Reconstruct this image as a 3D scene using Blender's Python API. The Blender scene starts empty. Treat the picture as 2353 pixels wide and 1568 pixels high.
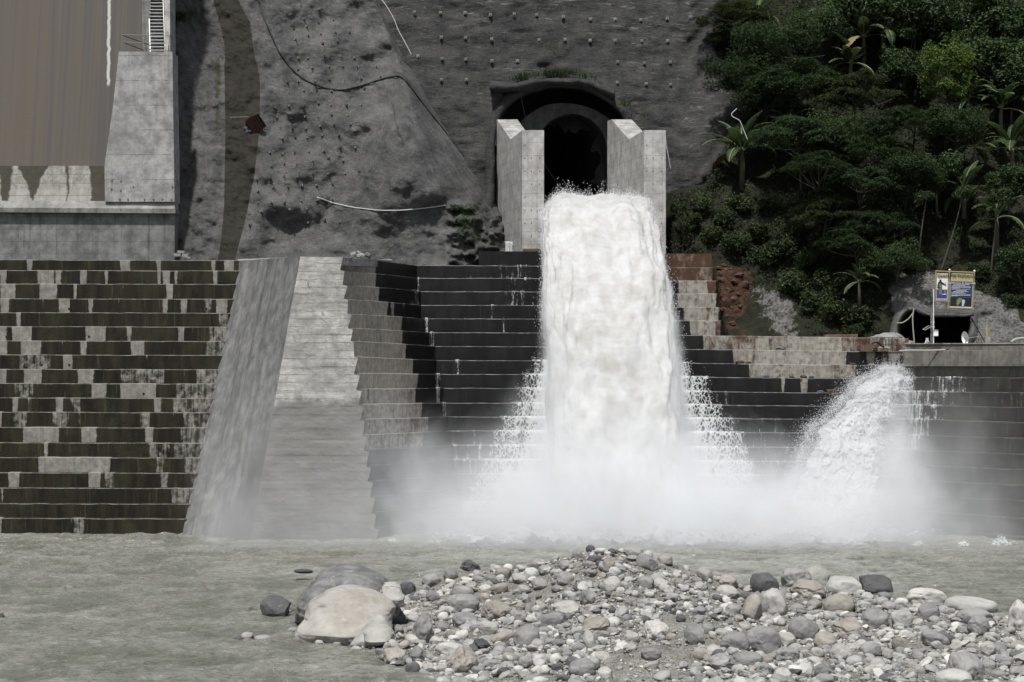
EXPO = 0.30
import bpy, math, random
import numpy as np
from mathutils import Vector
SC = bpy.context.scene
COL = SC.collection
RNG = np.random.default_rng(7)
random.seed(7)
# ---------------------------------------------------------------- camera geometry
F, U0, V0, H = 4715.0, 1176.5, 800.0, 14.7      # focal length and centre in survey pixels, eye height over the river (m)
def P(u, v, Y):
    u, v, Y = np.broadcast_arrays(np.asarray(u, float), np.asarray(v, float), np.asarray(Y, float))
    return np.stack([(u - U0) * Y / F, Y, H - (v - V0) * Y / F], -1)
def itp(x, pts):
    a = np.array(pts, float)
    return np.interp(x, a[:, 0], a[:, 1])
def sst(x, a, b):
    t = np.clip((np.asarray(x, float) - a) / (b - a), 0, 1)
    return t * t * (3 - 2 * t)
# ---------------------------------------------------------------- value noise
def _h(ix, iy, iz):
    n = (ix.astype(np.uint32) * np.uint32(374761393) + iy.astype(np.uint32) * np.uint32(668265263) + iz.astype(np.uint32) * np.uint32(3266489917))
    n = (n ^ (n >> np.uint32(13))) * np.uint32(1274126177)
    n = n ^ (n >> np.uint32(16))
    return n.astype(np.float64) / 4294967295.0
def vn(p):
    p = np.asarray(p, float)
    i = np.floor(p).astype(np.int64); f = p - i
    f = f * f * f * (f * (f * 6 - 15) + 10)
    r = 0
    for dx in (0, 1):
        wx = f[..., 0] if dx else 1 - f[..., 0]
        for dy in (0, 1):
            wy = f[..., 1] if dy else 1 - f[..., 1]
            for dz in (0, 1):
                wz = f[..., 2] if dz else 1 - f[..., 2]
                r = r + wx * wy * wz * _h(i[..., 0] + dx, i[..., 1] + dy, i[..., 2] + dz)
    return r * 2 - 1
def fbm(p, octv=4, gain=.5, lac=2.03):
    p = np.asarray(p, float); s = 0; a = 1.0
    for k in range(octv):
        s = s + a * vn(p + 17.3 * k); p = p * lac; a *= gain
    return s
# ---------------------------------------------------------------- objects
def mesh(name, V, Fc, mats, smooth=False, attrs=None, fmat=None):
    V = np.ascontiguousarray(np.asarray(V, np.float32).reshape(-1, 3))
    me = bpy.data.meshes.new(name)
    me.vertices.add(len(V)); me.vertices.foreach_set('co', V.ravel())
    if isinstance(Fc, np.ndarray):
        n = Fc.shape[1]; m = Fc.shape[0]
        me.loops.add(n * m); me.loops.foreach_set('vertex_index', np.ascontiguousarray(Fc, np.int32).ravel())
        me.polygons.add(m); me.polygons.foreach_set('loop_start', np.arange(0, n * m, n, dtype=np.int32))
        me.polygons.foreach_set('loop_total', np.full(m, n, np.int32))
    else:
        tot = np.array([len(f) for f in Fc], np.int32)
        idx = np.array([i for f in Fc for i in f], np.int32)
        me.loops.add(len(idx)); me.loops.foreach_set('vertex_index', idx)
        me.polygons.add(len(tot)); me.polygons.foreach_set('loop_start', np.concatenate([[0], np.cumsum(tot)[:-1]]).astype(np.int32))
        me.polygons.foreach_set('loop_total', tot)
    me.update(calc_edges=True); me.validate()
    me.polygons.foreach_set('use_smooth', np.full(len(me.polygons), bool(smooth)))
    for m_ in (mats if isinstance(mats, (list, tuple)) else [mats]):
        me.materials.append(m_)
    if fmat is not None and len(fmat) == len(me.polygons):
        me.polygons.foreach_set('material_index', np.asarray(fmat, np.int32))
    for k, a in (attrs or {}).items():
        a = np.asarray(a, np.float32)
        if a.ndim == 1:
            at = me.attributes.new(k, 'FLOAT', 'POINT'); at.data.foreach_set('value', a)
        else:
            at = me.attributes.new(k, 'FLOAT_COLOR', 'POINT')
            at.data.foreach_set('color', np.concatenate([a[:, :3], np.ones((len(a), 1), np.float32)], 1).ravel())
    return me
def wloc(o):
    v = Vector((0, 0, 0))
    while o is not None:
        v = v + o.location; o = o.parent
    return v
def obj(name, V, Fc, mats, parent=None, loc=None, **kw):
    """one mesh object; V in world coordinates, loc = where its own origin sits"""
    V = np.asarray(V, float).reshape(-1, 3)
    base = np.array(wloc(parent)) if parent is not None else np.zeros(3)
    own = np.array(loc, float) if loc is not None else base
    o = bpy.data.objects.new(name, mesh(name, V - own, Fc, mats, **kw))
    COL.objects.link(o)
    if parent is not None:
        o.parent = parent
    o.location = own - base
    return o
def tag(o, label, cat=None, group=None, kind=None):
    if label: o['label'] = label
    if cat: o['category'] = cat
    if group: o['group'] = group
    if kind: o['kind'] = kind
    return o
def thing(name, label, cat, loc=(0, 0, 0), group=None):
    o = bpy.data.objects.new(name, None); COL.objects.link(o)
    o.location = Vector([float(c) for c in loc]); o.empty_display_size = .3
    return tag(o, label, cat, group)
def copy_tree(o, parent=None):
    c = o.copy(); COL.objects.link(c); c.parent = parent
    for ch in list(o.children):
        copy_tree(ch, c)
    return c
# ---------------------------------------------------------------- shapes -> (V, F)
def grid_faces(nr, nc):
    i = np.arange(nr * nc).reshape(nr, nc)
    return np.stack([i[:-1, :-1], i[1:, :-1], i[1:, 1:], i[:-1, 1:]], -1).reshape(-1, 4)
def join(parts):
    Vs, Fs, n = [], [], 0
    for V, Fc in parts:
        V = np.asarray(V, float).reshape(-1, 3)
        Vs.append(V); Fs += [[int(i) + n for i in f] for f in Fc]; n += len(V)
    return np.concatenate(Vs), Fs
BOXF = [[0, 1, 3, 2], [4, 6, 7, 5], [0, 4, 5, 1], [2, 3, 7, 6], [0, 2, 6, 4], [1, 5, 7, 3]]
def box(c, s, R=None):
    c = np.array(c, float); s = np.array(s, float) / 2
    V = np.array([[x, y, z] for x in (-1, 1) for y in (-1, 1) for z in (-1, 1)]) * s
    if R is not None: V = V @ np.array(R).T
    return V + c, BOXF
def rotm(ax, ay, az):
    ca, sa, cb, sb, cc, sc = math.cos(ax), math.sin(ax), math.cos(ay), math.sin(ay), math.cos(az), math.sin(az)
    Rx = np.array([[1, 0, 0], [0, ca, -sa], [0, sa, ca]]); Ry = np.array([[cb, 0, sb], [0, 1, 0], [-sb, 0, cb]]); Rz = np.array([[cc, -sc, 0], [sc, cc, 0], [0, 0, 1]])
    return Rz @ Ry @ Rx
def tube(pts, r, n=8, cap=True):
    pts = np.asarray(pts, float); m = len(pts)
    r = np.broadcast_to(np.asarray(r, float), (m,))
    t = np.gradient(pts, axis=0); t /= np.linalg.norm(t, axis=1)[:, None] + 1e-9
    up = np.array([0, 0, 1.0]) if abs(t[0, 2]) < .9 else np.array([0, 1.0, 0])
    V = []
    for k in range(m):
        a = np.cross(t[k], up); a /= np.linalg.norm(a) + 1e-9
        b = np.cross(a, t[k]); up = b
        an = np.arange(n) * 2 * math.pi / n
        V.append(pts[k] + r[k] * (np.cos(an)[:, None] * a + np.sin(an)[:, None] * b))
    V = np.concatenate(V)
    Fc = []
    for k in range(m - 1):
        for j in range(n):
            Fc.append([k * n + j, k * n + (j + 1) % n, (k + 1) * n + (j + 1) % n, (k + 1) * n + j])
    if cap:
        Fc.append(list(range(n))[::-1]); Fc.append([(m - 1) * n + j for j in range(n)])
    return V, Fc
def prism(poly_front, back_offset):
    """polygon (N,3) pushed by a vector"""
    a = np.asarray(poly_front, float); n = len(a)
    V = np.concatenate([a, a + np.asarray(back_offset, float)])
    Fc = [list(range(n))] + [[n + i for i in range(n)][::-1]]
    for i in range(n):
        j = (i + 1) % n
        Fc.append([i, n + i, n + j, j])
    return V, Fc
def smooth_path(pts, n):
    pts = np.asarray(pts, float)
    d = np.concatenate([[0], np.cumsum(np.linalg.norm(np.diff(pts, axis=0), axis=1))]); d /= d[-1]
    t = np.linspace(0, 1, n)
    out = np.stack([np.interp(t, d, pts[:, k]) for k in range(pts.shape[1])], -1)
    for _ in range(max(1, n // len(pts) // 2) * 2):
        out[1:-1] = (out[:-2] + 2 * out[1:-1] + out[2:]) / 4
    return out
ICO = {}
def ico(sub):
    if sub not in ICO:
        t = (1 + 5 ** .5) / 2
        V = [(-1, t, 0), (1, t, 0), (-1, -t, 0), (1, -t, 0), (0, -1, t), (0, 1, t), (0, -1, -t), (0, 1, -t), (t, 0, -1), (t, 0, 1), (-t, 0, -1), (-t, 0, 1)]
        V = [np.array(v) / math.sqrt(1 + t * t) for v in V]
        Fc = [(0, 11, 5), (0, 5, 1), (0, 1, 7), (0, 7, 10), (0, 10, 11), (1, 5, 9), (5, 11, 4), (11, 10, 2), (10, 7, 6), (7, 1, 8), (3, 9, 4), (3, 4, 2), (3, 2, 6), (3, 6, 8), (3, 8, 9), (4, 9, 5), (2, 4, 11), (6, 2, 10), (8, 6, 7), (9, 8, 1)]
        for _ in range(sub):
            mid = {}; G = []
            def m(a, b):
                k = (min(a, b), max(a, b))
                if k not in mid:
                    q = V[a] + V[b]; V.append(q / np.linalg.norm(q)); mid[k] = len(V) - 1
                return mid[k]
            for a, b, c in Fc:
                x, y, z = m(a, b), m(b, c), m(c, a)
                G += [(a, x, z), (b, y, x), (c, z, y), (x, y, z)]
            Fc = G
        ICO[sub] = (np.array(V), np.array(Fc, np.int32))
    return ICO[sub]
ORD = ['first', 'second', 'third', 'fourth', 'fifth', 'sixth', 'seventh', 'eighth', 'ninth', 'tenth', 'eleventh', 'twelfth', 'thirteenth', 'fourteenth']
# ================================================================ materials
class NT:
    def __init__(s, name):
        s.mat = bpy.data.materials.new(name); s.mat.use_nodes = True
        s.t = s.mat.node_tree; s.t.nodes.clear()
        s.out = s.t.nodes.new('ShaderNodeOutputMaterial')
        s._pos = None
    def n(s, typ, ins=None, **props):
        nd = s.t.nodes.new('ShaderNode' + typ)
        for k, v in props.items(): setattr(nd, k, v)
        for k, v in (ins or {}).items(): s.set(nd.inputs[k], v)
        return nd
    def set(s, sock, v):
        if isinstance(v, bpy.types.NodeSocket): s.t.links.new(v, sock)
        elif isinstance(v, (tuple, list)) and sock.type == 'RGBA' and len(v) == 3: sock.default_value = (*v, 1)
        else: sock.default_value = v
    @property
    def pos(s):
        if s._pos is None: s._pos = s.n('NewGeometry').outputs['Position']
        return s._pos
    def objc(s): return s.n('TexCoord').outputs['Object']
    def attr(s, name, col=False):
        a = s.n('Attribute', attribute_name=name)
        return a.outputs['Color' if col else 'Fac']
    def map(s, vec, sc=(1, 1, 1), loc=(0, 0, 0), rot=(0, 0, 0)):
        return s.n('Mapping', {'Vector': vec, 'Scale': sc, 'Location': loc, 'Rotation': rot}).outputs[0]
    def noise(s, vec, scale=1, detail=4, rough=.55, dist=0):
        return s.n('TexNoise', {'Vector': vec, 'Scale': scale, 'Detail': detail, 'Roughness': rough, 'Distortion': dist}).outputs[0]
    def m(s, op, a, b=0.0, c=None, clamp=False):
        nd = s.n('Math', operation=op, use_clamp=clamp)
        s.set(nd.inputs[0], a); s.set(nd.inputs[1], b)
        if c is not None: s.set(nd.inputs[2], c)
        return nd.outputs[0]
    def rng(s, v, a, b, c=0.0, d=1.0, smooth=True):
        nd = s.n('MapRange', {'Value': v, 'From Min': a, 'From Max': b, 'To Min': c, 'To Max': d}, clamp=True)
        if smooth: nd.interpolation_type = 'SMOOTHSTEP'
        return nd.outputs[0]
    def mix(s, f, a, b, blend='MIX'):
        nd = s.n('Mix', data_type='RGBA', blend_type=blend)
        s.set(nd.inputs[0], f); s.set(nd.inputs[6], a); s.set(nd.inputs[7], b)
        return nd.outputs[2]
    def ramp(s, f, pts):
        nd = s.n('ValToRGB'); s.set(nd.inputs[0], f)
        e = nd.color_ramp.elements
        while len(e) < len(pts): e.new(.5)
        for k, (p, c) in enumerate(pts):
            e[k].position = p; e[k].color = (c, c, c, 1) if not isinstance(c, tuple) else (*c, 1)
        return nd.outputs[0]
    def bump(s, h, strength=.5, dist=.05, nrm=None):
        ins = {'Height': h, 'Strength': strength, 'Distance': dist}
        if nrm is not None: ins['Normal'] = nrm
        return s.n('Bump', ins).outputs[0]
    def bsdf(s, col, rough=.8, nrm=None, spec=.3, **kw):
        ins = {'Base Color': col, 'Roughness': rough, 'Specular IOR Level': spec}
        if nrm is not None: ins['Normal'] = nrm
        ins.update(kw)
        return s.n('BsdfPrincipled', ins).outputs[0]
    def done(s, surf=None, vol=None):
        if surf is not None: s.t.links.new(surf, s.out.inputs['Surface'])
        if vol is not None: s.t.links.new(vol, s.out.inputs['Volume'])
        return s.mat
def plain(name, col, rough=.6, metal=0.0, var=.25):
    k = NT(name); p = k.objc()
    f = k.noise(p, 3.0, 4)
    c = k.mix(f, tuple(x * (1 - var) for x in col), tuple(min(1, x * (1 + var)) for x in col))
    return k.done(k.bsdf(c, rough, Metallic=metal))
def step_mat(name, wet1, wet2, dry1, dry2, lip=(.3, .29, .26), rust=(.085, .043, .023)):
    k = NT(name); p = k.pos
    st = k.noise(k.map(p, (1.5, 1.5, .10)), 1.0, 6, .62)
    st2 = k.noise(k.map(p, (5, 5, .25)), 1.0, 5, .65)
    fi = k.noise(p, 2.2, 7, .65)
    d = k.attr('dry')
    v = k.m('ADD', d, k.m('MULTIPLY', k.m('SUBTRACT', st2, .5), .85))
    v = k.m('ADD', v, k.m('MULTIPLY', k.m('SUBTRACT', fi, .5), .75))
    v = k.m('ADD', v, k.m('MULTIPLY', k.m('SUBTRACT', st, .5), .5))
    mk = k.rng(v, .36, .66)
    lon = k.noise(k.map(p, (.42, .42, .30)), 1.0, 5, .65)
    wet = k.mix(k.rng(st, .35, .7), wet1, wet2)
    wet = k.mix(k.m('MULTIPLY', k.rng(lon, .5, .68), .65), wet, (wet2[0] * 1.25, wet2[1] * 1.45, wet2[2] * 1.25))
    wet = k.mix(k.m('MULTIPLY', k.rng(lon, .32, .46, 1, 0), .7), wet, tuple(x * .45 for x in wet1))
    wet = k.mix(k.rng(st2, .58, .74), wet, tuple(x * 2.4 for x in wet2))
    dry = k.mix(k.rng(fi, .3, .75), dry1, dry2)
    dry = k.mix(k.m('MULTIPLY', k.rng(st2, .45, .8), .55), dry, tuple(x * .45 for x in dry1))
    rs = k.attr('rust')
    rm = k.rng(k.m('ADD', rs, k.m('MULTIPLY', k.m('SUBTRACT', k.noise(k.map(p, (.9, .9, .5)), 1.0, 7, .7), .5), .9)), .42, .62)
    dry = k.mix(rm, dry, k.mix(st2, rust, tuple(x * .5 for x in rust)))
    c = k.mix(mk, wet, dry)
    lp = k.attr('lip')
    br = k.rng(k.noise(k.map(p, (1.1, 1.1, 1)), 1.0, 6, .7), .40, .62)
    c = k.mix(k.m('MULTIPLY', k.m('MULTIPLY', lp, br), .85), c, lip)
    # form joints
    jz = k.m('FRACT', k.m('MULTIPLY', k.n('SeparateXYZ', {'Vector': p}).outputs[0], .41))
    jt = k.m('MULTIPLY', k.rng(k.m('ABSOLUTE', k.m('SUBTRACT', jz, .5)), .0, .012, 1, 0), k.m('MULTIPLY', mk, .5))
    c = k.mix(jt, c, (.05, .045, .04))
    ro = k.rng(mk, 0, 1, .38, .85)
    nb = k.bump(k.noise(p, 7, 8, .7), .5, .06)
    return k.done(k.bsdf(c, ro, nb, .28))
def concrete(name, c1, c2, streak=.5, joints=None, jcol=.06, dark=.4, bumpd=.05, wet=None, slope=False, cracks=False, lift=0):
    """joints = (panel width, panel height) drawn with the mesh attribute 'along'"""
    k = NT(name); p = k.pos
    fi = k.noise(p, .9, 9, .68); st = k.noise(k.map(p, (2.6, 2.6, .16)), 1.0, 6, .65); bl = k.noise(p, .22, 4)
    c = k.mix(k.rng(fi, .32, .68), tuple(x * .82 for x in c1), tuple(min(1, x * 1.06) for x in c2))
    c = k.mix(k.m('MULTIPLY', k.rng(k.noise(k.map(p, (1.6, 1.6, .55)), 1.0, 8, .75), .56, .70), .45), c, tuple(x * .55 for x in c1))
    c = k.mix(k.m('MULTIPLY', k.rng(k.noise(p, 5.5, 6, .8), .60, .74), .5), c, tuple(x * .35 for x in c1))
    c = k.mix(k.m('MULTIPLY', k.rng(st, .48, .78), streak), c, tuple(x * dark for x in c1))
    c = k.mix(k.m('MULTIPLY', k.rng(bl, .42, .7), .35), c, tuple(x * .62 for x in c1))
    if slope:
        v2 = k.n('CombineXYZ', {'X': k.attr('along'), 'Y': k.m('MULTIPLY', k.attr('down'), .022), 'Z': 0.0}).outputs[0]
        sa = k.noise(v2, 2.2, 8, .74); sb = k.noise(v2, 7.0, 6, .72)
        c = k.mix(k.m('MULTIPLY', k.rng(sa, .46, .66), .75), c, tuple(x * .45 for x in c1))
        c = k.mix(k.m('MULTIPLY', k.rng(sb, .54, .72), .5), c, tuple(x * .5 for x in c1))
        c = k.mix(k.m('MULTIPLY', k.rng(sa, .30, .42, 1, 0), .5), c, tuple(x * 1.35 for x in c2))
    if cracks:
        q = k.n('VectorMath', {0: p, 1: k.n('VectorMath', {0: k.n('TexNoise', {'Vector': p, 'Scale': .9, 'Detail': 6, 'Roughness': .7}).outputs[1], 1: (.9, .9, .55)}, operation='MULTIPLY').outputs[0]}, operation='ADD').outputs[0]
        ck = k.n('TexVoronoi', {'Vector': k.map(q, (.5, .5, 1.9)), 'Scale': 1.0}, feature='DISTANCE_TO_EDGE').outputs[0]
        cell = k.n('TexVoronoi', {'Vector': k.map(q, (.5, .5, 1.9)), 'Scale': 1.0}).outputs['Color']
        c = k.mix(.4, c, k.mix(cell, (.72, .70, .66), (1.0, 1.0, 1.0)), 'MULTIPLY')
        cr = k.m('MULTIPLY', k.rng(ck, 0, .05, 1, 0), k.rng(k.noise(p, .9, 6, .7), .42, .68, .0, .75))
        c = k.mix(cr, c, (.07, .062, .052))
        hs = k.noise(k.map(p, (.5, .5, 4.5)), 1.0, 6, .7)
        c = k.mix(k.m('MULTIPLY', k.rng(hs, .52, .7), .4), c, tuple(x * .5 for x in c1))
    rough = .85
    if wet:
        w = k.rng(k.m('ADD', k.attr('wet'), k.m('MULTIPLY', k.m('SUBTRACT', k.noise(k.map(p, (1, 1, .8)), .8, 7, .7), .5), .75)), .38, .64)
        c = k.mix(w, c, k.mix(fi, tuple(x * .75 for x in wet), wet)); rough = k.rng(w, 0, 1, .85, .55)
    if lift:
        zz = k.m('ADD', k.n('SeparateXYZ', {'Vector': p}).outputs[2], k.m('MULTIPLY', k.noise(k.map(p, (.5, .5, .5)), 1.0, 6, .7), .16))
        fr = k.m('ABSOLUTE', k.m('SUBTRACT', k.m('FRACT', k.m('DIVIDE', zz, lift)), .5))
        c = k.mix(k.m('MULTIPLY', k.rng(fr, 0, .05 / lift, 1, 0), k.rng(k.noise(k.map(p, (.7, .7, 2)), 1.0, 6, .7), .38, .6, .0, .8)), c, tuple(x * .25 for x in c1))
    if joints:
        z = k.n('SeparateXYZ', {'Vector': p}).outputs[2]
        vec = k.n('CombineXYZ', {'X': k.attr('along'), 'Y': z, 'Z': 0.0}).outputs[0]
        vec = k.n('VectorMath', {0: vec, 1: k.n('VectorMath', {0: k.n('TexNoise', {'Vector': p, 'Scale': 1.5, 'Detail': 3}).outputs[1], 1: (.10, .10, 0)}, operation='MULTIPLY').outputs[0]}, operation='ADD').outputs[0]
        bt = k.n('TexBrick', {'Vector': vec, 'Scale': 1.0, 'Mortar Size': .020, 'Mortar Smooth': .6, 'Brick Width': joints[0], 'Row Height': joints[1], 'Color1': (1, 1, 1), 'Color2': (.82, .82, .82), 'Mortar': (0, 0, 0)}, offset=0.0)
        jm = k.m('MULTIPLY', bt.outputs[1], k.rng(k.noise(p, 1.3, 6, .7), .36, .62, .05, .75))
        c = k.mix(.3, c, bt.outputs[0], 'MULTIPLY')
        c = k.mix(jm, c, (jcol, jcol * .95, jcol * .88))
    nb = k.bump(k.noise(p, 4.5, 9, .72), .6, bumpd)
    return k.done(k.bsdf(c, rough, nb, .25))
def shotcrete(name, c1, c2, grain=.10, stain=None, moss=(.028, .030, .018), band=(.036, .034, .026), wall=False):
    k = NT(name); p = k.pos
    big = k.noise(p, .16, 5, .6); mid = k.noise(k.map(p, (.5, .5, .35)), 1.0, 7, .65); fi = k.noise(p, 3.2, 8, .7)
    c = k.mix(k.rng(mid, .3, .7), c1, c2)
    c = k.mix(k.m('MULTIPLY', k.rng(big, .42, .72), .5), c, tuple(x * .55 for x in c1))
    c = k.mix(k.m('MULTIPLY', k.rng(fi, .52, .8), .5), c, tuple(min(1, x * 1.9) for x in c2))
    run = k.noise(k.map(p, (1.2, 1.2, .13), rot=(0, math.radians(14), 0)), 1.0, 5, .6)
    c = k.mix(k.m('MULTIPLY', k.rng(run, .60, .75), .35), c, tuple(min(1, x * 1.8) for x in c2))
    if stain:
        w = k.rng(k.m('ADD', k.attr('stain'), k.m('MULTIPLY', k.m('SUBTRACT', k.noise(p, 1.5, 5), .5), .18)), .42, .56)
        c = k.mix(w, c, k.mix(mid, band, tuple(x * .55 for x in band)))
        ms = k.rng(k.m('ADD', k.attr('moss'), k.m('MULTIPLY', k.m('SUBTRACT', k.noise(p, .55, 7, .72), .62), 1.5)), .42, .62)
        c = k.mix(ms, c, k.mix(fi, moss, tuple(x * 2.1 for x in moss)))
    if wall:
        hz = k.noise(k.map(p, (.55, .55, 3.2)), 1.0, 8, .74, .5); pt = k.noise(k.map(p, (.12, .12, .16)), 1.0, 4, .6)
        c = k.mix(k.m('MULTIPLY', k.rng(hz, .54, .70), k.rng(pt, .42, .62, .12, .8)), c, (.21, .208, .20))
        c = k.mix(k.m('MULTIPLY', k.rng(hz, .30, .44, 1, 0), k.rng(pt, .42, .6, .25, .85)), c, (.012, .012, .012))
    gn = k.noise(k.map(p, (1, 1, 1.8)), 4.2, 6, .8)
    c = k.mix(1.0, c, k.ramp(k.rng(gn, .30, .70, 0, 1, False), [(0, .60), (.5, .98), (1, 1.40)]), 'MULTIPLY')
    h = k.m('ADD', k.noise(p, 5.5, 5, .75), k.m('MULTIPLY', k.noise(k.map(p, (1, 1, 2.2)), 1.4, 5, .65), 1.2))
    return k.done(k.bsdf(c, .9, k.bump(h, .9, grain), .2))
def leaf_mat(name, c1, c2, trans=.25, rough=.45, scale=.9):
    k = NT(name); p = k.objc()
    f = k.noise(p, scale, 5, .65)
    r = k.n('ObjectInfo').outputs['Random']
    c = k.mix(k.rng(f, .3, .7), c1, c2)
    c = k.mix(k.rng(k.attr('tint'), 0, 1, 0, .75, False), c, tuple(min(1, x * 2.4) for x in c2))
    c = k.mix(k.m('MULTIPLY', r, .35), c, tuple(x * .55 for x in c1))
    a = k.bsdf(c, min(.65, rough + .18), None, .22)
    b = k.n('BsdfTranslucent', {'Color': c}).outputs[0]
    return k.done(k.n('MixShader', {0: trans, 1: a, 2: b}).outputs[0])
def rock_mat(name, c1, c2, vein=.25, usecol=False, sc=1.0):
    k = NT(name); p = k.pos if usecol else k.objc()
    r = k.n('ObjectInfo').outputs['Random']
    if not usecol:
        p = k.n('VectorMath', {0: p, 1: k.n('CombineXYZ', {'X': k.m('MULTIPLY', r, 91.0), 'Y': k.m('MULTIPLY', r, 37.0), 'Z': 0.0}).outputs[0]}, operation='ADD').outputs[0]
    a = k.noise(p, 1.1 * sc, 8, .68); b = k.noise(k.map(p, (1, 1, 3.2), rot=(.5, .3, 0)), 1.6 * sc, 7, .7, .6); fi = k.noise(p, 16, 5, .7)
    if usecol:
        base = k.attr('tone', True)
        c = k.mix(k.rng(a, .3, .7), k.mix(1.0, base, (.62, .62, .62), 'MULTIPLY'), base)
    else:
        c = k.mix(k.rng(a, .3, .7), c1, c2)
        c = k.mix(k.m('MULTIPLY', r, .4), c, tuple(x * .6 for x in c1))
    vm = k.m('MULTIPLY', k.rng(b, .58, .74), vein)
    c = k.mix(vm, c, (.62, .60, .55))
    c = k.mix(k.m('MULTIPLY', k.rng(b, .30, .42, 1, 0), .45), c, k.mix(1.0, c, (.4, .38, .34), 'MULTIPLY'))
    c = k.mix(k.m('MULTIPLY', k.rng(fi, .55, .8), .25), c, (.10, .095, .085))
    nb = k.bump(k.m('ADD', k.m('MULTIPLY', fi, .22), k.noise(p, 3.6, 8, .7)), .75, .10)
    return k.done(k.bsdf(c, .82, nb, .25))
M = {}
M['stepA'] = step_mat('wet brown stained concrete', (.009, .0078, .005), (.026, .0225, .0125), (.15, .143, .128), (.275, .265, .24), lip=(.17, .165, .13))
M['stepC'] = step_mat('black wet concrete', (.006, .006, .0065), (.012, .0118, .0115), (.19, .175, .148), (.335, .317, .277), lip=(.17, .17, .17))
M['stepW'] = step_mat('damp grey concrete', (.020, .019, .017), (.034, .032, .028), (.10, .095, .082), (.155, .148, .13), lip=(.13, .13, .095))
M['pier'] = concrete('pale weathered concrete', (.21, .21, .205), (.345, .34, .33), .55, None, dark=.45, lift=2.2)
M['pillar'] = concrete('board marked pale concrete', (.34, .335, .32), (.47, .46, .44), .45, (1.35, 1.15), .13, dark=.5)
M['block'] = concrete('cracked pale concrete', (.26, .26, .247), (.39, .385, .365), .4, None, .12, wet=(.15, .145, .135), bumpd=.11, cracks=True, lift=.62)
M['chute'] = concrete('streaked grey concrete', (.120, .120, .118), (.190, .190, .187), .0, None, dark=.45, wet=(.11, .11, .107), slope=True)
M['wallA'] = concrete('dark stained concrete', (.12, .12, .118), (.20, .20, .195), .75, (6, 1.1), .05, dark=.3)
M['ledge'] = concrete('ledge concrete', (.22, .22, .205), (.31, .305, .285), .4, None, dark=.4)
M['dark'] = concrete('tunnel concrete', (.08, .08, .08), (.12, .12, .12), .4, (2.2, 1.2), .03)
M['low'] = concrete('low wall concrete', (.12, .113, .10), (.19, .18, .16), .7, (2.4, 5), .05, dark=.35)
M['shot'] = shotcrete('grey sprayed concrete', (.056, .056, .056), (.112, .111, .109), .16, True)
M['shotwall'] = shotcrete('dark weathered sprayed concrete', (.028, .028, .028), (.060, .059, .058), .18, True, wall=True)
M['shotdark'] = shotcrete('shaded sprayed concrete', (.03, .03, .03), (.055, .055, .055), .2)  # darker copy, the portal's shade is put into the colour
def brown_face():
    k = NT('brown streaked spillway face'); p = k.pos
    s1 = k.noise(k.map(p, (.55, .0, .006)), 1.0, 4, .6); s2 = k.noise(k.map(p, (2.8, .0, .018), loc=(5, 0, 0)), 1.0, 6, .68); fi = k.noise(p, 4, 6, .7)
    c = k.ramp(k.m('ADD', k.m('MULTIPLY', s1, .75), k.m('MULTIPLY', s2, .3)), [(.34, (.044, .043, .047)), (.44, (.066, .059, .051)), (.50, (.083, .071, .050)), (.56, (.056, .052, .054)), (.62, (.075, .065, .051)), (.74, (.098, .088, .072))])
    c = k.mix(k.m('MULTIPLY', k.rng(s2, .6, .8), .4), c, (.15, .14, .12))
    c = k.mix(k.m('MULTIPLY', fi, .35), c, (.07, .06, .05))
    sx = k.n('SeparateXYZ', {'Vector': p})
    # pale leak line
    wob = k.m('ADD', sx.outputs[0], k.m('MULTIPLY', k.noise(k.map(p, (0, 0, .5)), 1.0, 4), 1.0))
    ln = k.rng(k.m('ABSOLUTE', k.m('ADD', wob, k.m('ADD', 34.5, k.m('MULTIPLY', sx.outputs[2], .036)))), .06, .20, 1, 0)
    ln = k.m('MULTIPLY', ln, k.rng(sx.outputs[2], 38.2, 38.6))
    c = k.mix(k.m('MULTIPLY', ln, .9), c, (.42, .42, .40))
    return k.done(k.bsdf(c, .7, k.bump(fi, .3, .03), .3))
M['brown'] = brown_face()
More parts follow.
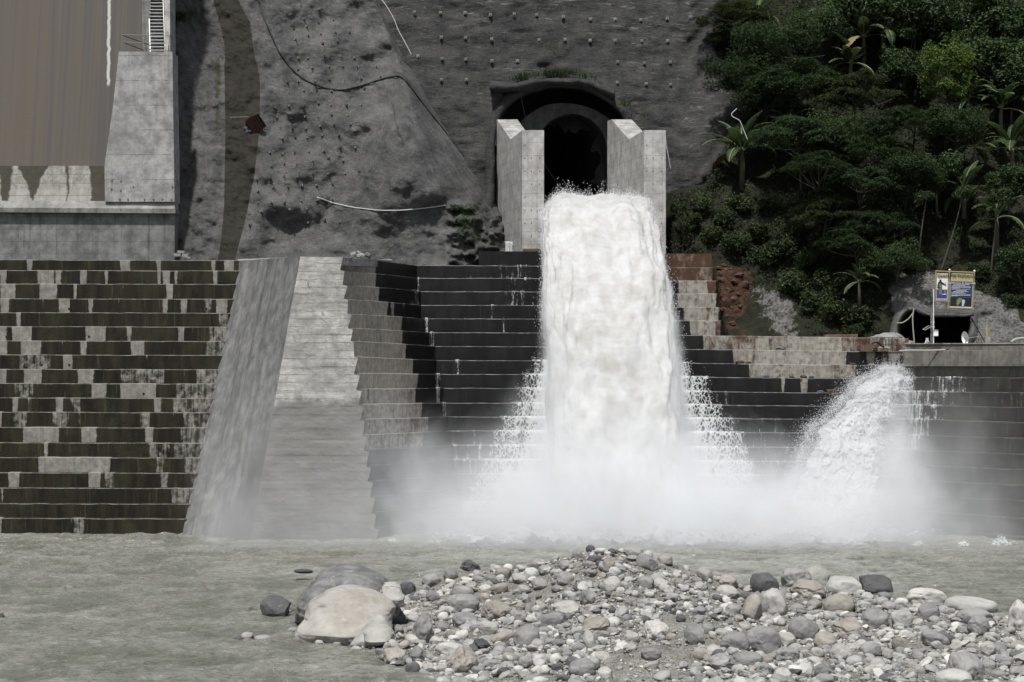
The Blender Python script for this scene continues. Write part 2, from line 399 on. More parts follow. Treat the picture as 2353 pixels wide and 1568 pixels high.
def apron_mat():
    k = NT('stained apron'); p = k.pos; sx = k.n('SeparateXYZ', {'Vector': p}); x, z = sx.outputs[0], sx.outputs[2]
    s2 = k.noise(k.map(p, (4, 4, .5)), 1.0, 6, .68); fi = k.noise(p, 1.6, 9, .72)
    c = k.mix(k.rng(fi, .3, .7), (.15, .147, .128), (.34, .335, .30))
    c = k.mix(k.m('MULTIPLY', k.rng(s2, .5, .72), .55), c, (.12, .105, .06))
    bz = k.rng(k.m('ADD', z, k.m('MULTIPLY', s2, .6)), 28.9, 29.3, 1, 0)
    c = k.mix(k.m('MULTIPLY', bz, .4), c, (.36, .355, .33))
    for zz in (28.3, 29.4, 30.2):
        c = k.mix(k.m('MULTIPLY', k.rng(k.m('ABSOLUTE', k.m('SUBTRACT', k.m('ADD', z, k.m('MULTIPLY', fi, .1)), zz)), .0, .05, 1, 0), .6), c, (.05, .045, .035))
    wob = k.m('MULTIPLY', k.m('SUBTRACT', k.noise(k.map(p, (.6, .6, .9)), 1.0, 5, .65), .5), 1.0)
    w = None
    for u_, wd, tp in ((-30, .9, .1), (12, .42, .1), (75, .35, .42), (155, .10, .02), (232, .95, .05)):
        xc = (u_ - 1176.5) * 182.4 / 4715
        d = k.m('ABSOLUTE', k.m('SUBTRACT', k.m('ADD', x, wob), xc))
        lim = k.m('ADD', wd, k.m('MULTIPLY', k.m('SUBTRACT', z, 28.5), tp))
        q = k.rng(k.m('SUBTRACT', d, lim), -.12, .08, 1, 0)
        w = q if w is None else k.m('MAXIMUM', w, q)
    c = k.mix(k.m('MULTIPLY', w, .92), c, (.034, .029, .019))
    return k.done(k.bsdf(c, .8, k.bump(fi, .6, .06), .3))
M['apron'] = apron_mat()
M['rockP'] = rock_mat('pale grey stone', (.27, .265, .245), (.42, .41, .385), .25)
M['rockM'] = rock_mat('mid grey stone', (.16, .16, .157), (.285, .28, .268), .25)
M['rockD'] = rock_mat('dark grey stone', (.055, .055, .058), (.115, .115, .117), .2)
M['rockT'] = rock_mat('tan stone', (.195, .178, .155), (.32, .30, .268), .3)
M['rockV'] = rock_mat('pale veined stone', (.27, .265, .25), (.45, .44, .42), .75)
M['rockBig'] = rock_mat('pale brown-stained boulder', (.235, .215, .18), (.40, .39, .365), .35, False, .42)
M['rockB'] = rock_mat('dark weathered stone', (.075, .075, .075), (.19, .19, .185), .7)
M['rockR'] = rock_mat('rust coloured stone', (.045, .029, .020), (.105, .062, .040), .05)
M['rockS'] = rock_mat('mixed gravel', (.3, .3, .3), (.4, .4, .4), .2, True)
def ground_gravel():
    k = NT('sand and fine gravel'); p = k.pos
    a = k.noise(p, .5, 6, .65); fi = k.noise(p, 9, 6, .7)
    vo = k.n('TexVoronoi', {'Vector': p, 'Scale': 7.0, 'Randomness': 1.0}); v2 = k.n('TexVoronoi', {'Vector': p, 'Scale': 17.0})
    tone = k.n('SeparateXYZ', {'Vector': vo.outputs['Color']}).outputs[0]
    c = k.mix(k.rng(a, .35, .65), (.155, .145, .125), (.27, .26, .235))
    c = k.mix(k.m('MULTIPLY', k.rng(vo.outputs['Distance'], .15, .55, 1, 0), .75), c, k.mix(tone, (.15, .145, .135), (.46, .45, .42)))
    c = k.mix(k.m('MULTIPLY', fi, .3), c, (.10, .095, .08))
    h = k.m('ADD', k.m('MULTIPLY', k.rng(vo.outputs['Distance'], 0, .6, 1, 0), 1.0), k.m('MULTIPLY', k.rng(v2.outputs['Distance'], 0, .6, 1, 0), .45))
    wt = k.rng(k.n('SeparateXYZ', {'Vector': p}).outputs[2], .02, .16, .35, 1)
    c = k.mix(k.m('SUBTRACT', 1.0, wt), c, (.035, .032, .026))
    return k.done(k.bsdf(c, .85, k.bump(h, 1.0, .12), .25))
M['gravel'] = ground_gravel()
def hill_mat():
    k = NT('earth and weeds'); p = k.pos
    a = k.noise(p, .8, 7, .7); fi = k.noise(p, 3.5, 7, .7)
    c = k.mix(k.rng(a, .35, .65), (.010, .011, .007), (.022, .024, .012))
    ru = k.rng(k.m('ADD', k.attr('rust'), k.m('MULTIPLY', k.m('SUBTRACT', k.noise(p, .5, 7, .72), .5), 1.5)), .4, .6)
    c = k.mix(ru, c, k.mix(k.rng(fi, .3, .7), (.022, .013, .009), (.085, .044, .026)))
    sh = k.rng(k.m('ADD', k.attr('shot'), k.m('MULTIPLY', k.m('SUBTRACT', k.noise(p, .7, 8, .74), .5), 1.7)), .44, .60)
    c = k.mix(sh, c, k.mix(k.rng(fi, .3, .7), (.05, .05, .047), (.19, .187, .18)))
    return k.done(k.bsdf(c, .9, k.bump(k.m('ADD', fi, k.noise(p, 1.2, 6, .7)), 1.0, .3), .2))
M['hill'] = hill_mat()
def river_mat():
    k = NT('murky river water'); p = k.pos
    w1 = k.noise(k.map(p, (.6, .55, 1)), 1.0, 6, .62, .6); w2 = k.noise(k.map(p, (2.0, 1.7, 1)), 1.0, 6, .68, .8); w3 = k.noise(k.map(p, (6, 6, 1)), 1.0, 4, .65)
    big = k.noise(k.map(p, (.05, .12, 1)), 1.0, 5, .6)
    c = k.mix(k.rng(big, .35, .65), (.200, .203, .170), (.250, .253, .220))
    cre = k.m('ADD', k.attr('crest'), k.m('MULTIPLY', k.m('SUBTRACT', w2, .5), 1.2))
    c = k.mix(k.rng(cre, .2, 1.0), k.mix(1.0, c, (.74, .75, .71), 'MULTIPLY'), k.mix(1.0, c, (1.32, 1.32, 1.36), 'MULTIPLY'))  # thin pale crests, darker troughs: reflected-sky contrast put into the colour
    y = k.n('SeparateXYZ', {'Vector': p}).outputs[1]
    fm = k.m('ADD', k.noise(k.map(p, (1.1, 1.0, 1)), 1.0, 9, .74, 1.0), k.rng(y, 112, 157, -.07, .035, False))
    fm = k.m('ADD', fm, k.m('MULTIPLY', k.m('SUBTRACT', w1, .5), .45))
    foam = k.rng(fm, .655, .76)
    c = k.mix(k.m('MULTIPLY', k.rng(fm, .5, .68), .35), c, (.33, .33, .29))
    c = k.mix(foam, c, (.66, .66, .62))
    rid = lambda w: k.m('SUBTRACT', 1.0, k.m('MULTIPLY', k.m('ABSOLUTE', k.m('SUBTRACT', w, .5)), 3.0))
    h = k.m('ADD', k.m('ADD', k.m('MULTIPLY', rid(w1), .62), k.m('MULTIPLY', rid(w2), .40)), k.m('MULTIPLY', w3, .16))
    nb = k.bump(h, 1.0, .50)
    ro = k.rng(foam, 0, 1, .10, .7)
    return k.done(k.bsdf(c, ro, nb, .5, IOR=1.33))
M['river'] = river_mat()
def white_water():
    k = NT('white foaming water'); p = k.pos
    a = k.noise(k.map(p, (.9, .9, .35)), 1.0, 6, .6); b = k.noise(p, 2.6, 7, .75)
    c = k.mix(k.rng(a, .32, .68), (.47, .467, .445), (.60, .603, .60))
    c = k.mix(k.m('MULTIPLY', k.rng(k.noise(k.map(p, (.45, .45, .26)), 1.0, 5), .52, .70), .7), c, (.385, .372, .33))
    nb = k.bump(k.m('ADD', b, k.m('MULTIPLY', k.noise(p, 9, 5, .8), .5)), .22, .10)
    s = k.bsdf(c, .75, nb, .2)
    t = k.n('BsdfTranslucent', {'Color': (.7, .7, .7, 1)}).outputs[0]
    return k.done(k.n('MixShader', {0: .3, 1: s, 2: t}).outputs[0])
M['white'] = white_water()
def lace(name, kind):
    """broken film of white water: holes where the film tears"""
    k = NT(name); p = k.pos
    d = k.attr('dens')
    if kind == 'web':
        q = k.n('VectorMath', {0: p, 1: k.n('VectorMath', {0: k.n('TexNoise', {'Vector': p, 'Scale': 1.6, 'Detail': 4}).outputs[1], 1: (.5, .5, .5)}, operation='MULTIPLY').outputs[0]}, operation='ADD').outputs[0]
        vo = k.n('TexVoronoi', {'Vector': k.map(q, (4.6, 4.6, 2.1)), 'Scale': 1.0}, feature='DISTANCE_TO_EDGE').outputs[0]
        w = k.rng(vo, .0, .22, .50, -.14, False)
        f = k.m('ADD', w, k.m('MULTIPLY', k.m('SUBTRACT', k.noise(k.map(p, (2.6, 2.6, 1.1)), 1.0, 8, .78), .5), 1.9))
    elif kind == 'streak':
        f = k.m('ADD', k.m('MULTIPLY', k.m('SUBTRACT', k.noise(k.map(p, (4.2, 4.2, .35)), 1.0, 6, .7, .3), .5), 2.2), k.m('MULTIPLY', k.m('SUBTRACT', k.noise(p, 5, 6, .75), .5), .9))
    else:
        f = k.m('ADD', k.m('MULTIPLY', k.m('SUBTRACT', k.noise(k.map(p, (1.6, 1.6, .9)), 1.0, 9, .76, .5), .5), 2.4), k.m('MULTIPLY', k.m('SUBTRACT', k.noise(p, 7, 4, .8), .5), .8))
    al = k.m('MULTIPLY', k.rng(k.m('ADD', f, d), .42, .86), k.rng(d, -.1, .9, .72, 1, False))
    b = k.noise(p, 4, 7, .75)
    c = k.mix(k.rng(b, .3, .7), (.50, .51, .52), (.72, .73, .74))
    s = k.bsdf(c, .7, k.bump(b, .7, .12), .3)
    s = k.n('MixShader', {0: .25, 1: s, 2: k.n('BsdfTranslucent', {'Color': (.7, .7, .72, 1)}).outputs[0]}).outputs[0]
    tr = k.n('BsdfTransparent').outputs[0]
    return k.done(k.n('MixShader', {0: al, 1: tr, 2: s}).outputs[0])
M['web'] = lace('torn web of white water', 'web')
M['streak'] = lace('thin streaks of white water', 'streak')
M['froth'] = lace('frothing white water', 'froth')
M['drop'] = plain('water drops', (.66, .67, .68), .5, 0, .06)
M['feather'] = leaf_mat('feathery dark green leaves', (.015, .028, .011), (.036, .060, .020), .35, .5)  # dark leaf greens stand in for cloud shadow over the hillside
M['feather2'] = leaf_mat('olive feathery leaves', (.024, .035, .012), (.050, .066, .019), .35, .5)
M['broad'] = leaf_mat('glossy broad leaves', (.020, .037, .014), (.054, .086, .028), .3, .36)
M['bright'] = leaf_mat('fresh yellow green leaves', (.05, .085, .018), (.10, .15, .030), .35, .45)
M['bush'] = leaf_mat('shrub leaves', (.018, .031, .012), (.050, .073, .024), .3, .4)
M['banana'] = leaf_mat('banana leaves', (.023, .041, .016), (.054, .082, .029), .4, .34)  # banana greens darkened, hillside shading put into the leaf colour
M['cover'] = leaf_mat('undergrowth leaves', (.013, .022, .009), (.040, .057, .019), .3, .45, .35)
M['dryleaf'] = plain('withered yellow leaf', (.17, .115, .045), .7)
M['rib'] = plain('pale leaf rib', (.20, .24, .10), .5)
M['bark'] = plain('grey bark', (.075, .070, .060), .9)
M['stem'] = plain('fibrous banana stem', (.075, .07, .045), .85)
M['steel'] = plain('galvanised steel', (.36, .36, .36), .45, .6)
M['white_paint'] = plain('white paint', (.75, .75, .74), .5)
M['iron'] = plain('dark iron', (.03, .03, .032), .6, .3)
M['pipe'] = plain('black rubber pipe', (.012, .012, .013), .55)
M['hose'] = plain('pale hose', (.42, .42, .41), .6)
M['rope'] = plain('pale rope', (.26, .26, .21), .8)
M['yellow'] = plain('yellow paint', (.33, .28, .06), .55)
M['goldframe'] = plain('weathered yellow frame', (.24, .21, .085), .6)
M['redsheet'] = plain('dark red sheet metal', (.026, .009, .009), .55)
M['bluecloth'] = plain('grey blue cloth', (.055, .055, .085), .9, 0, .6)
M['anchor'] = concrete('anchor concrete', (.15, .15, .145), (.24, .24, .23), .3)
M['nail'] = plain('nail plate', (.10, .10, .098), .7, 0, .4)
M['solar'] = plain('solar cells', (.03, .04, .06), .25)
M['tan'] = plain('tan print', (.36, .31, .15), .6, 0, .06)
M['pink'] = plain('pinkish print', (.40, .33, .25), .6, 0, .06)
M['navy'] = plain('navy print', (.022, .045, .115), .5, 0, .06)
M['violet'] = plain('violet blue print', (.035, .045, .20), .5, 0, .1)
M['pale'] = plain('white print', (.62, .62, .62), .5, 0, .04)
M['black'] = plain('black print', (.012, .012, .016), .6, 0, .2)
M['khaki'] = plain('khaki print', (.12, .13, .085), .6, 0, .3)
M['greenpr'] = plain('green print', (.13, .16, .06), .6, 0, .5)
M['cyan'] = plain('pale blue print', (.32, .42, .52), .6, 0, .3)
M['rustbar'] = concrete('rusty concrete', (.085, .055, .038), (.15, .105, .075), .6, None)
M['low2'] = concrete('rubble concrete', (.16, .158, .15), (.28, .275, .26), .2, None)
M['rail'] = plain('dull galvanised rail', (.17, .17, .165), .6)
M['tread'] = plain('pale stair tread', (.50, .50, .50), .6)
# ================================================================ stepped walls
def stepped(root, lines, mat, dry=None, rust=None, depth_last=14, rise_last=1.4, du=4.0, edge=.02, part='step'):
    """lines: edge lines from the top down, each a list of (u, v, Y); one child mesh per step"""
    n = len(lines)
    for i, L in enumerate(lines):
        u0, u1 = L[0][0], L[-1][0]
        nc = max(6, int((u1 - u0) / du)); u = np.linspace(u0, u1, nc)
        v = itp(u, [(a, b) for a, b, c in L]); Y = itp(u, [(a, c) for a, b, c in L])
        p = P(u, v, Y); x, y, z = p.T
        z = z + edge * fbm(np.stack([x * .8, y * 0, np.full(nc, i * 7.1)], -1), 3)
        if i + 1 < n:
            B = lines[i + 1]; vb = itp(u, [(a, b) for a, b, c in B]); Yb = itp(u, [(a, c) for a, b, c in B])
            zb = P(u, vb, Yb)[:, 2] - .25
        else:
            zb = z - rise_last
        zb = np.minimum(zb, z - .5)
        if i > 0:
            A = lines[i - 1]; ya = itp(u, [(a, c) for a, b, c in A])
            inside = (u >= A[0][0] - 1) & (u <= A[-1][0] + 1)
            dep = np.where(inside, np.clip(ya - y + .35, .5, 4), 6.0)
        else:
            dep = np.full(nc, float(depth_last))
        rows = [np.stack([x, y + dep, z], -1), np.stack([x, y + .07, z], -1), np.stack([x, y + .015, z - .02], -1), np.stack([x, y, z - .045], -1), np.stack([x, y, z - .065], -1)]
        lip = [np.zeros(nc), np.full(nc, .15), np.full(nc, .9), np.full(nc, .9), np.zeros(nc)]
        fr = [1, 1, 1, .98, .97]
        for t in (.10, .3, .5, .7, .88, 1.0):
            rows.append(np.stack([x, y, (z - .075) * (1 - t) + zb * t], -1)); lip.append(np.zeros(nc)); fr.append(1 - t)
        V = np.stack(rows); nr = len(rows)
        d = np.zeros((nr, nc)); r = np.zeros((nr, nc))
        for src, dst in ((dry, d), (rust, r)):
            if src is None: continue
            for a, b, s in src[i] if i < len(src) else ():
                for k_ in range(nr):
                    w = 3.0 * (1 - fr[k_]) * (1 if s < .9 else .5)
                    e = np.clip((u - a - w) / 5 + .5, 0, 1) * np.clip((b - w - u) / 5 + .5, 0, 1)
                    dst[k_] = np.maximum(dst[k_], e * s)
        Fc = grid_faces(nr, nc).tolist()
        q = V.reshape(-1, 3)
        # close both ends
        for c_, flip in ((0, False), (nc - 1, True)):
            ring = [r_ * nc + c_ for r_ in range(nr)]
            extra = len(q); q = np.concatenate([q, [[x[c_], y[c_] + dep[c_], zb[c_]]]])
            f = ring + [extra]
            Fc.append(f[::-1] if flip else f)
        pad = np.zeros(2)
        obj(part, q, Fc, mat, root, attrs={'dry': np.concatenate([d.ravel(), pad]), 'rust': np.concatenate([r.ravel(), pad]), 'lip': np.concatenate([np.repeat(np.array(lip), 1, 0).ravel(), pad])})
# ---- long stepped dam on the left
VA = [597, 621, 652, 686, 718, 750, 783, 815, 848, 881, 914, 947, 982, 1017, 1051, 1086, 1121, 1157, 1191]
EA = [549, 545, 540, 535, 528, 519, 511, 503, 497, 491, 486, 480, 473, 466, 459, 451, 444, 436, 428]
LA = []
for i, v in enumerate(VA):
    Y = 179.0 - .93 * i
    LA.append([(-240, v - 2, Y), (0, v, Y), (560, v + 1.5, Y), (EA[i] + 40, v + 1.5, Y)] if EA[i] + 40 > 560 else [(-240, v - 2, Y), (0, v, Y), (EA[i] + 40, v + 1.5, Y)])
_dA = """140-170 348-358 627-682 797-805 818-842 1035-1040 1105-1125 1170-1222
0-35 195-285 290-325 415-455 547-567 822-842 850-890 912-928 1040-1050 1112-1138
0-85 205-300 383-403 637-645 868-905 1100-1110 1130-1140
0-50 217-225 307-368 460-487 615-622 765-777 850-878 943-980 1060-1110m 1128-1190
8-14 85-110 422-430 895-902 1140-1200m
0-35 38-45 60-168 445-555 660-688 822-833 930-965 1005-1015 1085-1200m
107-215 290-297 317-330 420-455 683-757 845-850 1065-1200m
97-272m 328-380 482-492 762-775
122-220 405-492 625-865m 952-972m 1020-1160m
70-180m 195-205 340-345 478-556 628-818 912-1160m
65-95 140-163m 290-330 365-428m 803-842 900-1160m
62-148m 270-367m 380-385 405-420 725-790m 902-908 955-1160m
118-308 345-357 425-507 757-803 940-1160m
230-252 775-893m 905-1160m
198-577 810-863m 958-1160m
42-103 460-525 542-607m 833-883m 990-1160m
0-22m 890-1160m
1100-1160m
367-445m""".split('\n')
DRYA = []
rr = random.Random(4)
for i, row in enumerate(_dA):
    out = []
    for s in row.split():
        mlt = s.endswith('m'); a, b = s.rstrip('m').split('-')
        a, b = float(a) * .4396, float(b) * .4396
        thin = b - a < 7
        if b - a < 4: b = a + 4
        out.append((a, b, .50 if mlt else .60 if thin else .9))
    u = -230
    while u < -10:
        w = rr.choice([8, 14, 30, 44]); out.append((u, u + w, .95)); u += w + rr.uniform(20, 70)
    DRYA.append(out)
dam = thing('stepped_dam', 'long brown-black stained stepped concrete dam with pale dry patches', 'dam', P(250, 1226, 162))
stepped(dam, LA, M['stepA'], DRYA, rise_last=2.6)
# weep holes bored through the steps: small dark sockets
for i in (1, 3, 5, 7, 9, 11, 13):
    for k in range(9):
        u = 6 + k * 63 + (i % 4) * 9
        if u < EA[i] - 12:
            c = P(u, VA[i] + 24, 179.0 - .93 * i - .012)
            Vh, Fh = tube([c + [0, .01, 0], c + [0, -.012, 0]], .10, 10)
            obj('weep_hole', Vh, Fh, M['black'], dam)
# ---- stepped wall behind the falls
def blk(v): return itp(v, [(560, 780), (592, 783), (840, 819), (1035, 843), (1243, 868), (1300, 875)])
def blkY(v): return itp(v, [(590, 161.0), (1243, 156.4)])
VC_L = [589, 621, 654, 687, 720.6, 753.6, 784, 819.5, 858, 895, 930, 965, 1000, 1035, 1071, 1107, 1143, 1179, 1214]
VC_C = [610, 639, 669.5, 701, 732, 764, 795.5, 828, 860, 892, 926, 958, 990, 1023, 1056, 1089, 1122, 1155, 1188]
UC_C = [957, 959, 966, 968, 975, 986, 999, 1003, 1010, 1018, 1024, 1030, 1036, 1041, 1046, 1051, 1056, 1060, 1064]
VC_R = [615, 645, 675, 706, 737, 770, 802, 834, 866, 899, 930, 961, 993, 1027, 1060, 1092, 1125, 1158, 1192]
UR = [1639, 1645, 1648, 1653, 1657]
LC = []
for i in range(19):
    Yc = 181 - .85 * i; ub = blk(VC_L[i]) - 14
    L = [(ub, VC_L[i] - .6, blkY(VC_L[i]) + .5)]
    mu = (ub + 30 + UC_C[i]) / 2
    L += [(mu, (VC_L[i] + VC_C[i]) / 2, (L[0][2] + Yc) / 2 + .6), (UC_C[i], VC_C[i], Yc), (1250, VC_C[i] + .8, Yc)]
    if i < 5: L += [(1540, VC_R[i], Yc - 1.6), (UR[i], VC_R[i] + .5, Yc - 1.9)]
    else: L += [(1540, VC_R[i], Yc - 1.6), (2088, VC_R[i] + max(1, 7.5 - .5 * (i - 5)), Yc - 3.4)]
    LC.append(L)
bnd = [865, 865, 872, 892, 925, 927, 934, 950, 961, 957, 972, 987, 975, 0, 0, 0, 0, 0, 0]
DRYC, RUSTC = [], []
for i in range(19):
    d, r = [], []
    if bnd[i]:
        s = .82 if i < 9 else .66
        d.append((700, bnd[i], s if i < 11 else .56))
    for a, b in {3: [(897, 908), (925, 930)], 4: [(932, 938)], 7: [(958, 962)], 9: [(964, 967)]}.get(i, []): d.append((a, b, .7))
    R = {0: [(1530, 1640)], 1: [(1557, 1646)], 2: [(1554, 1649)], 3: [(1568, 1654)], 4: [(1584, 1658)], 5: [(1613, 2120)],
         6: [(1683, 1948), (1990, 2012), (2022, 2120)], 7: [(1720, 1968), (2020, 2120)], 8: [(1793, 1805), (1838, 1858)]}.get(i, [])
    for a, b in R: d.append((a, b, .66))
    rs = {0: [(1500, 1700, .6)], 1: [(1622, 1660, .62)], 2: [(1500, 1530, .5), (1632, 1640, .6)], 3: [(1620, 1636, .55)], 4: [(1640, 1660, .55)],
          5: [(1625, 1740, .52), (1740, 1820, .44), (1820, 1930, .36), (1930, 2120, .54)], 6: [(1683, 1740, .5), (2015, 2120, .52)], 7: [(1720, 1745, .5), (1900, 1968, .5), (2015, 2120, .5)], 8: [(1838, 1846, .6)]}.get(i, [])
    DRYC.append(d); RUSTC.append(rs)
weir = thing('stepped_spillway_wall', 'black wet stepped concrete wall behind the falling water, rusty towards its high end', 'wall', P(1300, 1240, 166))
stepped(weir, LC, M['stepC'], DRYC, RUSTC, depth_last=9, rise_last=2.4)
obj('step', *(lambda q: (np.concatenate([q, q + [0, 6, 0]]), [[0, 1, 2, 3], [0, 4, 5, 1], [1, 5, 6, 2], [3, 2, 6, 7], [0, 3, 7, 4], [4, 7, 6, 5]]))(np.array([P(1100, 620, 183), P(1262, 620, 183), P(1262, 578.5, 183), P(1100, 577.5, 183)])),
    M['stepC'], weir, attrs={'dry': np.zeros(8), 'rust': np.zeros(8), 'lip': np.zeros(8)})
obj('step', *(lambda q: (np.concatenate([q, q + [0, 6, 0]]), [[0, 1, 2, 3], [0, 4, 5, 1], [1, 5, 6, 2], [3, 2, 6, 7], [0, 3, 7, 4], [4, 7, 6, 5]]))(np.array([P(1480, 620, 180.4), P(1635.5, 620, 180.4), P(1635.5, 583.5, 180.4), P(1480, 583, 180.4)])),
    M['stepC'], weir, attrs={'dry': np.full(8, .8), 'rust': np.full(8, .64), 'lip': np.zeros(8)})
# ---- wing wall on the right bank
VW = [(840, 839.5), (867, 868), (900, 902), (931, 936.6), (963, 971), (1000, 1007), (1034, 1044), (1067.6, 1080), (1103, 1116), (1138, 1152), (1172, 1192), (1211, 1234)]
LW = []
for i, (a, b) in enumerate(VW):
    k = i + 1
    Yl, Yr = 172.6 - .8 * k, 166 - .85 * k
    ul = 2068 if i == 0 else 2010
    s = (b - a) / 275.0
    LW.append([(ul, a + s * (ul - 2078), Yl + (2078 - ul) * .024), (2078, a, Yl), (2353, b, Yr), (2560, b + s * 200, Yr - 4.6)])
wing = thing('stepped_wing_wall', 'damp grey stepped concrete wall along the bank under the two notice boards', 'wall', P(2250, 1255, 156))
DW = [[(1990, 2600, .95)]] + [[(2075, 2600, .30)]] * 2 + [[(2075, 2600, .24)]] * 2 + [[]] * 7
stepped(wing, LW, M['stepW'], DW, depth_last=3.2, rise_last=2.6)
q = np.array([P(2066, 842, 171.6), P(2560, 841, 159.9), P(2560, 804, 159.9), P(2066, 807, 171.6)])
def slab(q, dy): return np.concatenate([q, q + np.array([0, dy, 0])]), [[0, 1, 2, 3], [0, 4, 5, 1], [1, 5, 6, 2], [3, 2, 6, 7], [0, 3, 7, 4], [4, 7, 6, 5]]
def alongx(V): return np.asarray(V)[:, 0] * 1.04
Vq, Fq = slab(q, 5); obj('upper_course', Vq, Fq, M['low'], wing, attrs={'along': alongx(Vq)})
q = np.array([P(2082, 812, 173.4), P(2560, 811, 162.0), P(2560, 788, 162.0), P(2082, 790, 173.4)])
Vq, Fq = slab(q, 7); obj('parapet', Vq, Fq, M['low'], wing, attrs={'along': alongx(Vq)})
for a, b in ((806.6, 805), (790, 788.5)):
    Ya, Yb = (171.6, 159.9) if a > 800 else (173.4, 162.0)
    Vt, Ft = slab(np.array([P(2078, a + 1.4, Ya - .03), P(2560, b + 1.4, Yb - .03), P(2560, b - .8, Yb - .03), P(2078, a - .8, Ya - .03)]), .5)
    obj('coping', Vt, Ft, M['ledge'], wing)
# ---- buttress between dam and falls
but = thing('concrete_buttress', 'pale battered concrete buttress with a smooth sloping flank and cracked front', 'buttress', P(600, 1243, 157))
nr, nc = 90, 26
t = np.linspace(0, 1, nr)[:, None]; s = np.linspace(0, 1, nc)[None, :]
vt = 598 + (1262 - 598) * t
ul = itp(vt[:, 0], [(598, 549), (621, 545), (881, 491), (1225, 420), (1262, 412)])[:, None]; Yl = itp(vt[:, 0], [(598, 179.3), (1225, 161.6), (1262, 160.5)])[:, None]
ur = itp(vt[:, 0], [(598, 689), (1243, 575), (1262, 571)])[:, None]; Yr_ = itp(vt[:, 0], [(598, 161.0), (1243, 156.4), (1262, 156.3)])[:, None]
vtop_l, vtop_r = 598, 590
uu = ul + (ur - ul) * s; YY = 1 / (1 / Yl + (1 / Yr_ - 1 / Yl) * s); vv = vt + np.zeros_like(uu); vv[0] = np.linspace(599, 590, nc); vv[1] = np.maximum(vv[1], vv[0] + 2)
Vf = P(uu, vv, YY)
gro = sst(t, 0, .03) * fbm(np.stack([s * 9 + 0 * t, t * .7 + 0 * s, 0 * uu], -1), 3) * .12 + sst(t, 0, .03) * fbm(Vf * .5, 3) * .05
nrm = np.array([-.8, -.55, .2]); Vf = Vf + gro[..., None] * nrm
wet = np.clip(sst(vv - (1232 - (uu - 480) * 2.05), -40, 60), 0, 1) * 1.0
obj('sloping_flank', Vf.reshape(-1, 3), grid_faces(nr, nc), M['chute'], but, smooth=True, attrs={'along': (s * 8 + 0 * t).ravel(), 'down': (t * 30 + 0 * s).ravel(), 'wet': wet.ravel() * .6})
nr, nc = 260, 40
t = np.linspace(0, 1, nr)[:, None]; s = np.linspace(0, 1, nc)[None, :]
vt = 590 + (1270 - 590) * t
ul = itp(vt[:, 0], [(590, 690), (1243, 575), (1270, 570)])[:, None]; edges_ = np.array(VC_L + [1248, 1282]); ri = np.clip(np.searchsorted(edges_, vt[:, 0], 'right') - 1, 0, len(edges_) - 2)
fr_ = np.clip((vt[:, 0] - edges_[ri]) / (edges_[ri + 1] - edges_[ri]), 0, 1)
ur = (blk(vt[:, 0]) + (6 - 13 * fr_) * np.array([.9, .7, 1.1, .5, 1, .8, .3, 1.2, 1.1, .9, 1, .7, 1.1, .8, 1, .9, 1, .8, 1, 1])[ri])[:, None]  # sunlit slivers at the step ends put into the edge's shape
uu = ul + (ur - ul) * s; YY = blkY(vt) + 0 * uu; vv = vt + 2.0 * s
Vf = P(uu, vv, YY)
rows_ = np.round((vv - 590) / 15.5)
dsp = fbm(np.stack([Vf[..., 0] * .3, rows_ * 3.7, 0 * uu], -1), 2) * .03 + fbm(Vf * 1.3, 5, .62) * .035
dsp[0] = 0; dsp[:, 0] = 0
Vf[..., 1] += dsp
wl = itp(uu[nr // 2], [(600, 945), (640, 922), (700, 912), (800, 925), (850, 905)])
wet = .25 + .62 * sst(vv - wl[None, :], -34, 46)
obj('cracked_front', Vf.reshape(-1, 3), grid_faces(nr, nc), M['block'], but, smooth=True, attrs={'along': (Vf[..., 0]).ravel(), 'wet': wet.ravel()})
q = np.array([P(549, 598.5, 179.3), P(689.5, 590, 161.0), P(783, 591.6, 161.0), P(900, 598, 175), P(900, 596, 183), P(545, 596, 183)])
q[:, 2] -= .02
obj('top_slab', np.concatenate([q, q - [0, 0, .6]]), [[0, 1, 2, 3, 4, 5], [0, 6, 7, 1], [1, 7, 8, 2], [2, 8, 9, 3]], M['pier'], but)
# rubble heap on top of the steps beside the buttress
for k, (u, v, w, h, lab) in enumerate([(812, 585.5, 15, 12, 'pale broken concrete lump on top of the stepped return beside the buttress'), (829, 588, 18, 10, 'broken slab lying flat among rubble on top of the stepped return'),
                                       (846, 587, 15, 11, 'dark broken block at the end of the rubble on the stepped return'), (823, 581.5, 10, 7, 'small pale chunk perched on the rubble above the stepped return')]):
    Vr, Fr = ico(2); a = np.sign(Vr) * np.abs(Vr) ** .55; c = P(u, v, 163.5)
    a = a * np.array([w, w, h]) * .5 * 163 / F @ rotm(.2 * k, .25 * (k - 1), .7 * k).T + .05 * fbm(Vr * 2 + k, 2)[:, None] * Vr
    tag(obj('concrete_rubble', a + c, Fr, M['pier'] if k != 2 else M['dark'], None, c, attrs={'along': a[:, 0]}), lab, 'rubble', 'rubble on the stepped return')
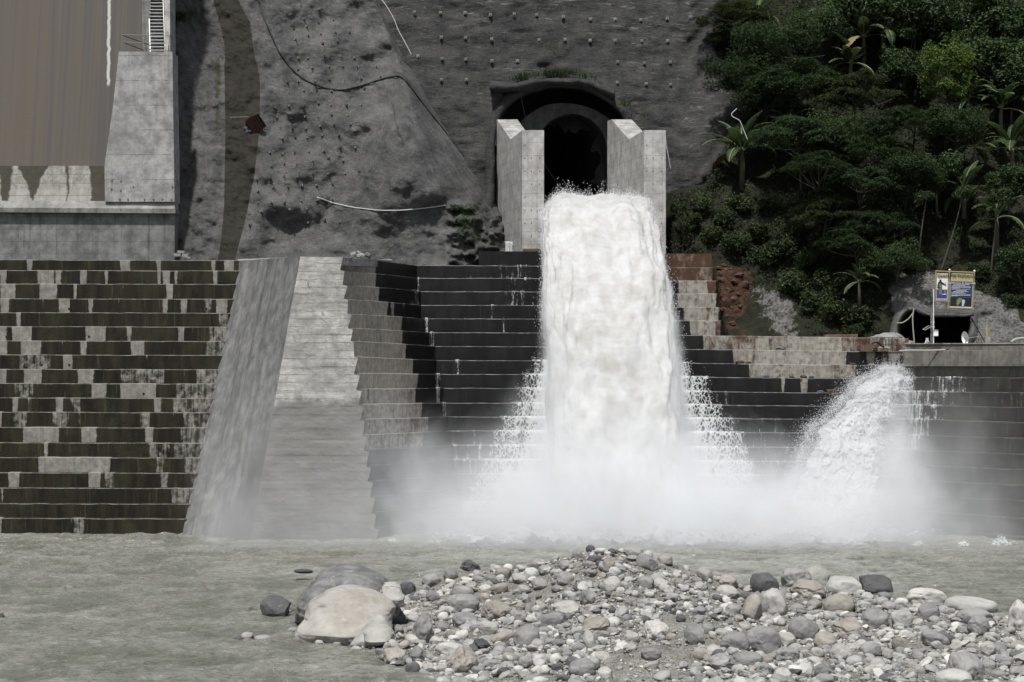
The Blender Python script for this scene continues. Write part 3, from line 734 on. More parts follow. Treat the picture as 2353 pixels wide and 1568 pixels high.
# ================================================================ spillway block, upper left
ch = thing('spillway_structure', 'brown water-streaked spillway face above a stained apron and grey base wall', 'spillway', P(150, 596, 182))
def quadgrid(c00, c10, c11, c01, nr, nc):
    t = np.linspace(0, 1, nr)[:, None, None]; s = np.linspace(0, 1, nc)[None, :, None]
    a = np.array(c00) * (1 - s) + np.array(c10) * s; b = np.array(c01) * (1 - s) + np.array(c11) * s
    return (a * (1 - t) + b * t).reshape(-1, 3), grid_faces(nr, nc)
Vq, Fq = quadgrid(P(-240, -330, 190), P(328, -330, 190), P(345, 384, 183.2), P(-240, 384, 183.2), 30, 20); obj('streaked_face', Vq, Fq, M['brown'], ch)
Vq, Fq = slab(np.array([P(-240, 463, 182.2), P(262, 463, 182.2), P(262, 381.5, 182.6), P(-240, 381.5, 182.6)]), 2); obj('stained_apron', Vq, Fq, M['apron'], ch)
Vq, Fq = slab(np.array([P(-240, 476, 181.72), P(401.5, 480, 181.72), P(401.5, 463, 181.95), P(-240, 461, 181.95)]), 2); obj('sill_band', Vq, Fq, M['ledge'], ch)
Vq, Fq = slab(np.array([P(-240, 486.5, 181.62), P(403, 490.5, 181.62), P(403, 480, 181.66), P(-240, 476, 181.66)]), 2.5); obj('overhanging_ledge', Vq, Fq, M['wallA'], ch, attrs={'along': alongx(Vq)})
Vq, Fq = slab(np.array([P(-240, 600, 182), P(401, 601, 182), P(401, 489, 182.15), P(-240, 485, 182.15)]), 3); obj('base_wall', Vq, Fq, M['wallA'], ch, attrs={'along': alongx(Vq)})
Vq, Fq = prism(np.array([P(334, 395, 182.9), P(347, 395, 182.9), P(345, -330, 189), P(322, -330, 189), P(326, 0, 186)]), (0, 12, 0)); obj('side_wall', Vq, Fq, M['wallA'], ch, attrs={'along': alongx(Vq)})
Vq, Fq = prism(np.array([P(378, 130, 184.4), P(391, 130, 184.4), P(389, -330, 189), P(376, -330, 189)]), (0, 3, 0)); obj('kerb_wall', Vq, Fq, M['pier'], ch)
pr = thing('concrete_pier', 'tall pale tapering concrete pier with a railing on top', 'pier', P(320, 480, 182))
nr, nc = 40, 14
t = np.linspace(0, 1, nr)[:, None]; s = np.linspace(0, 1, nc)[None, :]
vv = 119 + (464 - 119) * t + 0 * s
ul = itp(vv[:, 0], [(119, 273), (250, 259), (382, 240), (464, 241)])[:, None]; ur = itp(vv[:, 0], [(119, 396), (464, 401)])[:, None]
Vf = P(ul + (ur - ul) * s, vv, 181.65 + .35 * (1 - t) + 0 * s); Vf[..., 1] += .03 * fbm(Vf * .6, 3)
n = nr * nc; Vb = Vf + [0, 3.0, 0]
Fc = grid_faces(nr, nc).tolist()
for r_ in range(nr - 1):
    for c_, fl in ((0, 1), (nc - 1, 0)):
        a, b = r_ * nc + c_, (r_ + 1) * nc + c_
        Fc.append([a, b, n + b, n + a] if not fl else [a, n + a, n + b, b])
for c_ in range(nc - 1): Fc.append([c_, c_ + 1, n + c_ + 1, n + c_])
obj('shaft', np.concatenate([Vf.reshape(-1, 3), Vb.reshape(-1, 3)]), Fc, M['pier'], pr)
bolts = [(435, 716), (435, 688), (470, 710), (478, 753), (530, 738), (478, 790), (508, 790), (556, 790), (612, 790), (645, 792), (686, 740), (686, 795)]
for x_, y_ in [(635, 1018), (686, 1018), (634, 1070), (686, 1076), (758, 1052), (980, 1055), (681, 1130), (728, 1130), (822, 1132), (874, 1132), (924, 1132), (976, 1132)]:
    c = P(x_ * .40305, y_ * .40305, 181.6); Vq, Fq = tube([c, c - [0, .05, 0]], .075, 8); obj('bolt_head', Vq, Fq, M['ledge'], pr)
st = thing('metal_stair', 'steep metal stair with pale treads climbing behind the pier', 'stair', P(362, 118, 184))
for k in range(34):
    v = 116 - k * 7.75
    c = P(362 - k * .25, v, 184.2 + k * .16)
    Vq, Fq = box(c, (1.22, .42, .05)); obj('tread', Vq, Fq, M['tread'], st)
for du in (-16.5, 16.5):
    Vq, Fq = tube(np.array([P(362 + du, 122, 184.3), P(362 + du - 8.3, 116 - 33 * 7.75, 189.6)]), .05, 6); obj('stringer', Vq, Fq, M['steel'], st)
Vq, Fq = prism(np.array([P(345, 124, 184.75), P(379, 124, 184.75), P(371, -145, 190.4), P(337, -145, 190.4)]), (0, .3, 0)); obj('backing', Vq, Fq, M['wallA'], st, attrs={'along': alongx(Vq)})
hr = thing('pier_railing', 'thin steel handrail around the top of the pale pier', 'railing', P(330, 118, 182))
def bar(name, a, b, r, mat, par, n=6):
    Vq, Fq = tube(np.array([a, b]), r, n); return obj(name, Vq, Fq, mat, par)
z0 = P(0, 118, 182.3)[2]
A0, A1, A2, A3 = P(279, 80.5, 182.2), P(389, 82.5, 182.2), P(283, 97.5, 182.2), P(389, 99, 182.2)
bar('rail', A0, A1, .03, M['rail'], hr); bar('rail', A2, A3, .028, M['rail'], hr)
bar('rail', A0, P(355, 108, 184.6), .04, M['iron'], hr); bar('rail', A2, P(330, 116, 184.2), .04, M['iron'], hr)
for u, Yp in ((281, 182.2), (389, 182.2), (387, 184.4), (355, 184.6), (336, 184.0)):
    b = P(u, 119, Yp); b[2] = z0 - .3; bar('post', b, P(u, 82 if Yp < 183 else 104, Yp), .028, M['rail'] if Yp < 183 else M['iron'], hr)
# ================================================================ sprayed-concrete slopes and the portal
SIL = [(-400, 700), (-200, 790), (0, 880), (40, 905), (100, 930), (200, 985), (300, 1040), (380, 1090), (460, 1130), (500, 1155), (560, 1166), (620, 1176)]
RID = [(-400, 680), (-200, 760), (0, 862), (175, 925), (300, 962), (450, 1012), (620, 1030)]
BL = [(-400, 470), (0, 488), (60, 505), (110, 515), (300, 518), (480, 515), (550, 508), (620, 497)]
BR = [(-400, 520), (0, 548), (50, 575), (120, 585), (180, 597), (290, 597), (400, 585), (500, 565), (597, 540), (640, 530)]
FOLDS = [([(600, 34), (650, 38), (700, 40), (740, 17), (800, 8), (870, -8)], 1.0, 90), ([(640, 135), (678, 131), (750, 128), (786, 104), (802, 109), (826, 132), (850, 130), (880, 107), (930, 98)], 1.1, 95),
         ([(590, 246), (651, 250), (705, 250), (750, 235), (772, 236), (820, 231), (863, 220), (915, 214)], 1.0, 75), ([(612, 309), (684, 310), (748, 304), (788, 308), (838, 285), (874, 248), (900, 228), (925, 235)], 1.1, 80),
         ([(880, 248), (836, 290), (812, 318), (792, 352), (772, 392), (750, 432), (737, 462), (730, 486), (700, 500), (660, 499), (600, 480)], 1.55, 120), ([(1022, 470), (1004, 425), (985, 375), (962, 320), (935, 275), (905, 250)], -1.4, 80),
         ([(640, 395), (690, 402), (730, 385), (770, 360)], .55, 60), ([(650, 190), (720, 205), (800, 200), (880, 172)], .5, 50)]
def sdist(u, v, pts):
    """signed distance to a poly-line (positive on the side below / ahead of it) and a weight that fades at its ends"""
    u, v = np.broadcast_arrays(np.asarray(u, float), np.asarray(v, float))
    best = np.full(u.shape, 1e9); sg = np.zeros(u.shape); s_at = np.zeros(u.shape); tot = 0.0
    P_ = np.array(pts, float); Ls = np.hypot(*(P_[1:] - P_[:-1]).T)
    for k in range(len(P_) - 1):
        a, b = P_[k], P_[k + 1]; e = (b - a) / Ls[k]
        t = np.clip((u - a[0]) * e[0] + (v - a[1]) * e[1], 0, Ls[k])
        dx, dy = u - (a[0] + t * e[0]), v - (a[1] + t * e[1]); d = np.hypot(dx, dy)
        cr = e[0] * dy - e[1] * dx
        m_ = d < best; best = np.where(m_, d, best); sg = np.where(m_, np.sign(cr), sg); s_at = np.where(m_, tot + t, s_at); tot += Ls[k]
    if P_[0, 0] > P_[-1, 0]: sg = -sg
    return best * sg, sst(s_at, 0, 45) * (1 - sst(s_at, tot - 45, tot)) * (1 - sst(best, 110, 170))
def cliffY(u, v):
    u = np.asarray(u, float); v = np.asarray(v, float)
    base = 183.2 + (595 - v) * .0215
    ur = itp(v, RID); us = itp(v, SIL); br = itp(v, BR)
    out = base.copy() if hasattr(base, 'copy') else base
    q = sst(u, br - 10, ur)                                        # swelling towards the spur
    out = out + 1.2 * q + 4.0 * q * (1 - sst(v, -50, 420))
    dome = np.exp(-(((u - (905 + (v - 420) * .12)) / 80) ** 2)) * sst(v, 215, 300)
    out = out - 3.6 * dome * (1 - sst(v, 400, 595))
    back = np.clip((u - ur) / np.maximum(us - ur, 20), 0, 1.3)
    out = out + 9.0 * back ** 1.35
    w = sst(u, br - 4, br + 60) * (1 - .6 * dome)
    x = u / 26.0; z = v / 26.0
    out = out + w * .24 * fbm(np.stack([x * .16 + z * .05, z * .36 - x * .05, 0 * x], -1), 3) + w * .42 * vn(np.stack([x * .55 + z * .28, z * .12, 0 * x + 3], -1))
    out = out + .22 * fbm(np.stack([x * .8, z * 1.1, 0 * x + 9], -1), 4)
    gr = sst(u, 1000, 1050) * sst(v, 440, 500); out = out + gr * .9 * fbm(np.stack([x * 1.3, z * 1.7, 0 * x + 2], -1), 4)
    out = out + (1 - w) * .45 * fbm(np.stack([x * .5, z * .22, 0 * x + 5], -1), 3)
    # sprayed folds: below each line the face steps back, then swells out again
    for pts, amp, w2 in FOLDS:
        d, wt = sdist(u, v, pts)
        out = out + wt * amp * (1.25 if abs(amp) > 1.3 else .9) * (sst(d, -28, 28) - 1.0 * sst(d, 27, w2 * 1.4))
    return out
nu, nv = 250, 230
v1 = np.concatenate([np.linspace(-400, -60, 22, endpoint=False), np.linspace(-60, 622, nv - 22)])
sA = np.linspace(0, 1, nu)
vv = v1[:, None] + 0 * sA[None, :]
us = itp(v1, SIL)[:, None]
uu = 392 + (us - 392) * sA[None, :]
YY = cliffY(uu, vv)
Vg = P(uu, vv, YY)
Vg += (.10 * fbm(Vg * 1.7, 3))[..., None] * np.array([0, -1, 0])
stain = sst(uu, itp(vv, BL) - 4, itp(vv, BL) + 4) * (1 - sst(uu, itp(vv, BR) - 3, itp(vv, BR) + 3)) * itp(vv, [(0, .62), (140, .66), (150, 1), (640, 1)])
moss = .72 * np.exp(-((uu - 500) / 15) ** 2) * sst(vv, 100, 150) * (1 - sst(vv, 290, 320)) + .5 * np.exp(-((uu - 480) / 60) ** 2 - ((vv - 545) / 30) ** 2) + .9 * np.exp(-((uu - 412) / 16) ** 2 - ((vv - 36) / 10) ** 2)
moss += .62 * sst(uu - .22 * (560 - vv), 985, 1060) * sst(vv, 440, 500) + .4 * np.exp(-((uu - 935) / 16) ** 2 - ((vv - 110) / 40) ** 2) + .3 * sst(vv, 520, 590) * (1 - sst(uu, 640, 700))
# returns into the hill behind the silhouette, so the spur has a far side
ret = []
for k, (dy, dx) in enumerate(((2.5, .3), (9, .2), (22, -1.5))):
    e = Vg[:, -1:, :] + np.array([dx, dy, 0]); ret.append(e)
lft = P(391.0 + 0 * vv[:, :1], vv[:, :1], 186.6 - 4.2 * sst(vv[:, :1], 100, 140))
Vall = np.concatenate([lft] + [Vg] + ret, 1); ncol = Vall.shape[1]
pad = lambda a: np.concatenate([a[:, :1], a, np.repeat(a[:, -1:], 3, 1)], 1).ravel()
tag(obj('cliff', Vall.reshape(-1, 3), grid_faces(len(v1), ncol), M['shot'], None, smooth=True, attrs={'stain': pad(stain), 'moss': pad(moss)}), 'bulging grey shotcrete slope between the dam pier and the tunnel', None, None, 'structure')
# ---- back wall with the tunnel opening
HOLE = np.array([(1128, 640), (1134, 400), (1140, 285), (1160, 245), (1195, 218), (1250, 200), (1310, 196), (1365, 208), (1410, 240), (1446, 282), (1452, 400), (1455, 640)], float)
def wallY(u, v):
    return 198.5 + (300 - np.asarray(v, float)) * .018 + (np.asarray(u, float) - 1300) * .002
def inpoly(u, v, poly):
    r = np.zeros(u.shape, bool); n = len(poly); j = n - 1
    for i in range(n):
        (xi, yi), (xj, yj) = poly[i], poly[j]
        c = ((yi > v) != (yj > v)) & (u < (xj - xi) * (v - yi) / (yj - yi + 1e-12) + xi)
        r ^= c; j = i
    return r
ug = np.arange(640, 1860, 5.0); vg = np.concatenate([np.arange(-400, -60, 20.0), np.arange(-60, 660, 5.0)])
uu, vv = np.meshgrid(ug, vg)
YY = wallY(uu, vv)
xw, zw = uu / 24, vv / 24
YY = YY - .22 * fbm(np.stack([xw * .5, zw * .9, 0 * xw], -1), 4) - .12 * fbm(np.stack([xw * 1.1, zw * 3.2, 0 * xw + 4], -1), 4) * (1 - .6 * np.exp(-((vv - 140) / 40) ** 2))
rgt = sst(uu, 1530, 1620); YY = YY - rgt * (3.0 * sst(vv, 100, 420) + .8 * fbm(np.stack([xw * .5 + zw * .45, zw * .1, 0 * xw + 8], -1), 3))
Vw = P(uu, vv, YY)
Fw = grid_faces(len(vg), len(ug))
ubw = itp(vv, [(-400, 1640), (0, 1615), (100, 1590), (170, 1650), (260, 1665), (330, 1640), (420, 1600), (440, 1520), (620, 1500)])
Yadd = 16 * sst(uu, ubw + 30, ubw + 130)
Vw = P(uu, vv, YY + Yadd)
cu = uu.ravel()[Fw].mean(1); cv = vv.ravel()[Fw].mean(1)
Fw = Fw[~inpoly(cu, cv, HOLE)]
tag(obj('hillside_wall', Vw.reshape(-1, 3), Fw, M['shotwall'], None, smooth=True, attrs={'stain': np.zeros(uu.size), 'moss': (.22 * sst(vv, 170, 400)).ravel()}), 'tall dark shotcrete face above the tunnel', None, None, 'structure')
por = thing('tunnel_portal', 'dark arched tunnel outlet in the sprayed concrete face, water pouring out', 'tunnel', P(1310, 520, 199))
hp = smooth_path(np.concatenate([HOLE[:, :]], 0), 80)
rings = []
for off, dY in ((26, .55), (20, -.35), (9, -.6), (0, -.25), (-4, 2.5), (-6, 7.5), (-80, 8.0)):
    c = np.array([1300, 430.0]); d = hp - c; d /= np.linalg.norm(d, axis=1)[:, None]
    q = hp + d * off * (1 + .35 * fbm(np.stack([hp[:, 0] * .03, hp[:, 1] * .03, 0 * hp[:, 0] + off], -1), 2))[:, None]
    pp = P(q[:, 0], q[:, 1], wallY(q[:, 0], q[:, 1]) + dY); pp += .14 * fbm(pp * .8, 3)[:, None]
    rings.append(pp)
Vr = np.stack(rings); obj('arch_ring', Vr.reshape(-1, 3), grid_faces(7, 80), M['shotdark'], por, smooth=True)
# headwall with the round opening
ths = np.linspace(0, math.pi, 40)
hole_in = np.concatenate([[(1394, 640)], np.stack([1313 + 81 * np.cos(ths), 346 - 84 * np.sin(ths)], -1), [(1232, 640)]])
outer = np.array([(1470, 640), (1462, 320), (1425, 288), (1345, 236), (1240, 236), (1192, 285), (1150, 320), (1140, 640)], float)
oo = smooth_path(outer, len(hole_in)); oo[0] = outer[0]; oo[-1] = outer[-1]
Yh = 203.5
a = P(oo[:, 0], oo[:, 1], Yh); b = P(hole_in[:, 0], hole_in[:, 1], Yh); cbk = b + [0, 2, 0]
Vh = np.concatenate([a, b, cbk, a + [0, 2, 0]]); n = len(a); Fh = []
for i in range(n - 1):
    Fh += [[i, i + 1, n + i + 1, n + i], [n + i, n + i + 1, 2 * n + i + 1, 2 * n + i], [3 * n + i, 3 * n + i + 1, i + 1, i]]
obj('headwall', Vh, Fh, M['dark'], por, attrs={'along': Vh[:, 0]})
ba = P(hole_in[:, 0], hole_in[:, 1], Yh); ba = np.concatenate([ba, ba[:1]]); fl = []
for dy, sc in ((0, 1.0), (10, 1.0), (45, .98)):
    fl.append((ba - ba.mean(0)) * [sc, 1, sc] + ba.mean(0) + [-.17 * dy, dy, 0])
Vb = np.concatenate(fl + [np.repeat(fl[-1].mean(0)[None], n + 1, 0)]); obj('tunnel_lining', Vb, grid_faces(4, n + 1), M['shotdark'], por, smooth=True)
# overhanging brow
L = smooth_path([(1126, 194), (1175, 196), (1240, 183), (1310, 180), (1365, 190), (1412, 212)], 60)
rows_ = []
for dv, dY in ((-10, 1.2), (-6, -.9), (0, -2.1), (8, -2.2), (15, -1.2), (20, .8)):
    q = P(L[:, 0], L[:, 1] + dv + 2 * fbm(np.stack([L[:, 0] * .06, 0 * L[:, 0] + dv, 0 * L[:, 0]], -1), 2), wallY(L[:, 0], L[:, 1]) + dY); q += .25 * fbm(q * .9, 3)[:, None] * np.array([.2, 1, .6]); rows_.append(q)
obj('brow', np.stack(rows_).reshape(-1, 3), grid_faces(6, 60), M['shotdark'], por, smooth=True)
# pillars
def pillar(label, ufront, X0):
    Yf, Yn, Yb = 186.0, 191.4, 199.6
    wx = 1.97; sh = -.198
    zb = 21.0
    prof = [(Yf, zb), (Yf, 34.45), (Yn, 34.15), (Yb - 1.6, 36.75), (Yb, 36.8), (Yb, zb)]
    root = thing('portal_pillar', label, 'pillar', (X0 + wx / 2, Yf, zb))
    nz = 40
    lefts = []
    V, Fc, al = [], [], []
    m = len(prof)
    for side in (0, 1):
        for (y, z) in prof:
            x = X0 + (y - Yf) * sh + side * wx
            V.append((x, y, z)); al.append(y if side == 0 else y)
    Fc.append(list(range(m))[::-1]); Fc.append([m + i for i in range(m)])
    V2 = np.array(V)
    fr = {'front': [0, 1, m + 1, m], 'notch_front': [1, 2, m + 2, m + 1], 'notch_back': [2, 3, m + 3, m + 2], 'top': [3, 4, m + 4, m + 3], 'back': [4, 5, m + 5, m + 4]}
    sideV = V2.copy()
    obj('side_walls', sideV, [Fc[0], Fc[1], fr['back']], M['pillar'], root, attrs={'along': np.array(al)})
    fq = V2[fr['front']]; obj('front_face', fq, [[0, 3, 2, 1]], M['pillar'], root, attrs={'along': fq[:, 0] * 1.55 + .4})
    tq = V2[[1, 2, 3, 4, m + 1, m + 2, m + 3, m + 4]]; obj('notched_top', tq, [[0, 4, 5, 1], [1, 5, 6, 2], [2, 6, 7, 3]], M['pier'], root)
    for k, zz in enumerate(np.arange(23.5, 34, 1.18)):
        for fx in (.12, .42, .80):
            if (k * 3 + int(fx * 10)) % 4:
                c = np.array([X0 + wx * fx, Yf, zz + .15]); Vq, Fq = tube([c + [0, .01, 0], c - [0, .02, 0]], .055, 6); obj('tie_hole', Vq, Fq, M['iron'], root)
    # dry mud line and stained foot
    Vq, Fq = box((X0 + wx * .45, Yf - .01, 22.6), (wx * .86, .06, 2.2)); obj('stained_foot', Vq, Fq, M['rustbar'], root)
    return root
pillar('pale board-marked concrete pillar with notched top, between the grey spur and the tunnel mouth', 1198, .93)
pillar('pale board-marked concrete pillar with notched top between the tunnel mouth and the green hillside', 1480, 11.97)
# ---- anchor blocks on the back wall
def anchor_block(c, s):
    a = s / 2; V = [(-a, 0, -a), (a, 0, -a), (a, 0, a), (-a, 0, a)]; b = a * .72
    V += [(-b, -s * .55, -b), (b, -s * .55, -b), (b, -s * .55, b), (-b, -s * .55, b)]
    Fc = [[0, 4, 5, 1], [1, 5, 6, 2], [2, 6, 7, 3], [3, 7, 4, 0], [4, 7, 6, 5]]
    t = tube([(0, -s * .5, 0), (0, -s * .95, 0)], s * .16, 6)
    V, Fc = join([(V, Fc), t])
    return V + np.array(c), Fc
rowsA = [[(418, 72), (565, 75), (705, 75), (850, 87), (985, 82), (1113, 88), (1265, 98), (1420, 112), (1560, 112), (1707, 116), (1857, 108), (1990, 100)],
         [(570, 215), (708, 217), (857, 225), (1127, 230), (1275, 228), (1418, 233), (1560, 235), (1713, 235), (1860, 235)],
         [(437, 322), (575, 337), (710, 340), (858, 350), (1003, 350), (1575, 355), (1727, 362), (1875, 357)],
         [(570, 457), (713, 457), (1573, 473), (1737, 480), (1877, 485)]]
rn = ['top', 'second', 'third', 'lowest']
for i, row in enumerate(rowsA):
    for k, (x, y) in enumerate(row):
        u, v = 550.7 + (x + 0) * .403, y * .403
        u = 784.7 + x * .403
        Y = wallY(u, v) - .1
        c = P(u, v, Y); Vq, Fq = anchor_block(c, .36)
        tag(obj('anchor_block', Vq, Fq, M['anchor'], None, c), f'square concrete anchor block, {ORD[k]} from the spur in the {rn[i]} row over the tunnel', 'anchor', 'anchor blocks on the dark wall')
# ---- soil nail heads on the spur
R1 = [[(645, 48), (805, 80)], [(590, 250), (677, 162), (697, 228), (802, 200), (930, 170)], [(600, 340), (710, 310), (720, 390), (820, 290), (835, 375), (945, 275), (963, 352), (1065, 280)], [(625, 500), (710, 497), (855, 485), (988, 482), (1107, 497)],
      [(628, 598), (747, 580), (887, 572), (1007, 572), (1140, 575), (1293, 572)], [(535, 710), (630, 697), (772, 697), (893, 682), (1017, 688), (1165, 670), (1333, 662)], [(543, 795), (675, 775), (787, 775), (910, 780), (1023, 770), (1193, 757)],
      [(430, 923), (548, 908), (673, 912), (800, 882), (908, 900), (1038, 908), (1165, 900)], [(445, 1003), (562, 1012), (685, 1000), (795, 1000), (915, 988), (1050, 990)], [(467, 1090), (577, 1100), (695, 1098), (815, 1080), (933, 1070), (1073, 1063)], [(490, 1185), (600, 1180), (705, 1180), (832, 1160), (975, 1158)]]
R2 = [[(468, 290), (600, 305), (735, 292), (875, 280), (1033, 270), (1210, 240), (1362, 240)], [(485, 430), (622, 412), (757, 410), (915, 375), (1080, 355), (1235, 372)], [(337, 567), (475, 560), (612, 535), (753, 545), (918, 512), (1080, 510), (1255, 508), (1408, 490)],
      [(347, 690), (503, 650), (660, 648), (805, 635), (960, 632), (1125, 628)], [(348, 815), (490, 810), (622, 820), (797, 795), (968, 785), (1127, 785)], [(247, 930), (380, 905), (525, 900), (677, 885), (855, 880)], [(262, 1050), (697, 1025), (868, 1025), (1043, 1000), (1203, 1015)]]
rowsN = [[(517 + x * .26857, y * .26857) for x, y in r] for r in R1] + [[(517 + x * .21974, 287.2 + y * .21974) for x, y in r] for r in R2]
kk = 0
LOW = ['lowest', 'second lowest', 'third lowest', 'fourth lowest', 'fifth lowest', 'sixth lowest', 'seventh lowest', 'eighth lowest']
for i, row in enumerate(rowsN):
    rname = ORD[i] + ' highest' if i < 10 else LOW[17 - i]
    for k, (u, v) in enumerate(sorted(row)):
        Y = float(cliffY(np.array([u]), np.array([v]))[0]) - .06; c = P(u, v, Y)
        s = .17 + .09 * ((kk * 37) % 10) / 10; kk += 1
        Rm = rotm(-.5, 0, .4 * math.sin(kk * 1.7))
        pl = box((0, -.02, 0), (s, .09, s)); rod = tube([(0, 0, 0), (s * .2, -s * 1.6, -s * .55)], s * .2, 6)
        Vq, Fq = join([pl, rod]); Vq = Vq @ Rm.T + c
        tag(obj('soil_nail', Vq, Fq, M['nail'] if kk % 3 else M['iron'], None, c), f'short soil nail, {ORD[k]} from the dark stain in the {rname} row', 'soil nail', 'soil nails on the grey slope')
# ---- pipes, hoses and ropes lying on the slopes
def lay(name, pts, r, mat, label, cat, fY, off=.1, n=80):
    q = smooth_path(pts, n)
    Y = np.array([float(fY(np.array([a]), np.array([b]))[0]) for a, b in q]) - off
    for _ in range(3): Y[1:-1] = np.minimum(Y[1:-1], (Y[:-2] + Y[2:]) / 2 + .02)
    V, Fc = tube(P(q[:, 0], q[:, 1], Y), r, 8)
    o = obj(name, V, Fc, mat, None, P(q[0, 0], q[0, 1], Y[0]), smooth=True); tag(o, label, cat); return o
lay('drain_pipe', [(594, 0), (606, 40), (621, 75), (640, 118), (665, 155), (700, 184), (740, 202), (788, 208), (830, 198), (880, 180), (918, 173), (926, 177), (950, 210), (990, 262), (1030, 312), (1070, 366), (1100, 405), (1122, 440)], .075, M['pipe'], 'black pipe sagging across the grey slope and down the spur', 'pipe', cliffY, .14, 140)
lay('white_hose', [(728, 453), (765, 467), (810, 477), (870, 484), (920, 484), (975, 479), (1024, 472)], .05, M['hose'], 'pale hose hanging in a curve low on the grey slope', 'hose', cliffY, .12)
lay('rope', [(878, 0), (893, 22), (906, 45), (915, 70), (932, 100), (945, 126)], .045, M['hose'], 'pale cable running down the edge of the grey spur', 'cable', lambda u, v: np.minimum(cliffY(u, v), 194) , .6)
lay('hanging_cable', [(1693, 250), (1680, 262), (1682, 268), (1700, 277), (1709, 300), (1718, 322)], .04, M['hose'], 'thin pale cable bent above the banana plant by the bare slope', 'cable', lambda u, v: 0 * u + 187.5, 0)
lay('dangling_cable', [(1529, 310), (1531, 335), (1536, 360), (1541, 388)], .035, M['hose'], 'short pale cable dangling beside the pillar next to the green hillside', 'cable', lambda u, v: 0 * u + 188.5, 0)
lay('tunnel_cable', [(1192, 195), (1205, 260), (1225, 330), (1265, 400), (1295, 440)], .02, M['pipe'], 'thin dark cable hanging from the brow across the tunnel mouth', 'cable', lambda u, v: 0 * u + 196.2, 0)
# bundle of sheets lashed to the slope
bs = thing('sheet_metal_bundle', 'dark red corrugated sheets slung on the stained slope with a grey-blue cloth', 'sheet metal', P(588, 290, 184))
cen = P(588, 288, float(cliffY(np.array([588.]), np.array([288.]))[0]) - .35)
for k in range(5):
    n_ = 33; s = np.linspace(-.75, .75, n_); ca = .06 * np.sin(s * 22)
    Vq = []
    for t_ in (-.62, .62):
        for j in range(n_): Vq.append((s[j], -.03 * k - .05 * math.sin(k) + ca[j], t_))
    Vq = np.array(Vq) * [1 - .05 * k, 1, 1 + .04 * k] + [.05 * math.sin(k * 2), -.03 * k, .04 * k]
    obj('corrugated_sheet', Vq @ rotm(.25, math.radians(-37 + 2 * k), .1).T + cen, grid_faces(2, n_), M['redsheet'], bs)
Vi, Fi = ico(3); cl = Vi * [.32, .26, .5] * (1 + .5 * fbm(Vi * 2.2, 3))[:, None]
obj('cloth', cl + P(571, 303, 0 + cen[1]) + [0, .05, 0], Fi, M['bluecloth'], bs, smooth=True)
Vt, Ft = tube([P(528, 270, cen[1]), P(572, 268.5, cen[1])], .025, 6)
obj('rope', Vt, Ft, M['rope'], bs)
# concrete blocks stacked on the dam edge
for k, (u, v, w, h) in enumerate([(408, 586, 16, 8), (416, 579.5, 16, 6), (424, 588, 13, 8), (432, 593, 9, 5)]):
    c = P(u, v, 180.5); Vq, Fq = box(c, (w * .038, .5, h * .038), rotm(0, .05 * k, .1 * k))
    Vq = Vq + 0; tag(obj('concrete_offcut', Vq, Fq, M['pier'], None, c), ['pale concrete slab at the bottom of the little stack by the base wall', 'pale concrete slab on top of the little stack by the base wall', 'concrete slab leaning at the side of the little stack by the base wall', 'smallest concrete chip beside the little stack by the base wall'][k], 'concrete slab', 'offcuts on the dam edge')
# ================================================================ river, jet, cascades, spray, mist
def water_z(X, Y):
    p = np.stack([X, Y, 0 * X], -1)
    far = sst(Y, 120, 158)
    a = .075 * (1 - 2 * np.abs(fbm(p * [.28, .26, 1], 4))) + .085 * (.5 - np.abs(fbm(p * [.75, .65, 1] + 5, 4, .55)))
    a = a + .050 * (.55 - 1.6 * np.abs(fbm(p * [1.3, 1.1, 1] + 11, 3, .6)))
    return a * (1 + .3 * far) + .16 * far * np.abs(fbm(p * [.5, .8, 1] + 30, 3)) * sst(X, -22, -8)
xs = np.arange(-48, 50, .24); ys = np.arange(84, 172, .24)
XX, YY = np.meshgrid(xs, ys)
Vr = np.stack([XX, YY, water_z(XX, YY)], -1)
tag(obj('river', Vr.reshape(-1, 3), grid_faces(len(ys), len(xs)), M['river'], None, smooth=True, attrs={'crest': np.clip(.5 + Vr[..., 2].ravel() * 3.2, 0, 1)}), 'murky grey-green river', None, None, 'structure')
tag(obj('riverbed', [(-900, -300, -2.2), (900, -300, -2.2), (900, 900, -2.2), (-900, 900, -2.2)], [[0, 1, 2, 3]], M['gravel']), 'gravel river bed and valley floor', None, None, 'structure')
# ---- the jet
def jet_z(y): return np.where(y >= 186, 26.6, 26.6 - (186 - y) ** 2 * 27.2 / 27.0 ** 2)
yj = np.concatenate([np.linspace(198, 186, 60, endpoint=False), 186 - 27.5 * np.linspace(0, 1, 400) ** .72])
zj = jet_z(yj)
ty, tz = np.gradient(yj), np.gradient(zj); ln = np.hypot(ty, tz); ty /= ln; tz /= ln
arc = np.concatenate([[0], np.cumsum(np.hypot(np.diff(yj), np.diff(zj)))])
ny, nz = tz, -ty                     # outward (up / towards the river)
sg = np.where(nz < 0, -1, 1); ny, nz = ny * sg, nz * sg
m = 170; an = np.arange(m) * 2 * math.pi / m
cs, sn = np.cos(an), np.sin(an)
ex = np.sign(cs) * np.abs(cs) ** .60; en = np.sign(sn) * np.abs(sn) ** .70
fall = sst(yj, 186, 160)
hw = 4.62 + .5 * sst(yj, 184, 176) + .1 * fall; th = 2.0 - .3 * fall
Xc = 7.45 + .035 * (186 - yj) * (yj < 186)
Xj = Xc[:, None] + hw[:, None] * ex[None]
Yj = yj[:, None] + ny[:, None] * th[:, None] * en[None]
Zj = zj[:, None] + nz[:, None] * th[:, None] * en[None]
Vj = np.stack([Xj, Yj, Zj], -1)
q = np.stack([Xj * .75, (arc[:, None] + 0 * Xj) * .26, (th[:, None] * en[None]) * .75], -1)
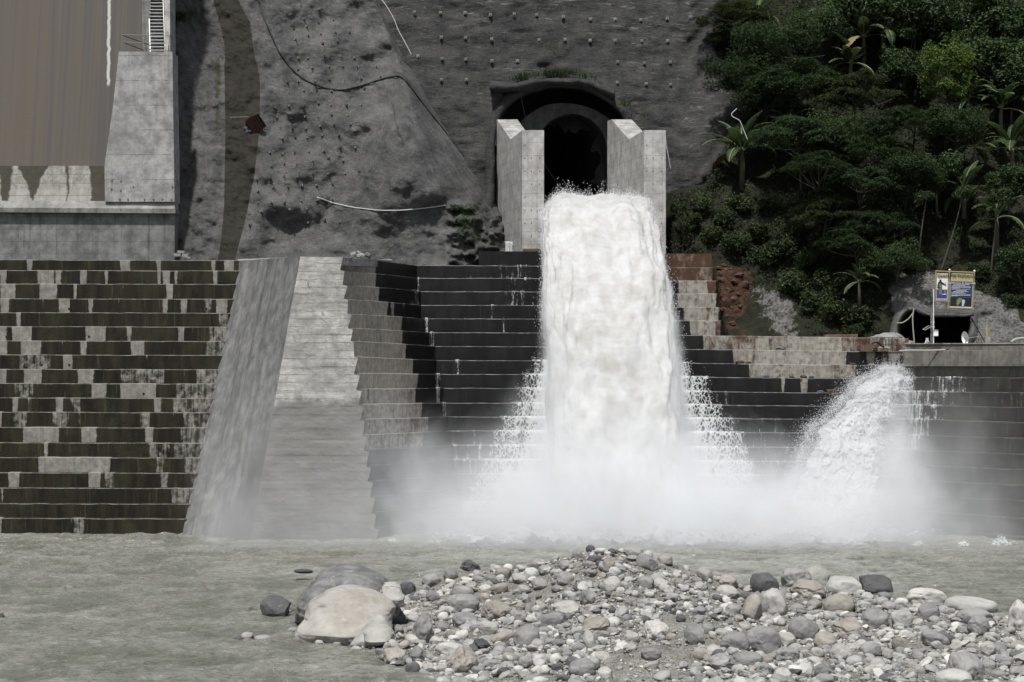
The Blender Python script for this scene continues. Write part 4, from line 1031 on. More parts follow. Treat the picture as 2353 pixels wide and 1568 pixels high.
amp = (.10 + .20 * sst(arc, 9, 24))[:, None]
d = .16 * fbm(np.stack([Xj * .9, (arc[:, None] + 0 * Xj) * .08, (th[:, None] * en[None]) * .9], -1), 4, .6) + amp * (fbm(q * .8, 4, .55) + .25) + .05 * fbm(q * [4.5, 3.2, 4.5], 5, .72) + .03 * np.abs(fbm(q * [3, 2.2, 3], 3))
od = np.stack([ex[None] * .8 + 0 * Xj, ny[:, None] * en[None], nz[:, None] * en[None]], -1)
Vj = Vj + d[..., None] * od
Fj = grid_faces(len(yj), m).tolist()
i = np.arange(len(yj) - 1); Fj = np.concatenate([np.array(Fj), np.stack([i * m + m - 1, (i + 1) * m + m - 1, (i + 1) * m, i * m], -1)])
tag(obj('waterfall', Vj.reshape(-1, 3), Fj, M['white'], None, P(1390, 450, 186), smooth=True), 'huge white water jet bursting out of the tunnel between the two pillars', 'waterfall', None, 'structure')
# ---- curtains on the steps
def curtain(name, mat, spans, lines, label, off=.14, thr=.22):
    """spans: (line index, u0, u1, density at u0, density at u1)"""
    Vs, Fs, ds, n = [], [], [], 0
    for (i, a, b, da, db) in spans:
        L = lines[i]; nc = max(4, int((b - a) / 3)); u = np.linspace(a, b, nc)
        v = itp(u, [(x, y) for x, y, z in L]); Y = itp(u, [(x, z) for x, y, z in L]); p = P(u, v, Y)
        if i + 1 < len(lines):
            B = lines[i + 1]; zb = P(u, itp(u, [(x, y) for x, y, z in B]), itp(u, [(x, z) for x, y, z in B]))[:, 2] - .05
        else: zb = p[:, 2] - 1.3
        rows = [p + [0, .55, .05], p + [0, .1, .08], p + [0, -.05, .06]]
        for t in (.08, .2, .35, .5, .65, .8, .92, 1.0):
            r = p.copy(); r[:, 2] = (p[:, 2] + .03) * (1 - t) + zb * t
            r[:, 1] -= off * (.6 + t ** .5) + thr * t * (.6 + .8 * fbm(np.stack([u * .09, 0 * u + i * 3.3, 0 * u + t], -1), 2))
            rows.append(r)
        V = np.stack(rows); e = np.minimum(1, np.minimum(u - a, b - u) / 6 + .15)
        dn = (da + (db - da) * (u - a) / (b - a)) - .45 * (1 - e) + (.14 if mat == 'streak' else 0)
        tt = np.array([-.1, .05, .10, .08, .04, 0, 0, 0, .05, .10, .15])[:, None]
        Vs.append(V.reshape(-1, 3)); ds.append((dn[None] + tt).ravel()); Fs.append(grid_faces(11, nc) + n); n += V.shape[0] * nc
    o = obj(name, np.concatenate(Vs), np.concatenate(Fs), M[mat], None, Vs[0][0], attrs={'dens': np.concatenate(ds)}, smooth=True)
    return tag(o, label, 'cascade', None, 'structure')
NL = [(7, 1222, 0), (8, 1200, 0), (9, 1184, 0), (10, 1172, 0), (11, 1150, 0), (12, 1132, 0), (13, 1122, 0), (14, 1103, 0), (15, 1090, 0), (16, 1075, 0), (17, 1060, 0)]
sp = []
for i, u, _ in NL:
    mid = u + (1262 - u) * .52
    sp += [(i, u, mid, .16 + .02 * (i - 7), .62 + .02 * (i - 7)), (i, mid, 1275, .64 + .02 * (i - 7), 1.2)]
curtain('cascade', 'web', sp, LC, 'lacy white water tumbling down the dark steps between the buttress and the jet')
NR = [(6, 1548, 0), (7, 1590, 0), (8, 1632, 0), (9, 1640, 0), (10, 1663, 0), (11, 1690, 0), (12, 1715, 0), (13, 1722, 0), (14, 1738, 0), (15, 1750, 0), (16, 1775, 0), (17, 1800, 0)]
sp = []
for i, u, _ in NR:
    mid = 1535 + (u - 1535) * .5
    sp += [(i, 1520, mid, 1.2, .68 + .02 * (i - 6)), (i, mid, u, .66 + .02 * (i - 6), .16 + .015 * (i - 6))]
curtain('cascade', 'web', sp, LC, 'lacy white water tumbling down the dark steps between the jet and the far smaller cascade')
sp = [(0, 1012, 1026, .2, .2), (0, 1075, 1085, .15, .15), (0, 1118, 1215, .0, .26), (1, 955, 966, .3, .3), (1, 1148, 1225, .0, .25), (2, 942, 966, .2, .36), (2, 1135, 1210, .0, .22), (3, 1064, 1076, .36, .36), (3, 1126, 1136, .4, .4), (4, 974, 984, .5, .5), (4, 1153, 1163, .4, .4),
      (5, 988, 998, .5, .5), (6, 993, 999, .3, .3), (7, 1018, 1024, .2, .2), (7, 1044, 1058, .4, .4), (8, 1000, 1012, .5, .5), (8, 1075, 1082, .2, .2), (9, 1001, 1011, .6, .6), (10, 1015, 1026, .5, .5), (11, 1060, 1110, .05, .15), (12, 1030, 1130, .1, .2), (13, 1035, 1122, .2, .3), (14, 1040, 1100, .2, .3), (8, 1630, 1650, .2, .1), (9, 1640, 1690, .1, .1), (10, 1665, 1760, .1, .02), (11, 1690, 1800, .12, .1), (12, 1716, 1830, .16, .16), (13, 1722, 1840, .2, .2), (14, 1740, 1830, .25, .25)]
curtain('trickle', 'streak', sp, LC, 'thin white trickles running over the black steps', .06, .05)
sp = [(1, 2100, 2150, .24, .18), (1, 2150, 2221, .34, .26), (2, 2070, 2205, .56, .16), (3, 2070, 2185, .60, .14), (4, 2060, 2150, .62, .14), (5, 2050, 2120, .7, .25), (6, 2040, 2100, .6, .2), (7, 2030, 2085, .6, .2)]
curtain('trickle', 'streak', sp, LW, 'veil of thin streams over the wing wall steps beside the smaller cascade', .08, .10)
curtain('cascade', 'web', [(1, 2050, 2104, .9, .15), (2, 2020, 2092, .9, .30), (3, 2015, 2090, .9, .34), (4, 2012, 2080, .9, .40), (5, 2012, 2070, .9, .36), (6, 2012, 2064, .9, .3)], LW, 'foaming edge of the smaller cascade on the wing wall steps')
curtain('trickle', 'streak', [(0, 1155, 1180, .5, .5)], [[(1150, 557, 187.0), (1185, 557.5, 187.0)], [(1150, 577, 186.5), (1185, 577, 186.5)]], 'small trickle of water at the foot of the near pillar', .05, .05)
# ---- body of the smaller cascade
nr, nc = 230, 130
v = np.linspace(846, 1246, nr)[:, None]; s = np.linspace(0, 1, nc)[None]
uL = itp(v[:, 0], [(846, 2044), (858, 2018), (870, 1992), (900, 1957), (935, 1930), (960, 1903), (985, 1866), (1040, 1846), (1080, 1832), (1120, 1810), (1246, 1770)])[:, None]
uR = itp(v[:, 0], [(846, 2072), (870, 2100), (900, 2095), (960, 2080), (1030, 2070), (1100, 2058), (1246, 2040)])[:, None]
u = uL + (uR - uL) * s; vv = v + 0 * u
Yw = np.minimum(172.6 - .8 * (vv - 807) / 33 + np.clip(2078 - u, 0, 400) * .004, 175.4 - .85 * (vv - 610) / 31.5)
stp = np.abs(((vv - 868) / 33.2) % 1 - .5) * 2
prof = np.sin(math.pi * np.clip(s, 0.02, .98)) ** .6 + 0 * vv
Yc = Yw - .25 - .95 * prof * sst(vv, 846, 900) - .08 * stp
V = P(u, vv, Yc)
V[..., 1] -= .26 * fbm(V * [.7, .5, .4], 3, .5) + .13 * fbm(V * [2.8, 2, 1.2], 5, .74)
V[..., 2] += .10 * fbm(V * [.8, .5, .8] + 7, 4, .6)
V[..., 0] += .25 * fbm(V * [.6, .5, .6] + 17, 4, .6)
dens = -.30 + 1.50 * sst(s, 0, .16) * (1 - .70 * sst(s, .45, 1.0)) + .3 * sst(vv, 1000, 1150) + 0 * vv
dens = dens - .5 * (1 - sst(vv, 846, 856))
tag(obj('cascade', V.reshape(-1, 3), grid_faces(nr, nc), M['froth'], None, V[0, 0], attrs={'dens': dens.ravel()}, smooth=True), 'smaller white cascade spilling from the channel beside the wing wall', 'cascade', None, 'structure')
# ---- churning foam where the falls strike the river
xs = np.arange(-16, 38, .16); ys = np.arange(147.5, 160, .16); XX, YY = np.meshgrid(xs, ys)
env = itp(XX, [(-16, 0), (-10, .35), (0, .8), (8, 1), (20, .85), (30, .8), (38, .1)]) * sst(YY, 148, 153.5)
pp_ = np.stack([XX, YY, 0 * XX], -1)
Zc = -.12 + env * (.30 + .95 * np.abs(fbm(pp_ * [.30, .42, 1], 4, .58)) + .25 * fbm(pp_ * 1.6, 4, .65))
Vc_ = np.stack([XX + .2 * fbm(pp_ * 1.1 + 5, 3), YY + .2 * fbm(pp_ * 1.1 + 9, 3), Zc], -1)
tag(obj('churning_foam', Vc_.reshape(-1, 3), grid_faces(len(ys), len(xs)), M['froth'], None, Vc_[0, 0], attrs={'dens': (-.75 + 1.5 * env + .5 * fbm(pp_ * [.35, .6, 1] + 3, 3)).ravel()}, smooth=True), 'churning white foam at the foot of the falls', 'foam', None, 'structure')
# ---- flying drops
OCT = np.array([[1, 0, 0], [-1, 0, 0], [0, 1, 0], [0, -1, 0], [0, 0, 1], [0, 0, -1]], float)
OCF = np.array([[0, 2, 4], [2, 1, 4], [1, 3, 4], [3, 0, 4], [2, 0, 5], [1, 2, 5], [3, 1, 5], [0, 3, 5]])
def drops(name, pts, size, stretch, label):
    n = len(pts); st = RNG.uniform(1, stretch, n)
    sc = np.stack([size, size, size * st], -1)
    V = (OCT[None] * sc[:, None, :])
    an = RNG.uniform(-.7, .7, n); c_, s_ = np.cos(an)[:, None], np.sin(an)[:, None]
    V = np.stack([V[..., 0] * c_ + V[..., 2] * s_, V[..., 1], -V[..., 0] * s_ + V[..., 2] * c_], -1) + pts[:, None, :]
    Fc = (OCF[None] + 6 * np.arange(n)[:, None, None]).reshape(-1, 3)
    return tag(obj(name, V.reshape(-1, 3), Fc, M['drop'], None, pts[0]), label, 'spray', None, 'stuff')
n = 30000
ki = (RNG.random(n) ** 1.5 * (len(yj) - 60)).astype(int) + 30
ja = RNG.integers(0, m, n)
out = RNG.exponential(.12, n) * (1 + 1.0 * (ki > 200))
pts = Vj[ki, ja] + od[ki, ja] * out[:, None] + RNG.normal(0, .10, (n, 3))
keep = od[ki, ja][:, 1] * 1 + 0 < .9
pts = pts[keep]
# splashes flung up from the crest
nt = 5200; kt = RNG.integers(40, 110, nt); jt = RNG.integers(int(m * .06), int(m * .44), nt)
pt = Vj[kt, jt] + np.stack([RNG.normal(0, .15, nt), RNG.normal(0, .3, nt), np.abs(fbm(np.stack([Xj[kt, jt] * 1.6, Yj[kt, jt] * .4, 0 * Xj[kt, jt]], -1), 2)) * RNG.random(nt) ** 1.6 * 1.5], -1)
pts = np.concatenate([pts, pt])
drops('spray', pts, RNG.uniform(.008, .026, len(pts)), 3.0, 'white spray flying off the huge water jet')
# spray over the edge of the smaller cascade and off the steps
n = 70000
ri = RNG.integers(0, nr, n); si = (np.where(RNG.random(n) < .5, RNG.beta(.6, 2.2, n), RNG.random(n)) * (nc - 1)).astype(int)
pts = V[ri, si] + np.stack([-RNG.exponential(.34, n) * (si < 40), RNG.normal(-.3, .35, n), RNG.exponential(.22, n)], -1)
drops('spray', pts, RNG.uniform(.007, .022, n), 2.2, 'white spray flying off the smaller cascade')
pp = []
for lst, side in ((NL, -1), (NR, 1)):
    for i, ue, _ in lst:
        L = LC[i]; k = 90
        uu_ = ue + (RNG.beta(1.1, 1.2, k)) * ((1262 if side < 0 else 1530) - ue) - side * -4 * RNG.random(k)
        v_ = itp(uu_, [(a, b) for a, b, c in L]); Y_ = itp(uu_, [(a, c) for a, b, c in L])
        p_ = P(uu_, v_, Y_); p_[:, 1] -= RNG.exponential(.3, k); p_[:, 2] += RNG.exponential(.16, k) - RNG.random(k) * .9 * (RNG.random(k) < .5)
        pp.append(p_)
pts = np.concatenate(pp)
drops('spray', pts, RNG.uniform(.010, .028, len(pts)), 1.8, 'white drops splashing off the dark steps on both sides of the jet')
# small white splashes where the river meets the wing wall
pp = []
for (u_, v_, w_, h_) in ((2300, 1252, 60, 18), (2215, 1250, 34, 8), (2112, 1247, 40, 10), (900, 1241, 70, 6), (1000, 1244, 60, 7), (1960, 1243, 90, 14)):
    k = 500; a = RNG.normal(0, .3, k); p_ = P(u_ + a * w_ * .7, 1255, 152 if u_ > 1500 else 155); p_[:, 2] = np.abs(RNG.normal(0, .5, k)) * h_ * .035 * np.exp(-(a * 2) ** 2); p_[:, 1] += RNG.normal(0, .3, k); pp.append(p_)
pts = np.concatenate(pp); drops('spray', pts, RNG.uniform(.02, .06, len(pts)), 1.5, 'small white splashes along the water line of the walls')
# ---- drifting mist: one even-edged volume near the water, one around the jet
def mist(name, lo, hi, build, label):
    V, Fc = box((np.array(lo) + np.array(hi)) / 2, np.array(hi) - np.array(lo))
    k = NT(name + ' vapour'); dens = build(k)
    vol = k.n('VolumePrincipled', {'Color': (.90, .912, .925, 1), 'Density': dens, 'Anisotropy': 0.0})
    k.done(None, vol.outputs[0])
    return tag(obj(name, V, Fc, k.mat, None, V[0]), label, 'mist', None, 'stuff')
def m1(k):
    s = k.n('SeparateXYZ', {'Vector': k.pos}); x, y, z = s.outputs[0], s.outputs[1], s.outputs[2]
    fx = k.rng(x, -26, 46, 0, 1, False)
    def R(pts): return k.n('SeparateXYZ', {'Vector': k.ramp(fx, [((p + 26) / 72, v) for p, v in pts])}).outputs[0]
    top = k.m('MULTIPLY', R([(-26, .62), (-18, .72), (-9, .62), (-4, .50), (2, .58), (8, .56), (16, .50), (24, .44), (29, .60), (36, .62), (46, .4)]), 18.0)
    D = R([(-24.5, .0), (-22, .05), (-14, .085), (-9, .14), (-4, .22), (1, .34), (9, .46), (17, .40), (24, .36), (29, .30), (33, .10), (39, .045), (45, .02)])
    n1 = k.noise(k.map(k.pos, (.13, .2, .12)), 1.0, 6, .66, 1.0); n2 = k.noise(k.map(k.pos, (.5, .5, .42)), 1.0, 4, .6)
    ztop = k.m('MULTIPLY', top, k.rng(n1, .25, .75, .55, 1.5, False))
    h = k.m('DIVIDE', z, ztop)
    fz = k.m('POWER', k.rng(h, 0, 1, 1, 0, False), 1.7)
    fy = k.m('MULTIPLY', k.rng(y, 146.5, 153, 0, 1), k.rng(y, 171, 173.5, 1, 0))
    nn = k.rng(k.m('ADD', k.m('MULTIPLY', n1, .65), k.m('MULTIPLY', n2, .35)), .34, .64, .08, 1.7, False)
    return k.m('MULTIPLY', k.m('MULTIPLY', k.m('MULTIPLY', D, fz), fy), nn)
mist('mist', (-25, 146, -.4), (45.5, 174, 15), m1, 'white mist drifting over the foot of the falls')
def m2(k):
    s = k.n('SeparateXYZ', {'Vector': k.pos}); x, y, z = s.outputs[0], s.outputs[1], s.outputs[2]
    yc = k.m('SUBTRACT', 186.0, k.m('SQRT', k.m('MAXIMUM', k.m('MULTIPLY', k.m('SUBTRACT', 26.6, z), 26.8), 0.0)))
    xc = k.m('ADD', 7.45, k.m('MULTIPLY', k.m('SUBTRACT', 186.0, yc), .035))
    dx = k.m('MAXIMUM', k.m('SUBTRACT', k.m('ABSOLUTE', k.m('SUBTRACT', x, xc)), 4.75), 0.0)
    dy = k.m('MAXIMUM', k.m('SUBTRACT', k.m('ABSOLUTE', k.m('SUBTRACT', y, yc)), 1.5), 0.0)
    r = k.m('SQRT', k.m('ADD', k.m('MULTIPLY', dx, dx), k.m('MULTIPLY', dy, dy)))
    n1 = k.noise(k.map(k.pos, (.55, .55, .3)), 1.0, 5, .65, .5)
    w = k.rng(z, 25, 3, .45, 2.3, False)
    wn = k.m('MULTIPLY', w, k.rng(n1, .3, .7, .35, 1.5, False))
    f = k.m('POWER', k.rng(k.m('DIVIDE', r, wn), 0, 1, 1, 0, False), 1.6)
    return k.m('MULTIPLY', f, k.rng(z, 26, 10, 1.0, .85, False))
mist('mist', (-1.5, 156, 1), (17, 188, 27), m2, 'fine vapour wrapped around the huge water jet')

def m3(k):
    s = k.n('SeparateXYZ', {'Vector': k.pos}); x, y, z = s.outputs[0], s.outputs[1], s.outputs[2]
    h = k.m('SUBTRACT', 12.9, z)
    xc = k.m('SUBTRACT', 32.2, k.m('MULTIPLY', h, .60)); yc = k.m('SUBTRACT', 169.2, k.m('MULTIPLY', h, .74))
    hw = k.rng(z, 13, 2, .25, 4.6, False)
    dx = k.m('MAXIMUM', k.m('SUBTRACT', k.m('ABSOLUTE', k.m('SUBTRACT', x, xc)), hw), 0.0); dy = k.m('MAXIMUM', k.m('SUBTRACT', k.m('ABSOLUTE', k.m('SUBTRACT', y, yc)), .8), 0.0)
    r = k.m('SQRT', k.m('ADD', k.m('MULTIPLY', dx, dx), k.m('MULTIPLY', dy, dy)))
    n1 = k.noise(k.map(k.pos, (.7, .6, .5)), 1.0, 6, .68, .6)
    wn = k.m('MULTIPLY', k.rng(z, 13, 3, .55, 2.6, False), k.rng(n1, .3, .7, .3, 1.7, False))
    f = k.m('POWER', k.rng(k.m('DIVIDE', r, wn), 0, 1, 1, 0, False), 1.4)
    return k.m('MULTIPLY', k.m('MULTIPLY', f, k.rng(n1, .35, .65, .15, 1.0, False)), k.rng(z, 13.2, 10, .0, .55, False))
mist('mist', (17, 155, .5), (37, 173, 13.5), m3, 'fine vapour around the smaller cascade beside the wing wall')
# ================================================================ gravel bar and stones
_rdg = [(600, 1410, 117), (760, 1400, 119), (850, 1385, 121), (930, 1360, 122), (1060, 1316, 121), (1150, 1308, 119), (1230, 1301, 118), (1330, 1276, 115), (1400, 1268, 114), (1460, 1272, 114), (1530, 1292, 114), (1640, 1324, 114), (1700, 1346, 114), (1850, 1358, 114), (2000, 1372, 113), (2170, 1408, 111), (2353, 1424, 109), (2600, 1440, 107)]
_rp = np.array([P(*q) for q in _rdg])
def gz(x, y):
    x = np.asarray(x, float); y = np.asarray(y, float)
    Yr = np.interp(x, _rp[:, 0], _rp[:, 1]); Zr = np.interp(x, _rp[:, 0], _rp[:, 2])
    zp = np.interp(x, [-12, -3, 3, 8, 16, 32], [.05, .12, .42, .52, .5, .55])
    t = np.clip((Yr - y) / 15.0, 0, 3)
    h = zp + (Zr - zp) * np.exp(-(t * 1.9) ** 1.35)
    h = np.where(y > Yr, Zr - .75 * (y - Yr), h)
    xw = np.interp(y, [70, 89, 92.4, 95.6, 100.4, 105, 110, 116, 122, 126, 140], [-1.5, -3.2, -4.3, -6.0, -8.4, -9.9, -10.2, -8.5, -7.0, -5, 0])
    m = sst(x - xw, -.6, 3.2)
    h = h * m - .75 * (1 - sst(x - xw, -1.5, 1.2))
    h = h + .85 * np.exp(-((x - 6.0) / 2.6) ** 2 - ((y - 91.5) / 2.2) ** 2) + .45 * np.exp(-((x - 1.2) / 1.6) ** 2 - ((y - 90.5) / 1.8) ** 2)
    h = h + 1.22 * np.exp(-((x + 13.2) / 2.6) ** 2 - ((y - 115.6) / 1.5) ** 2)
    h = h + .09 * fbm(np.stack([x * .6, y * .6, 0 * x], -1), 4)
    return np.maximum(h, -1.6)
xs = np.arange(-20, 46, .16); ys = np.arange(72, 124, .16)
XX, YY = np.meshgrid(xs, ys); ZZ = gz(XX, YY) + .05 * fbm(np.stack([XX * 2.6, YY * 2.6, 0 * XX], -1), 3)
tag(obj('gravel_bar', np.stack([XX, YY, ZZ], -1).reshape(-1, 3), grid_faces(len(ys), len(xs)), M['gravel'], None, smooth=True), 'grey gravel bar heaped in the river', None, None, 'structure')
def hit(u, v):
    Y = np.arange(74, 130, .05); p = P(np.full(len(Y), u), np.full(len(Y), v), Y)
    z = gz(p[:, 0], p[:, 1]); z = np.maximum(z, -.05)
    k = np.argmax(p[:, 2] <= z)
    return p[k] if (p[:, 2] <= z).any() else p[-1]
def stone_shape(seed, kind, sub=4):
    V, Fc = ico(sub); r = np.random.default_rng(seed); V = V.copy()
    if kind == 'angular':
        for _ in range(11):
            n = r.normal(size=3); n /= np.linalg.norm(n); d = r.uniform(.55, .82)
            s = V @ n; V = V - np.where(s > d, s - d, 0)[:, None] * n * .94
        V = V * 1.22 + .05 * fbm(V * 3 + seed, 4)[:, None] * V
    elif kind == 'rough':
        for _ in range(5):
            n = r.normal(size=3); n /= np.linalg.norm(n); d = r.uniform(.62, .85); s = V @ n
            V = V - np.where(s > d, s - d, 0)[:, None] * n * .8
        V = V * 1.12 + (.20 * fbm(V * 1.3 + seed, 3) + .06 * fbm(V * 4.5 + seed, 4))[:, None] * V
    elif kind == 'flat':
        V = np.sign(V) * np.abs(V) ** .9 * [1, 1, .8] + (.10 * fbm(V * 1.1 + seed, 2))[:, None] * V
    else:
        p = r.uniform(.78, 1.0); V = np.sign(V) * np.abs(V) ** p
        for _ in range(3):
            n = r.normal(size=3); n /= np.linalg.norm(n); d = r.uniform(.72, .9); s = V @ n
            V = V - np.where(s > d, s - d, 0)[:, None] * n * .65
        V = V * (1 + .16 * fbm(V * .9 + seed, 3) + .02 * fbm(V * 5 + seed, 3))[:, None]
    lo, hi = V.min(0), V.max(0)
    return (V - (lo + hi) / 2) / (hi - lo) , Fc
KIND = {'round': 'rounded', 'angular': 'angular', 'rough': 'craggy', 'flat': 'flat'}
PROT = {k: [stone_shape(11 * j + 3, k) for j in range(4)] for k in KIND}
PMESH = {}
def proto_mesh(kind, j, mat):
    if (kind, j, mat) not in PMESH:
        V, Fc = PROT[kind][j]; PMESH[(kind, j, mat)] = mesh('stone', V, Fc, M[mat], smooth=True)
    return PMESH[(kind, j, mat)]
STONES = []      # (object, u, v, w, kind, mat, label or None)
OCC = []
def put_stone(u, v, w, h, kind, mat, label=None, tilt=0.0, name='stone', j=None, sink=.12):
    g = hit(u, v + h * .38)
    s = g[1] / F; W, Hh = w * s, h * s
    o = bpy.data.objects.new(name, proto_mesh(kind, j if j is not None else RNG.integers(0, 4), mat)); COL.objects.link(o)
    c = P(u, v, g[1] + W * .18)
    o.location = Vector(c); o.scale = (W * 1.02, max(W, Hh) * .85, Hh * (1.06 + sink))
    o.rotation_euler = (RNG.uniform(-.15, .15), math.radians(tilt), RNG.uniform(-.35, .35))
    STONES.append([o, u, v, w, h, kind, mat, label]); OCC.append((u, v, w * .5, h * .5))
    return o
